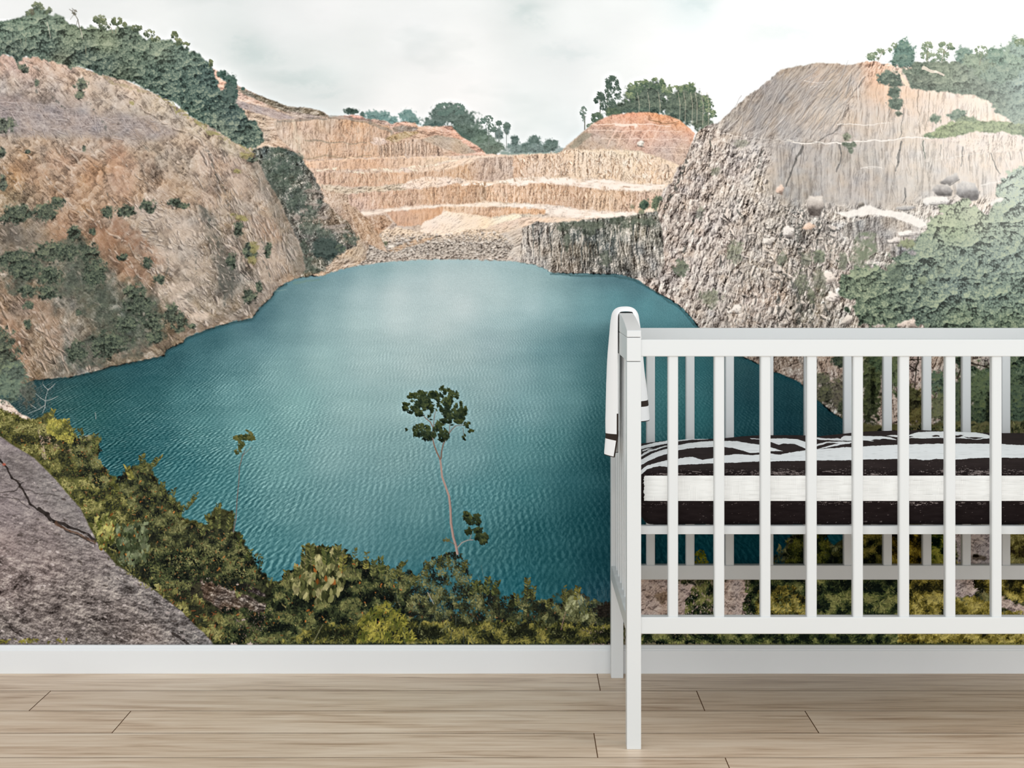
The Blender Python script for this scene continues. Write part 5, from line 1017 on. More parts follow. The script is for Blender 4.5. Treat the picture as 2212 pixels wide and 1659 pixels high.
    for cx, cy, rx, ry, n in [(1010, 1118, 9, 8, 44), (1018, 1125, 9, 8, 44), (1030, 1118, 7, 7, 34), (1033, 1128, 6, 6, 30), (1012, 1148, 6, 7, 30), (1033, 1145, 8, 7, 44), (1034, 1160, 8, 7, 44), (1047, 1160, 8, 8, 50), (1043, 1170, 9, 5, 34), (1007, 1110, 4, 6, 16)]:
        crown(cx, cy, rx, ry, n, 10, LF, int(cx) % 9, -.5)
    crown(964, 1166, 8, 4, 24, 5, ((80, 84, 56), (120, 120, 80)), 3, -.6)
    line([(504, 1150), (510, 1120), (512, 1080), (516, 1040), (517, 1010), (524, 985), (530, 970)], 2.2, 1.2, (110, 104, 100)); line([(524, 985), (534, 975), (542, 966)], 1, .8, (110, 108, 96)); line([(517, 1010), (524, 980)], .9, .7, (110, 108, 96))
    for cx, cy, rx, ry, n in [(512, 950, 9, 9, 60), (525, 940, 10, 10, 80), (538, 942, 10, 9, 70), (520, 960, 8, 8, 50), (514, 975, 6, 6, 30), (544, 950, 6, 8, 40), (530, 935, 8, 8, 50)]:
        crown(cx, cy, rx, ry, n, 8, ((46, 58, 38), (78, 86, 54), (110, 112, 72)), 3, -.3)
    # the big boulder at the lower left
    R = [(-170, 900), (0, 943), (22, 956), (72, 988), (109, 1024), (141, 1060), (174, 1100), (195, 1140), (213, 1176), (253, 1220), (311, 1259), (347, 1285), (391, 1321), (434, 1361), (465, 1398), (470, 1420), (-170, 1420)]
    sl, X, Y, m = area(R, 2.5, 30, 3, 1)
    b = 24 + field(sl, X, Y, [(0, 960, (118, 108, 108)), (40, 1000, (104, 96, 94)), (100, 1050, (112, 106, 104)), (150, 1090, (116, 110, 108)), (60, 1080, (114, 104, 104)), (0, 1100, (124, 112, 112)), (180, 1140, (112, 106, 104)), (100, 1150, (118, 106, 104)), (0, 1180, (132, 116, 112)),
                         (200, 1200, (112, 102, 100)), (100, 1220, (124, 110, 106)), (270, 1250, (108, 102, 100)), (180, 1270, (108, 98, 94)), (0, 1270, (116, 102, 98)), (330, 1300, (106, 100, 98)), (260, 1320, (104, 94, 90)), (120, 1320, (98, 88, 84)), (380, 1350, (104, 98, 96)),
                         (320, 1380, (110, 98, 92)), (0, 1370, (86, 78, 74)), (200, 1380, (92, 84, 80)), (440, 1385, (100, 96, 94))], 600.)
    u, v = rot(X, Y, 28)
    t = .48 * fbm(u / 30, v / 13, 4, 5, .6) + .44 * np.tanh(slope(fbm(u / 16, v / 8, 7, 4, .65)) * 5) + .16 * fbm(X / 2.6, Y / 2.6, 2, 2)
    low = np.clip((Y - 1150) / 120, 0, 1)
    t = t * (.65 + .5 * low) - .28 * np.clip(fbm(X / 45, Y / 22, 15, 4) * 2.2 - .25, 0, 1) * low
    put(sl, m, shade(b, np.clip(t, -1, 1), .95))
    for pts, w, a in [([(0, 985), (14, 1010), (25, 1035), (40, 1048), (48, 1055), (60, 1070), (70, 1088), (85, 1100)], 5, .8), ([(48, 1045), (30, 1060), (0, 1068)], 3.4, .5), ([(80, 1095), (100, 1112), (120, 1125), (150, 1140), (180, 1152), (208, 1168)], 7, .85), ([(50, 1060), (90, 1066), (130, 1068)], 3, .35),
                      ([(110, 1122), (130, 1136), (165, 1155), (205, 1178)], 4, .7), ([(0, 1070), (40, 1080), (70, 1098)], 3, .4), ([(370, 1370), (400, 1385), (415, 1398)], 7, .7), ([(10, 1330), (30, 1360), (44, 1375)], 5, .5), ([(0, 990), (8, 1000)], 7, .6)]:
        line(pts, w, w * .8, (52, 46, 44), a, 8, int(pts[0][0]) % 9)
    line([(120, 1128), (150, 1146), (190, 1164), (206, 1170)], 5, 4, (104, 80, 66), .7, 5, 2)
    n = 1500
    px = RG.uniform(-140, 430, n); py = RG.uniform(950, 1396, n)
    k = (inside(px, py - 6, R)) & ((fbm((px / 40).astype(f32), (py / 25).astype(f32), 6, 3) + (py - 1150) / 500.) > .02)
    px, py = px[k], py[k]; n = len(px)
    LL = 2.5 + 8 * RG.rand(n) ** 2
    dabs(px.astype(f32), py.astype(f32), LL, LL * .55, np.radians(20 + RG.uniform(-30, 30, n)), np.tile(np.array([[196, 184, 180]], f32), (n, 1)) + RG.uniform(-30, 16, (n, 1)).astype(f32), RG.uniform(.25, .75, n))
    n = 420
    px = RG.uniform(-140, 430, n); py = RG.uniform(1000, 1396, n); k = inside(px, py - 8, R); px, py = px[k], py[k]; n = len(px); LL = RG.uniform(4, 14, n)
    dabs(px.astype(f32), py.astype(f32), LL, LL * .4, np.radians(20 + RG.uniform(-30, 30, n)), np.tile(np.array([[66, 58, 54]], f32), (n, 1)), RG.uniform(.2, .55, n))
    bush(9, 1003, 4, 3, (190, 100, 80), 2, .3, 5, .8)
    for cx in (5, 60, 120):
        leaves([(cx - 20, 1385), (cx + 26, 1380), (cx + 30, 1400), (cx - 20, 1400)], 50, (6, 12), .3, ((110, 104, 50), (160, 150, 60)), (-40, 60), 3, 10, al=.8)
    # leaves leaning over its edge
    leaves([(205, 1120), (235, 1105), (250, 1130), (240, 1180), (215, 1190)], 120, (9, 17), .42, ((84, 90, 36), (130, 134, 70), (176, 170, 90)), (-75, 40), 3, 12, acc=[((196, 120, 50), .14)])
    leaves([(250, 1140), (320, 1130), (320, 1200), (280, 1230), (250, 1210)], 260, (9, 16), .44, ((58, 68, 42), (92, 104, 70), (128, 138, 100)), (-80, 45), 5, 14, acc=[((190, 120, 50), .06)])
    leaves([(200, 1165), (230, 1160), (262, 1200), (330, 1262), (380, 1300), (350, 1290), (300, 1256), (250, 1222), (215, 1180)], 220, (5, 10), .3, OL[1:], (-60, 70), 3, 14)


def paint_corner():
    # lower right slope, glimpsed under the cot
    sl, X, Y, m = area([(1330, 1420), (1330, 1330), (1360, 1262), (1420, 1244), (1500, 1246), (1620, 1244), (1690, 1230), (1700, 1160), (1760, 1140), (1800, 1180), (1836, 1150), (1846, 1130), (1846, 1000), (1826, 912), (1900, 920), (2380, 900), (2380, 1420)], 8, 14, 3, 1)
    b = field(sl, X, Y, [(1400, 1280, (196, 176, 162)), (1450, 1300, (200, 178, 166)), (1520, 1290, (120, 114, 84)), (1580, 1290, (200, 182, 172)), (1640, 1300, (84, 88, 50)), (1700, 1300, (92, 98, 54)), (1800, 1290, (74, 84, 48)), (1800, 1200, (52, 60, 34)), (1880, 1200, (70, 70, 36)),
                         (1900, 1290, (62, 76, 50)), (1980, 1290, (96, 98, 50)), (1990, 1200, (112, 94, 34)), (2030, 1200, (110, 116, 46)), (2080, 1260, (180, 160, 146)), (2110, 1200, (196, 182, 178)), (2110, 1310, (120, 116, 56)), (2180, 1220, (130, 130, 70)), (2190, 1290, (120, 108, 70)),
                         (1450, 1382, (110, 104, 72)), (1600, 1382, (96, 100, 62)), (1750, 1382, (64, 74, 44)), (1900, 1382, (66, 76, 40)), (2000, 1382, (74, 80, 42)), (2130, 1382, (126, 120, 56)), (2200, 1382, (140, 132, 56)), (1950, 1000, (110, 104, 60))], 400.)
    t = .5 * (leaftex(X, Y, 3, 22, 9, 4.5) - .5) + .5
    put(sl, m, green(b, t, .45, (190, 184, 110), .3))
    leaves([(1860, 1140), (1880, 1000), (1900, 930), (2380, 900), (2380, 1420), (1340, 1420), (1340, 1340), (1400, 1250), (1620, 1240), (1700, 1170), (1850, 1170)], 17000, (7, 14), .34, MD, (-60, 70), 3, 26, al=.85)
    for pts, c, s in [([(1380, 1250), (1430, 1246), (1460, 1262), (1500, 1262), (1530, 1290), (1560, 1335), (1380, 1335)], (200, 178, 166), 3), ([(1548, 1256), (1600, 1246), (1622, 1290), (1630, 1340), (1560, 1340)], (206, 186, 176), 5), ([(2060, 1150), (2145, 1150), (2145, 1240), (2100, 1290), (2060, 1260), (2070, 1210)], (204, 190, 186), 6),
                      ([(2050, 1245), (2100, 1248), (2120, 1275), (2070, 1290), (2050, 1280)], (204, 186, 178), 7), ([(2160, 1288), (2212, 1310), (2300, 1340), (2212, 1330), (2160, 1312)], (204, 186, 176), 8), ([(1868, 1158), (1890, 1160), (1886, 1172), (1868, 1174)], (176, 160, 146), 2), ([(1930, 1180), (1942, 1190), (1940, 1215), (1928, 1212)], (190, 176, 156), 2)]:
        rock(pts, c, 40, 1.6, 12, .75, s, .9, 11, 6, 8)
    KF = [(1385, 1360), (1500, 1368), (1520, 1396), (1385, 1398)]
    YL = ((40, 40, 20), (84, 78, 30), (128, 116, 42), (168, 152, 60), (196, 180, 90))
    GR = ((22, 32, 24), (40, 54, 34), (70, 84, 44), (104, 114, 58), (146, 148, 82))
    for pts, n, L, wd, pal, ang, s in [
            ([(1480, 1310), (1500, 1260), (1530, 1255), (1550, 1300), (1560, 1340), (1480, 1340)], 520, (6, 12), .3, GR, (-70, 50), 3),
            ([(1620, 1250), (1700, 1246), (1740, 1250), (1860, 1246), (1860, 1340), (1610, 1340), (1600, 1310)], 3000, (7, 14), .24, GR, (-40, 70), 4),
            ([(1640, 1280), (1700, 1262), (1760, 1300), (1760, 1340), (1630, 1340)], 700, (7, 12), .26, YL, (-50, 60), 5),
            ([(1860, 1246), (1960, 1246), (1960, 1340), (1860, 1340)], 1100, (8, 16), .2, GR, (-30, 70), 6),
            ([(1950, 1246), (2060, 1246), (2060, 1340), (1950, 1340)], 1500, (8, 15), .22, YL, (-40, 70), 7),
            ([(2060, 1300), (2100, 1290), (2160, 1310), (2160, 1340), (2050, 1340)], 800, (8, 15), .22, YL[1:], (-50, 60), 8),
            ([(2100, 1246), (2250, 1246), (2250, 1290), (2200, 1300), (2110, 1270)], 1200, (7, 14), .22, YL, (-40, 70), 9),
            ([(2160, 1318), (2250, 1335), (2250, 1345), (2150, 1345)], 240, (7, 12), .26, YL[2:], (-40, 70), 9),
            ([(1700, 1175), (1740, 1140), (1790, 1150), (1800, 1235), (1690, 1235)], 1500, (5, 9), .4, ((14, 22, 16), (34, 44, 20), (66, 74, 24), (108, 110, 36)), (-60, 80), 2),
            ([(1800, 1200), (1850, 1160), (1850, 1230), (1790, 1230)], 500, (5, 10), .34, ((20, 28, 18), (54, 58, 26), (90, 90, 40)), (-60, 80), 3),
            ([(1862, 1150), (1930, 1150), (1932, 1235), (1862, 1235)], 1500, (6, 11), .32, ((20, 24, 12), (54, 56, 22), (96, 92, 34), (136, 122, 46)), (-60, 80), 4),
            ([(1925, 1150), (2010, 1150), (2010, 1235), (1925, 1235)], 1700, (6, 11), .32, ((24, 22, 8), (78, 64, 14), (132, 108, 24), (176, 150, 44)), (-50, 80), 5),
            ([(2008, 1150), (2060, 1150), (2062, 1235), (2008, 1235)], 1000, (8, 15), .26, ((14, 30, 16), (60, 76, 24), (120, 126, 36), (176, 170, 56)), (-40, 70), 6),
            ([(2140, 1150), (2250, 1150), (2250, 1240), (2150, 1240)], 1600, (8, 14), .26, ((60, 50, 30), (104, 96, 40), (146, 138, 66), (186, 176, 100)), (-50, 70), 7),
            ([(2060, 1215), (2140, 1225), (2140, 1240), (2060, 1240)], 120, (6, 11), .3, YL[1:], (-60, 70), 7),
            ([(1500, 1190), (1520, 1188), (1535, 1222), (1500, 1222)], 90, (5, 9), .4, ((90, 100, 20), (150, 150, 30)), (-60, 70), 7),
            ([(1385, 1366), (1480, 1366), (1480, 1400), (1385, 1400)], 420, (5, 10), .34, GR, (-60, 80), 2), ([(1480, 1366), (1640, 1366), (1640, 1400), (1480, 1400)], 900, (5, 10), .34, GR, (-60, 80), 3),
            ([(1600, 1366), (1980, 1366), (1980, 1400), (1600, 1400)], 3000, (7, 13), .24, GR, (-40, 70), 4), ([(1940, 1366), (2250, 1366), (2250, 1400), (1940, 1400)], 2600, (7, 14), .26, YL, (-40, 70), 5)]:
        leaves(pts, n, L, wd, pal, ang, s, 20)
    bush(2112, 1205, 18, 6, (120, 104, 88), 3, .9, 7, .5, (170, 160, 120), .3, 6, 3, .1, .8); bush(2110, 1200, 8, 4, (60, 50, 40), 3, .9, 5)
    bush(1430, 1290, 16, 12, (140, 112, 84), 3, .9, 7, .5, (190, 160, 120), .3, 6, 3, .1, .7)
    for i in range(34):
        x = RG.uniform(1380, 1620); y = RG.uniform(1255, 1330)
        line([(x, y), (x + RG.uniform(-10, 10), y + RG.uniform(-3, 8))], 1.6, 1, (120, 96, 80), .5, 3, i % 9)
    # finish: slight softening plus paper grain
    IMG[:] = np.clip(IMG, 0, 255)
    g = (GY > 40)[:, None, None] * 1.0
    IMG[:] += (g * (.45 * (IMG - blur(IMG, 1)) + .22 * (IMG - blur(IMG, 9)))).astype(f32)
    IMG[:] = np.clip(IMG, 0, 255)


# ================================================================ the room
def X_(px, d):
    return (px - VPX) * d / FPX


def Z_(py, d):
    return CAMZ + (VPY - py) * d / FPX


def lin(c):
    c = np.asarray(c, dtype=np.float64) / 255.0
    return np.where(c <= 0.04045, c / 12.92, ((c + 0.055) / 1.055) ** 2.4)


def mat(name, col=(0.8, 0.8, 0.8), rough=0.5, spec=0.5):
    m = bpy.data.materials.new(name)
    m.use_nodes = True
    b = m.node_tree.nodes['Principled BSDF']
    b.inputs['Base Color'].default_value = (*col, 1)
    b.inputs['Roughness'].default_value = rough
    b.inputs['Specular IOR Level'].default_value = spec
    return m, m.node_tree.nodes, m.node_tree.links, b


def link(name, me, m=None, parent=None):
    o = bpy.data.objects.new(name, me)
    COL.objects.link(o)
    if m is not None:
        me.materials.append(m)
    if parent is not None:
        o.parent = parent
    return o


def obj(name, bm, m, parent=None, bevel=0.0, smooth=False, seg=2):
    me = bpy.data.meshes.new(name)
    bmesh.ops.recalc_face_normals(bm, faces=bm.faces)
    bm.to_mesh(me)
    bm.free()
    o = link(name, me, m, parent)
    if smooth:
        for p in me.polygons:
            p.use_smooth = True
    if bevel:
        b = o.modifiers.new('edges', 'BEVEL')
        b.width = bevel
        b.segments = seg
        b.limit_method = 'ANGLE'
        b.harden_normals = False
    return o


def box3(bm, x0, x1, y0, y1, z0, z1):
    v = [bm.verts.new(p) for p in [(x0, y0, z0), (x1, y0, z0), (x1, y1, z0), (x0, y1, z0), (x0, y0, z1), (x1, y0, z1), (x1, y1, z1), (x0, y1, z1)]]
    for f in [(0, 3, 2, 1), (4, 5, 6, 7), (0, 1, 5, 4), (1, 2, 6, 5), (2, 3, 7, 6), (3, 0, 4, 7)]:
        bm.faces.new([v[i] for i in f])


def boxo(name, x0, x1, y0, y1, z0, z1, m, parent=None, bevel=0.0):
    bm = bmesh.new()
    box3(bm, x0, x1, y0, y1, z0, z1)
    return obj(name, bm, m, parent, bevel)


def structure(o):
    o['kind'] = 'structure'
    return o


D_BASE = 4.712          # front of the skirting board
D_WALL = 4.727          # face of the papered wall
XL, XR = (MX0 - 600 - VPX) * 4.727 / FPX, (MX0 + (MW - 1) * Q + 600 - VPX) * 4.727 / FPX
YB = -2.4
ZC = 2.5

# ---- plain painted shell
wallpaint, n, l, b = mat('wall_paint', (0.86, 0.86, 0.85), 0.9, 0.2)
tx = n.new('ShaderNodeTexNoise'); tx.inputs['Scale'].default_value = 220
bp = n.new('ShaderNodeBump'); bp.inputs['Strength'].default_value = 0.04
l.new(tx.outputs['Fac'], bp.inputs['Height']); l.new(bp.outputs['Normal'], b.inputs['Normal'])
structure(boxo('wall_back', XL, XR, D_WALL + 0.002, D_WALL + 0.1, 0, ZC, wallpaint))

# ---- floor of pale oak boards laid across the room

def floor_depth(py):
    return CAMZ * FPX / (py - VPY)


DB = [floor_depth(y) for y in (1492.2, 1535.8, 1583.8, 1636.8)]      # board joints counted from the wall
step = (DB[0] - DB[3]) / 3.0
edges = [DB[0] + step, DB[0], DB[1], DB[2], DB[3]]
while edges[-1] > YB:
    edges.append(edges[-1] - step)
ends = {0: [X_(1293, floor_depth(1472))], 1: [X_(86, floor_depth(1514)), X_(1513.5, floor_depth(1514))], 2: [X_(262, floor_depth(1560)), X_(1754, floor_depth(1560))],
        3: [X_(1287, floor_depth(1610))], 4: [X_(1571, floor_depth(1648))]}
oak, n, l, b = mat('oak_boards', (0.5, 0.42, 0.34), 0.42, 0.35)
geo = n.new('ShaderNodeNewGeometry'); tc = n.new('ShaderNodeTexCoord')
at = n.new('ShaderNodeAttribute'); at.attribute_name = 'board'
off = n.new('ShaderNodeVectorMath'); off.operation = 'MULTIPLY_ADD'
off.inputs[1].default_value = (1, 1, 1)
sc = n.new('ShaderNodeVectorMath'); sc.operation = 'SCALE'; sc.inputs['Scale'].default_value = 7.3
l.new(at.outputs['Vector'], sc.inputs[0]); l.new(tc.outputs['Object'], off.inputs[0]); l.new(sc.outputs['Vector'], off.inputs[2])
mp = n.new('ShaderNodeMapping'); mp.inputs['Scale'].default_value = (1.3, 22.0, 1.0); l.new(off.outputs['Vector'], mp.inputs['Vector'])
g1 = n.new('ShaderNodeTexNoise'); g1.inputs['Scale'].default_value = 3.2; g1.inputs['Detail'].default_value = 9; g1.inputs['Roughness'].default_value = 0.62; g1.inputs['Distortion'].default_value = 0.6
l.new(mp.outputs['Vector'], g1.inputs['Vector'])
mp2 = n.new('ShaderNodeMapping'); mp2.inputs['Scale'].default_value = (1.0, 7.0, 1.0); l.new(off.outputs['Vector'], mp2.inputs['Vector'])
g2 = n.new('ShaderNodeTexNoise'); g2.inputs['Scale'].default_value = 2.1; g2.inputs['Detail'].default_value = 5; g2.inputs['Distortion'].default_value = 1.2
l.new(mp2.outputs['Vector'], g2.inputs['Vector'])
mp3 = n.new('ShaderNodeMapping'); mp3.inputs['Scale'].default_value = (5.0, 210.0, 1.0); l.new(off.outputs['Vector'], mp3.inputs['Vector'])
g3 = n.new('ShaderNodeTexNoise'); g3.inputs['Scale'].default_value = 3.0; g3.inputs['Detail'].default_value = 3
l.new(mp3.outputs['Vector'], g3.inputs['Vector'])
r1 = n.new('ShaderNodeValToRGB')
els = r1.color_ramp.elements
els[0].position = 0.36; els[0].color = (*lin((164, 136, 110)), 1)
els[1].position = 0.64; els[1].color = (*lin((230, 212, 190)), 1)
e = els.new(0.48); e.color = (*lin((208, 184, 158)), 1)
mixv = n.new('ShaderNodeMath'); mixv.operation = 'MULTIPLY_ADD'; mixv.inputs[1].default_value = 0.45
m2 = n.new('ShaderNodeMath'); m2.operation = 'MULTIPLY_ADD'; m2.inputs[1].default_value = 0.38
m3 = n.new('ShaderNodeMath'); m3.operation = 'MULTIPLY'; m3.inputs[1].default_value = 0.17
l.new(g3.outputs['Fac'], m3.inputs[0]); l.new(g2.outputs['Fac'], m2.inputs[0]); l.new(m3.outputs[0], m2.inputs[2])
l.new(g1.outputs['Fac'], mixv.inputs[0]); l.new(m2.outputs[0], mixv.inputs[2]); l.new(mixv.outputs[0], r1.inputs['Fac'])
hv = n.new('ShaderNodeHueSaturation'); l.new(r1.outputs['Color'], hv.inputs['Color'])
sx_ = n.new('ShaderNodeSeparateXYZ'); l.new(at.outputs['Vector'], sx_.inputs[0])
mr = n.new('ShaderNodeMapRange'); mr.inputs['To Min'].default_value = 0.96; mr.inputs['To Max'].default_value = 1.04
l.new(sx_.outputs['X'], mr.inputs['Value']); l.new(mr.outputs['Result'], hv.inputs['Value'])
l.new(hv.outputs['Color'], b.inputs['Base Color'])
bp = n.new('ShaderNodeBump'); bp.inputs['Strength'].default_value = 0.05; bp.inputs['Distance'].default_value = 0.002
l.new(mixv.outputs[0], bp.inputs['Height']); l.new(bp.outputs['Normal'], b.inputs['Normal'])

gapm, n, l, b = mat('board_joint', tuple(lin((120, 88, 62))), 0.8, 0.1)
random.seed(5)
bm = bmesh.new()
fl = bm.loops.layers.float_vector.new('board')
GAP = 0.0011
for r in range(len(edges) - 1):
    y1, y0 = edges[r], edges[r + 1]
    if r == 0:
        y1 = D_WALL
    cuts = ends.get(r) or [random.uniform(-1.5, 0.2)]
    LB = 1.505
    cs = sorted(cuts)
    while cs[0] > XL: cs.insert(0, cs[0] - LB)
    while cs[-1] < XR: cs.append(cs[-1] + LB)
    for i in range(len(cs) - 1):
        a0, a1 = max(XL, cs[i]), min(XR, cs[i + 1])
        if a1 - a0 < 0.02:
            continue
        k = bm.faces.new([bm.verts.new(p) for p in [(a0 + GAP, y0 + GAP * 1.4, 0), (a1 - GAP, y0 + GAP * 1.4, 0), (a1 - GAP, y1 - GAP * 1.4, 0), (a0 + GAP, y1 - GAP * 1.4, 0)]])
        rv = (random.random(), random.random(), random.random())
        for lp in k.loops:
            lp[fl] = rv
        k.material_index = 0
# the dark joints lie a millimetre lower and the slab under them closes the floor
lowv = [bm.verts.new(p) for p in [(XL, YB, -0.0012), (XR, YB, -0.0012), (XR, D_WALL + .1, -0.0012), (XL, D_WALL + .1, -0.0012)]]
k = bm.faces.new(lowv); k.material_index = 1
lo2 = [bm.verts.new(p) for p in [(XL, YB, -0.08), (XR, YB, -0.08), (XR, D_WALL + .1, -0.08), (XL, D_WALL + .1, -0.08)]]
k = bm.faces.new(lo2[::-1]); k.material_index = 1
for i in range(4):
    k = bm.faces.new([lowv[i], lo2[i], lo2[(i + 1) % 4], lowv[(i + 1) % 4]]); k.material_index = 1
me = bpy.data.meshes.new('floor')
bm.to_mesh(me); bm.free()
fo = link('floor', me, oak)
me.materials.append(gapm)
structure(fo)

# ---- skirting board: tall flat board, small step, chamfered cap
skirt, n, l, b = mat('white_gloss_paint', (0.735, 0.748, 0.748), 0.4, 0.4)
zt = Z_(1393.2, D_WALL - 0.004)
zs = Z_(1404.6, D_BASE)
bm = bmesh.new()
prof = [(D_BASE, 0.0), (D_BASE, zs - 0.0015), (D_BASE + 0.0022, zs), (D_BASE + 0.0022, zs + 0.0022), (D_BASE + 0.0042, zs + 0.004), (D_BASE + 0.0085, zt - 0.001), (D_BASE + 0.010, zt), (D_WALL + 0.001, zt), (D_WALL + 0.001, 0.0)]
va = [bm.verts.new((XL, y, z)) for y, z in prof]
vb = [bm.verts.new((XR, y, z)) for y, z in prof]
for i in range(len(prof)):
    j = (i + 1) % len(prof)
    bm.faces.new([va[i], va[j], vb[j], vb[i]])
bm.faces.new(va); bm.faces.new(vb[::-1])
structure(obj('baseboard_back', bm, skirt, None, 0.0006))

# ================================================================ the wallpaper mural
def make_mural():
    for f in (paint_sky, paint_far, paint_terraces, paint_midleft, paint_left, paint_right, paint_water, paint_front, paint_corner):
        f()
    # beyond the width of the photograph the print simply runs on, mirrored
    k = np.arange(int(600 / Q), 0, -3)
    ci = np.r_[k, np.arange(MW), MW - 1 - k[::-1]]
    gx = np.r_[GX[0] - k * Q, GX, GX[-1] + k[::-1] * Q]
    ri = np.r_[0, 0, np.arange(MH)]
    zs_ = CAMZ + (VPY - GY) * D_WALL / FPX
    zs_ = np.r_[ZC, (ZC + zs_[0]) / 2, zs_]
    xs = (gx - VPX) * D_WALL / FPX
    w, h = len(ci), len(ri)
    pic = IMG[ri][:, ci]
    co = np.zeros((h, w, 3), np.float32)
    co[..., 0] = xs[None, :]
    co[..., 1] = D_WALL
    co[..., 2] = zs_[:, None]
    i = np.arange(h - 1)[:, None] * w + np.arange(w - 1)[None, :]
    q = np.stack([i, i + w, i + w + 1, i + 1], axis=-1).reshape(-1, 4).astype(np.int32)
    nf = len(q)
    me = bpy.data.meshes.new('wallpaper_mural')
    me.vertices.add(h * w)
    me.vertices.foreach_set('co', co.reshape(-1))
    me.loops.add(nf * 4)
    me.loops.foreach_set('vertex_index', q.reshape(-1))
    me.polygons.add(nf)
    me.polygons.foreach_set('loop_start', np.arange(0, nf * 4, 4, dtype=np.int32))
    me.update(calc_edges=True)
    ca = me.color_attributes.new('print', 'FLOAT_COLOR', 'POINT')
    rgba = np.ones((h, w, 4), np.float32)
    rgba[..., :3] = np.clip(lin(np.clip(pic, 0, 255)) * PRINT_GAIN, 0, .97)
    ca.data.foreach_set('color', rgba.reshape(-1))
    m, n, l, b = mat('printed_wallpaper', (0.8, 0.8, 0.8), 1.0, 0.0)
    a = n.new('ShaderNodeAttribute'); a.attribute_name = 'print'
    l.new(a.outputs['Color'], b.inputs['Base Color'])
    t = n.new('ShaderNodeTexNoise'); t.inputs['Scale'].default_value = 900; t.inputs['Detail'].default_value = 2
    bp = n.new('ShaderNodeBump'); bp.inputs['Strength'].default_value = 0.02
    l.new(t.outputs['Fac'], bp.inputs['Height']); l.new(bp.outputs['Normal'], b.inputs['Normal'])
    o = link('wallpaper_mural', me, m)
    o['label'] = 'wallpaper mural of a flooded turquoise quarry covering the wall behind the cot'
    o['category'] = 'wallpaper mural'
    return o


PRINT_GAIN = 0.92
make_mural()

# ================================================================ the cot
white, n, l, b = mat('white_lacquer', (0.622, 0.637, 0.630), 0.36, 0.42)
PX0, PX1 = X_(1354.0, 3.98), X_(1385.0, 3.98)        # left pair of posts
PW = PX1 - PX0
DF = 3.980                                            # front face of the front posts
PD = 0.045
DK_ = DF + 0.68                                       # front face of the rear posts
LEN = 1.24
RX1 = PX0 + LEN
RX0 = RX1 - PW
z_cap = Z_(728.6, DF)
z_seam = Z_(781.0, DF)
z_post = Z_(714.0, DF)
DFR = DF + 0.006                                      # front face of the long rails
z_rt, z_rb = Z_(733.3, DFR), Z_(770.2, DFR)           # top rail
z_bt, z_bb = Z_(1333.2, DFR), Z_(1369.7, DFR)         # bottom rail
RT = 0.030
cot = bpy.data.objects.new('baby_cot', None)
COL.objects.link(cot)
cot.location = ((PX0 + RX1) / 2, (DF + DK_ + PD) / 2, 0)
cot['label'] = 'white slatted wooden baby cot standing on the oak floor against the mural'
cot['category'] = 'cot'
LOC = Vector(cot.location)


def part(name, bm, parent=cot, bevel=0.0014, m=white, label=None, smooth=False, world_off=LOC):
    for v in bm.verts:
        v.co -= world_off
    o = obj(name, bm, m, parent, bevel, smooth)
    if label:
        o['label'] = label
    return o


def cbox(name, x0, x1, y0, y1, z0, z1, bevel=0.0014, parent=cot, label=None, m=white):
    bm = bmesh.new()
    box3(bm, x0, x1, y0, y1, z0, z1)
    return part(name, bm, parent, bevel, m, label)


# corner posts: squared legs whose head is a separate block, as the joint line shows
for xa, xb in ((PX0, PX1), (RX0, RX1)):
    for ya in (DF, DK_):
        cbox('leg', xa, xb, ya, ya + PD, 0.0, z_seam - 0.0005, 0.0012)
# end frames
mid = (DF + DK_ + PD) / 2
z_peak = 0.8905


def arch(y):
    """height of the bowed cap of an end frame"""
    t = abs(y - mid) / (mid - DF)
    return z_post + (z_peak - z_post) * (1 - t ** 2.1)


for k, (xa, xb) in enumerate(((PX0, PX1), (RX0, RX1))):
    # head block running from post to post under the cap
    bm = bmesh.new()
    box3(bm, xa, xb, DF, DK_ + PD, z_seam + 0.0005, z_cap - 0.0005)
    part('end_rail', bm, bevel=0.0012)
    # bowed cap
    bm = bmesh.new()
    N = 40
    lo, hi = [], []
    for i in range(N + 1):
        y = DF + (DK_ + PD - DF) * i / N
        zt_ = arch(y)
        lo.append((bm.verts.new((xa, y, z_cap + 0.0003)), bm.verts.new((xb, y, z_cap + 0.0003))))
        hi.append((bm.verts.new((xa, y, zt_)), bm.verts.new((xb, y, zt_))))
    for i in range(N):
        bm.faces.new([lo[i][0], lo[i + 1][0], hi[i + 1][0], hi[i][0]])
        bm.faces.new([lo[i][1], hi[i][1], hi[i + 1][1], lo[i + 1][1]])
        bm.faces.new([hi[i][0], hi[i + 1][0], hi[i + 1][1], hi[i][1]])
        bm.faces.new([lo[i][0], lo[i][1], lo[i + 1][1], lo[i + 1][0]])
    bm.faces.new([lo[0][0], hi[0][0], hi[0][1], lo[0][1]])
    bm.faces.new([lo[N][0], lo[N][1], hi[N][1], hi[N][0]])
    part('end_cap_rail', bm, bevel=0.0012)
    # low end rail and its bars
    cbox('end_rail', xa + 0.0004, xb - 0.0004, DF + PD - 0.002, DK_ + 0.002, z_bb, z_bt)
    for j in range(6):
        yc = 4.594 - 0.0905 * (5 - (5 - j)) + 0.0105
        cbox('bar', xa + 0.0085, xa + 0.0235, yc - 0.0105, yc + 0.0105, z_bt - 0.003, z_seam + 0.003, 0.0028)

# long rails, front and rear
for d0 in (DFR, DK_ + 0.006):
    cbox('side_rail', PX1 - 0.002, RX0 + 0.002, d0, d0 + RT, z_rb, z_rt, 0.0018)
    cbox('side_rail', PX1 - 0.002, RX0 + 0.002, d0, d0 + RT, z_bb, z_bt, 0.0018)
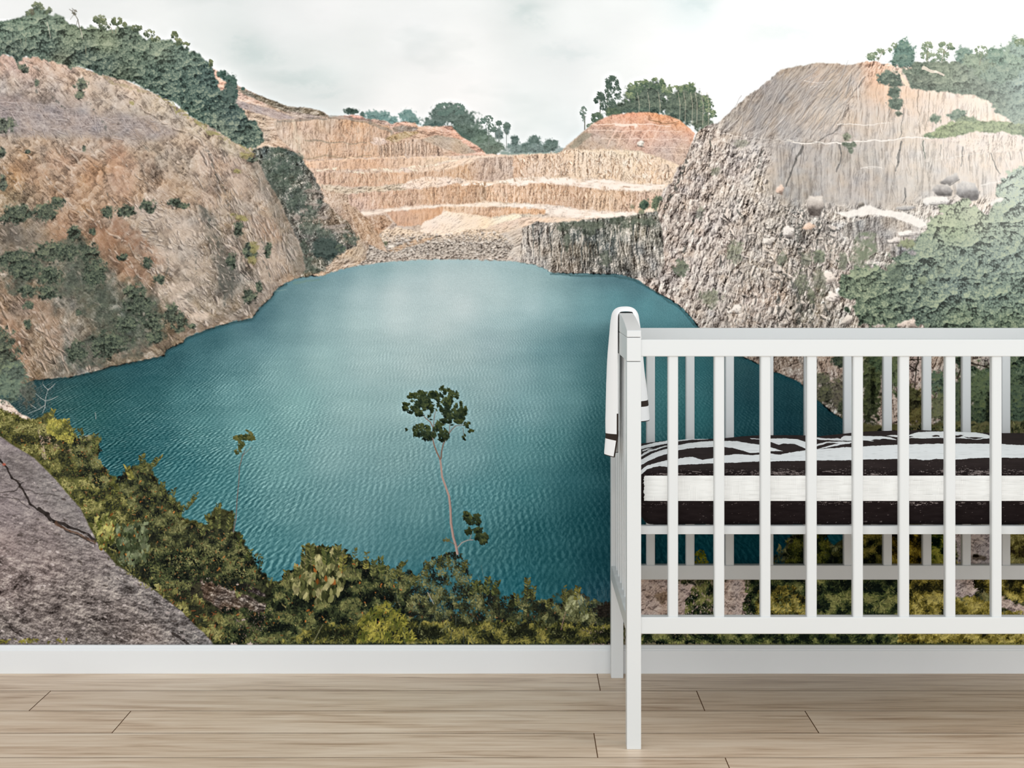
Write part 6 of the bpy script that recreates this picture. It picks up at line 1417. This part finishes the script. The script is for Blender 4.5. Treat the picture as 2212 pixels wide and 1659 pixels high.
# bars: the first one on each side sits nearer its post
BAR_D = DFR + 0.0035
PITCH = 99.9 * BAR_D / FPX
for side, dd in ((0, BAR_D), (1, BAR_D + (DK_ - DF))):
    k = 0
    while True:
        x1 = X_(1465.2, BAR_D) + PITCH * k
        if x1 > RX0 - 0.03:
            break
        cbox('bar', x1 - 0.0212, x1, dd, dd + 0.0225, z_bt - 0.004, z_rb + 0.004, 0.0034)
        k += 1

# slatted mattress base carried on long bearers
DBF = 4.030
zb1, zb0 = Z_(1136.2, DBF), Z_(1154.3, DBF)
cbox('mattress_support', PX1 + 0.0015, RX0 - 0.0015, DBF, DBF + 0.022, zb0, zb1, 0.0012)
cbox('mattress_support', PX1 + 0.0015, RX0 - 0.0015, DK_ - 0.030, DK_ - 0.008, zb0, zb1, 0.0012)
for i in range(10):
    xs = PX1 + 0.03 + i * (RX0 - PX1 - 0.12) / 9
    cbox('bed_slat', xs, xs + 0.06, DBF + 0.022, DK_ - 0.030, zb1 - 0.012, zb1 - 0.001, 0.001)

# ================================================================ the mattress in its zebra cover
MX_0, MX_1 = PX1 + 0.004, RX0 - 0.004
MY_0, MY_1 = 4.044, DK_ - 0.012
MZ0 = zb1
MTOP = Z_(1017.0, MY_0)
CREST = [(1385, .008), (1405, .013), (1440, .018), (1500, .0205), (1540, .0215), (1565, .024), (1605, .028), (1640, .030), (1740, .030), (1765, .0272), (1800, .031), (1838, .036), (1900, .040), (1940, .0415), (1993, .0420), (2065, .039),
         (2137, .036), (2212, .0345), (2400, .034), (2560, .028), (2620, .016), (2660, .006)]


def crest(x):
    px = [c[0] for c in CREST]
    return np.interp(x, [(p - VPX) * 4.5 / FPX for p in px], [c[1] for c in CREST])


def mix_poly(pts):
    return pts


# the white strokes of the print, outlined in the plane of the cloth's front edge
STROKES = [
    [(1380, 965), (1412, 957), (1440, 952.5), (1466, 948.6), (1500, 946.4), (1545, 945.6), (1545, 947.6), (1500, 950), (1466, 953), (1440, 958.5), (1412, 964), (1380, 971)],
    [(1380, 986), (1392, 977.5), (1402, 972), (1420, 968), (1442, 962.2), (1442, 964.2), (1420, 971), (1405, 976), (1395, 981), (1380, 989)],
    [(1388, 972), (1398, 969), (1410, 968.4), (1398, 972), (1388, 976)],
    [(1380, 996), (1400, 984), (1420, 975), (1440, 969), (1466, 961), (1500, 955.5), (1540, 952.6), (1590, 952.8), (1625, 958.5), (1645, 962), (1668, 967), (1680, 971), (1691, 974.4), (1668, 975), (1645, 977.5), (1620, 978.4), (1606, 973.8), (1583, 967.8), (1560, 965.4),
     (1520, 966.5), (1490, 968), (1466, 972.6), (1440, 981), (1420, 987), (1400, 996), (1380, 1008)],
    [(1380, 1021), (1390, 1011), (1400, 1005), (1420, 999), (1440, 994.6), (1466, 991), (1478, 987.8), (1496, 987), (1508, 990.5), (1517, 993.6), (1530, 991.6), (1565, 983.8), (1585, 981.2), (1610, 981.6), (1622, 983.4), (1640, 981.6), (1666, 979.6), (1684, 982.4),
     (1705, 978), (1740, 973.2), (1765, 970.4), (1790, 968.6), (1838, 965.6), (1865, 964), (1938, 960.8), (1965, 959.6), (2038, 958.4), (2137, 958.4), (2165, 959.4), (2212, 961.6), (2300, 964), (2450, 962), (2560, 966), (2680, 975), (2680, 992), (2560, 990), (2450, 993), (2300, 990),
     (2212, 989.2), (2165, 988.8), (2138, 988.8), (2110, 989.2), (2085, 991.5), (2065, 992.4), (2038, 991.6), (2020, 991.4), (2008, 993.6), (1993, 994), (1978, 991.8), (1965, 991.2), (1938, 991.2), (1910, 992.2), (1865, 992.4), (1838, 994), (1765, 994.8), (1740, 995), (1666, 996.8),
     (1640, 997), (1565, 1000.2), (1540, 1001), (1490, 1003), (1466, 1004.8), (1440, 1008.2), (1425, 1007.4), (1410, 1009.4), (1398, 1014), (1390, 1021), (1380, 1031)],
    [(1620, 947), (1640, 947.6), (1666, 947.2), (1700, 947), (1724, 949), (1740, 954.8), (1752, 960), (1745, 968.6), (1738, 968.4), (1729, 964), (1716, 959), (1698, 958), (1680, 960.2), (1666, 955.2), (1652, 951), (1640, 949), (1624, 949)],
    [(1758, 946), (1765, 945.4), (1790, 947.2), (1814, 946.4), (1820, 943.8), (1822, 941.8), (1840, 941.4), (1870, 941.8), (1905, 942.4), (1924, 945.2), (1937, 949.6), (1930, 950), (1908, 947.6), (1886, 953), (1866, 951.4), (1838, 952.4), (1800, 951.4), (1765, 949)],
    [(1758, 962), (1768, 958.2), (1786, 954.4), (1812, 953.8), (1842, 954.6), (1842, 957), (1810, 962), (1786, 967.6), (1766, 970), (1778, 966.4), (1800, 960.6), (1812, 957.6), (1800, 956.6), (1786, 957.2), (1772, 961), (1760, 966)],
    [(1914, 941), (1926, 939.4), (1940, 940.4), (1958, 943.6), (1966, 938.6), (1974, 935.8), (1985, 933.4), (2010, 932.2), (2040, 932), (2068, 931.8), (2100, 933), (2128, 937.4), (2139, 941.8), (2139, 946.4), (2112, 949.4), (2085, 947.6), (2064, 946.4), (2030, 946), (1996, 947), (1966, 946.4),
     (1950, 945), (1930, 943.4)],
    [(2230, 938), (2290, 934), (2380, 936), (2470, 941), (2520, 948), (2440, 950), (2340, 947), (2260, 946)],
]
SPOTS = [[(2012, 941.5), (2020, 939.4), (2030, 940.8), (2029, 943.6), (2016, 943.4)], [(2062, 941), (2074, 939), (2082, 941), (2074, 944.5), (2062, 946)], [(2082, 943), (2094, 945), (2108, 944), (2126, 945.6), (2106, 948.4), (2090, 946.6)],
         [(1958, 943.4), (1968, 942), (1974, 943.4), (1966, 945)], [(1806, 946), (1818, 944.6), (1816, 948)], [(1880, 951), (1892, 949), (1902, 949.6), (1890, 953)]]


def cover_print(px, py):
    """linear colour of the cover at cloth coordinates px, py"""
    wob = 1.1 * fbm(px / 9, py / 5, 3, 3) + .5 * fbm(px / 2.5, py / 2.5, 6, 2)
    wy = py + wob * .8
    white_m = np.zeros(px.shape, bool)
    for p in STROKES:
        white_m |= inside(px + wob * .6, wy, p)
    for p in SPOTS:
        white_m &= ~inside(px + wob, wy, p)
    jag = 1391 + 2.0 * fbm(py / 3.5, py * 0 + 3, 5, 3)
    white_m |= (py > 1027.8) & (py < 1081.8) & (px > jag + 3.5 * np.clip((1034 - py) / 8, 0, 1) ** 2) & (px < 2640)
    dark = np.array([27, 20, 20], f32) + np.array([12, 10, 9], f32) * np.clip((1020 - py) / 12, 0, 1)[..., None] + 0 * px[..., None]
    dark = dark + (6 * fbm(px / 22, py / 6, 4, 2))[..., None]
    # dry brush scratches, densest at the two cut edges
    dens = np.exp(-((py - 1021) / 9.) ** 2) * .85 + np.exp(-((py - 1087) / 6.) ** 2) * .75 + np.exp(-((py - 1132) / 4.) ** 2) * .35 + .16
    dens = dens * np.clip(.9 + 1.2 * fbm(px / 45, py / 9, 8, 2), .15, 1.5)
    sc_ = vn(px / 7, py / .95, 2) * .6 + vn(px / 2.1, py / .9, 7) * .45
    k = np.clip((sc_ - (.80 - .66 * dens)) * 4, 0, 1) * (py > 984)
    weave = .55 + .45 * (np.abs((px * .37) % 1 - .5) < .3)
    dark = dark + (k * weave)[..., None] * np.array([112, 108, 104], f32)
    wt = np.array([226, 229, 229], f32) + 0 * px[..., None]
    side = (py > 1027) & (py < 1083)
    wt = np.where(side[..., None], np.array([238, 238, 235], f32) + 0 * px[..., None], wt)
    ln = (np.abs((py * .36) % 1 - .5) < .16) * np.clip(.3 + .9 * fbm(px / 30, py / 3, 9, 2), 0, 1)
    ln2 = (np.abs((px * .31) % 1 - .5) < .14) * np.clip(.1 + .8 * fbm(px / 12, py / 20, 12, 2), 0, 1)
    wt = wt - (side * (ln * 34 + ln2 * 22))[..., None]
    wt = wt - ((~side) * np.clip(vn(px / 16, py / 1.1, 4) - .45, 0, 1) * 50)[..., None]
    c = np.where(white_m[..., None], wt, dark)
    return lin(np.clip(c, 0, 255))


def make_mattress():
    NX = 1050
    r = 0.017
    prof = []                                     # (y, z, weight of the crown)
    W = MY_1 - MY_0
    for y in np.linspace(MY_1 - .03, MY_0 + .016, 6): prof.append((y, MZ0, 0))
    for a in np.linspace(0, 90, 10)[1:]:
        prof.append((MY_0 + .014 - .014 * math.sin(math.radians(a)), MZ0 + .014 - .014 * math.cos(math.radians(a)), 0))
    za, zc = MZ0 + .014, MTOP - r
    for t in np.linspace(0, 1, 105)[1:]: prof.append((MY_0, za + (zc - za) * t, 0))
    for a in np.linspace(0, 90, 50)[1:]:
        prof.append((MY_0 + r - r * math.cos(math.radians(a)), zc + r * math.sin(math.radians(a)), 0))
    for t in np.linspace(0, 1, 300)[1:]: prof.append((MY_0 + r + (W - 2 * r) * t, MTOP, 1))
    for a in np.linspace(0, 90, 8)[1:]:
        prof.append((MY_1 - r + r * math.sin(math.radians(a)), zc + r * math.cos(math.radians(a)), 0))
    for t in np.linspace(0, 1, 10)[1:]: prof.append((MY_1, zc - (zc - za) * t, 0))
    P = np.array(prof)
    NP = len(P)
    u = np.linspace(0, 1, NX)
    xs = MX_0 + (MX_1 - MX_0) * u
    Xg = np.repeat(xs[:, None], NP, 1)
    Yg = np.repeat(P[None, :, 0], NX, 0).copy()
    Zg = np.repeat(P[None, :, 1], NX, 0).copy()
    # padded crown
    v = np.clip((Yg - (MY_0 + r)) / .30, 0, 1)
    v = np.sin(v * math.pi / 2) ** .85
    vb = np.clip((MY_1 - Yg) / .11, 0, 1) ** .7
    Zg += P[None, :, 2] * crest(Xg * 4.5 / Yg) * v * vb
    Zg += P[None, :, 2] * .0012 * fbm(Xg * 22, Yg * 30, 5, 3) * v
    # soft puckers along the side
    side = np.clip(1 - np.abs(Zg - (za + zc) / 2) / ((zc - za) * .62), 0, 1) * (P[None, :, 2] == 0) * (np.abs(Yg - MY_0) < .03)
    Yg -= side * (.0035 + .0012 * np.sin(Xg * 64 + 1.0) * fbm(Xg * 9, Zg * 9, 4, 2))
    # pillowed ends
    for end, x0 in ((0, MX_0), (1, MX_1)):
        t = np.clip(np.abs(Xg - x0) / .016, 0, 1)
        q = 1 - np.sqrt(np.clip(1 - (1 - t) ** 2, 0, 1))
        cy, cz = (MY_0 + MY_1) / 2, (MZ0 + MTOP) / 2
        Yg += q * np.sign(cy - Yg) * .012
        Zg += q * np.where(Zg < cz, .012, -.008)
        Zg += np.clip((.022 - np.abs(Xg - x0)) / .022, 0, 1) ** 2 * np.clip(1 - (Zg - MZ0) / .03, 0, 1) * .012
    co = np.stack([Xg, Yg, Zg], -1)
    # end caps: one centre vertex each
    px = VPX + Xg * FPX / Yg
    py = VPY + (CAMZ - Zg) * FPX / Yg
    px = px.astype(f32); py = py.astype(f32)
    colr = cover_print(px, py)
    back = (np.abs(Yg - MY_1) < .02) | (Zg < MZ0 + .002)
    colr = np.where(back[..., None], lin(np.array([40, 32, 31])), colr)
    c0 = np.array([MX_0 + .001, (MY_0 + MY_1) / 2, (MZ0 + MTOP) / 2]); c1 = np.array([MX_1 - .001, (MY_0 + MY_1) / 2, (MZ0 + MTOP) / 2])
    verts = np.concatenate([co.reshape(-1, 3), c0[None], c1[None]])
    org = np.array([(MX_0 + MX_1) / 2, (MY_0 + MY_1) / 2, MZ0])
    faces = []
    i = np.arange(NX - 1)[:, None] * NP + np.arange(NP)[None, :]
    j = np.arange(NX - 1)[:, None] * NP + (np.arange(NP)[None, :] + 1) % NP
    q = np.stack([i, j, j + NP, i + NP], -1).reshape(-1, 4)
    n0 = len(co.reshape(-1, 3))
    k = np.arange(NP)
    t0 = np.stack([np.full(NP, n0), (k + 1) % NP, k], -1)
    t1 = np.stack([np.full(NP, n0 + 1), (NX - 1) * NP + k, (NX - 1) * NP + (k + 1) % NP], -1)
    me = bpy.data.meshes.new('mattress')
    me.vertices.add(len(verts)); me.vertices.foreach_set('co', (verts - org).astype(np.float32).reshape(-1))
    li = np.concatenate([q.reshape(-1), t0.reshape(-1), t1.reshape(-1)]).astype(np.int32)
    ls = np.concatenate([np.arange(len(q)) * 4, len(q) * 4 + np.arange(2 * NP) * 3]).astype(np.int32)
    me.loops.add(len(li)); me.loops.foreach_set('vertex_index', li)
    me.polygons.add(len(ls)); me.polygons.foreach_set('loop_start', ls)
    me.update(calc_edges=True)
    me.polygons.foreach_set('use_smooth', np.ones(len(ls), bool))
    ca = me.color_attributes.new('print', 'FLOAT_COLOR', 'POINT')
    rgba = np.ones((len(verts), 4), np.float32)
    rgba[:n0, :3] = colr.reshape(-1, 3)
    rgba[n0:, :3] = lin(np.array([60, 52, 50]))
    ca.data.foreach_set('color', rgba.reshape(-1))
    m, n, l, b = mat('zebra_print_cotton', (0.8, 0.8, 0.8), 0.85, 0.08)
    a = n.new('ShaderNodeAttribute'); a.attribute_name = 'print'
    l.new(a.outputs['Color'], b.inputs['Base Color'])
    tc = n.new('ShaderNodeTexCoord')
    w = n.new('ShaderNodeTexWave'); w.inputs['Scale'].default_value = 120; w.bands_direction = 'Z'; w.inputs['Distortion'].default_value = 1.5
    l.new(tc.outputs['Object'], w.inputs['Vector'])
    bp = n.new('ShaderNodeBump'); bp.inputs['Strength'].default_value = 0.12; bp.inputs['Distance'].default_value = 0.001
    l.new(w.outputs['Fac'], bp.inputs['Height']); l.new(bp.outputs['Normal'], b.inputs['Normal'])
    o = link('mattress', me, m)
    o.location = org
    o['label'] = 'cot mattress in a black and white zebra striped cover inside the white cot'
    o['category'] = 'mattress'


make_mattress()

# ================================================================ the towel over the end of the cot
cloth, n, l, b = mat('white_towel_cloth', (0.93, 0.93, 0.925), 0.85, 0.1)
tc = n.new('ShaderNodeTexCoord')
w = n.new('ShaderNodeTexNoise'); w.inputs['Scale'].default_value = 420; w.inputs['Detail'].default_value = 2
l.new(tc.outputs['Object'], w.inputs['Vector'])
bp = n.new('ShaderNodeBump'); bp.inputs['Strength'].default_value = 0.15; bp.inputs['Distance'].default_value = 0.0006
l.new(w.outputs['Fac'], bp.inputs['Height']); l.new(bp.outputs['Normal'], b.inputs['Normal'])
band, n, l, b = mat('dark_towel_band', tuple(lin((56, 47, 42))), 0.85, 0.1)

TP = [(.2112, .5690, .0245), (.2150, .5900, .0270), (.2190, .6150, .0290), (.2192, .6500, .0300), (.2192, .6900, .0285), (.2188, .7300, .0265), (.2184, .7650, .0240), (.2182, .8000, .0215), (.2182, .8350, .0180), (.2182, .8650, .0150), (.2184, .8830, .0120),
      (.2196, .8905, .0100), (.2225, .8928, .0090), (.2290, .8938, .0090), (.2355, .8940, .0092), (.2425, .8938, .0095), (.2490, .8928, .0100), (.2520, .8905, .0115), (.2532, .8830, .0140), (.2534, .8600, .0180), (.2536, .8300, .0215), (.2542, .7950, .0250),
      (.2552, .7600, .0280), (.2562, .7200, .0330), (.2570, .6850, .0370), (.2576, .6480, .0400)]


def make_towel():
    A = np.array(TP)
    seg = np.r_[0, np.cumsum(np.hypot(np.diff(A[:, 0]), np.diff(A[:, 1])))]
    total = seg[-1]
    # rows: dense, with exact lines where hem and band begin
    hem = 0.0007
    cuts = [0, hem, .0372, .0372 + .0150, total - .0330 - .0135, total - .0330, total - hem, total]
    rows = []
    for a, b_ in zip(cuts[:-1], cuts[1:]):
        nseg = max(1, int((b_ - a) / .0035))
        rows += list(np.linspace(a, b_, nseg + 1)[:-1])
    rows.append(total)
    rows = np.array(rows)
    x = np.interp(rows, seg, A[:, 0]); z = np.interp(rows, seg, A[:, 1]); amp = np.interp(rows, seg, A[:, 2])
    for _ in range(2):
        x[1:-1] = (x[:-2] + 2 * x[1:-1] + x[2:]) / 4; z[1:-1] = (z[:-2] + 2 * z[1:-1] + z[2:]) / 4
    # the bowed cap carries the cloth, so it may not sink below it
    dx = np.gradient(x); dz = np.gradient(z)
    L = np.hypot(dx, dz); nx, nz = -dz / L, dx / L
    T = np.r_[0, .0035, np.linspace(.03, .97, 40), .994, 1]
    bm = bmesh.new()
    Y0, YW = 4.284, .152
    org = Vector((.236, 4.36, .894))
    grid = []
    for i in range(len(rows)):
        row = []
        down = np.clip((.88 - z[i]) / .25, 0, 1)
        out = 1 if x[i] > .236 else -1
        for t in T:
            bulge = math.sin(math.pi * min(1, t) ** .72) ** .85 if 0 < t < 1 else 0
            fold = .0045 * math.sin(t * 9.5 + 1.0 + out) * down * (t * (1 - t) * 4)
            k = amp[i] * bulge + fold
            # the far half falls back against the bars
            k *= 1 - .25 * t
            y = Y0 + YW * t + .004 * math.sin(rows[i] * 14) * down
            zz = z[i] + nz[i] * k
            if down == 0 or abs(nz[i]) > .5:
                yy = y
                zz = max(zz, arch(yy) + .0036) if abs(x[i] - .236) < .0145 else zz
            inw = max(0, min(.016 * t ** 1.5 * min(1, max(0, (.775 - z[i]) / .12)), .2258 - (x[i] + nx[i] * k))) if out < 0 else 0
            row.append(bm.verts.new((x[i] + nx[i] * k + inw - org.x, y - org.y, zz + .004 * (t - .2) * down * (-1 if out < 0 else .4) - org.z)))
        grid.append(row)
    for i in range(len(rows) - 1):
        for j in range(len(T) - 1):
            f = bm.faces.new([grid[i][j], grid[i][j + 1], grid[i + 1][j + 1], grid[i + 1][j]])
            f.smooth = True
            s = (rows[i] + rows[i + 1]) / 2
            dark = s < hem or s > total - hem or cuts[2] < s < cuts[3] or cuts[4] < s < cuts[5] or ((j == 0) and (z[i] < .665))
            f.material_index = 1 if dark else 0
    me = bpy.data.meshes.new('towel')
    bm.to_mesh(me); bm.free()
    o = link('towel', me, cloth)
    me.materials.append(band)
    o.location = org
    sd = o.modifiers.new('thickness', 'SOLIDIFY')
    sd.thickness = 0.0022
    sd.offset = 0
    ss = o.modifiers.new('smooth', 'SUBSURF'); ss.levels = 1; ss.render_levels = 1
    o['label'] = 'white towel with a thin dark band folded over the left end of the cot'
    o['category'] = 'towel'


make_towel()
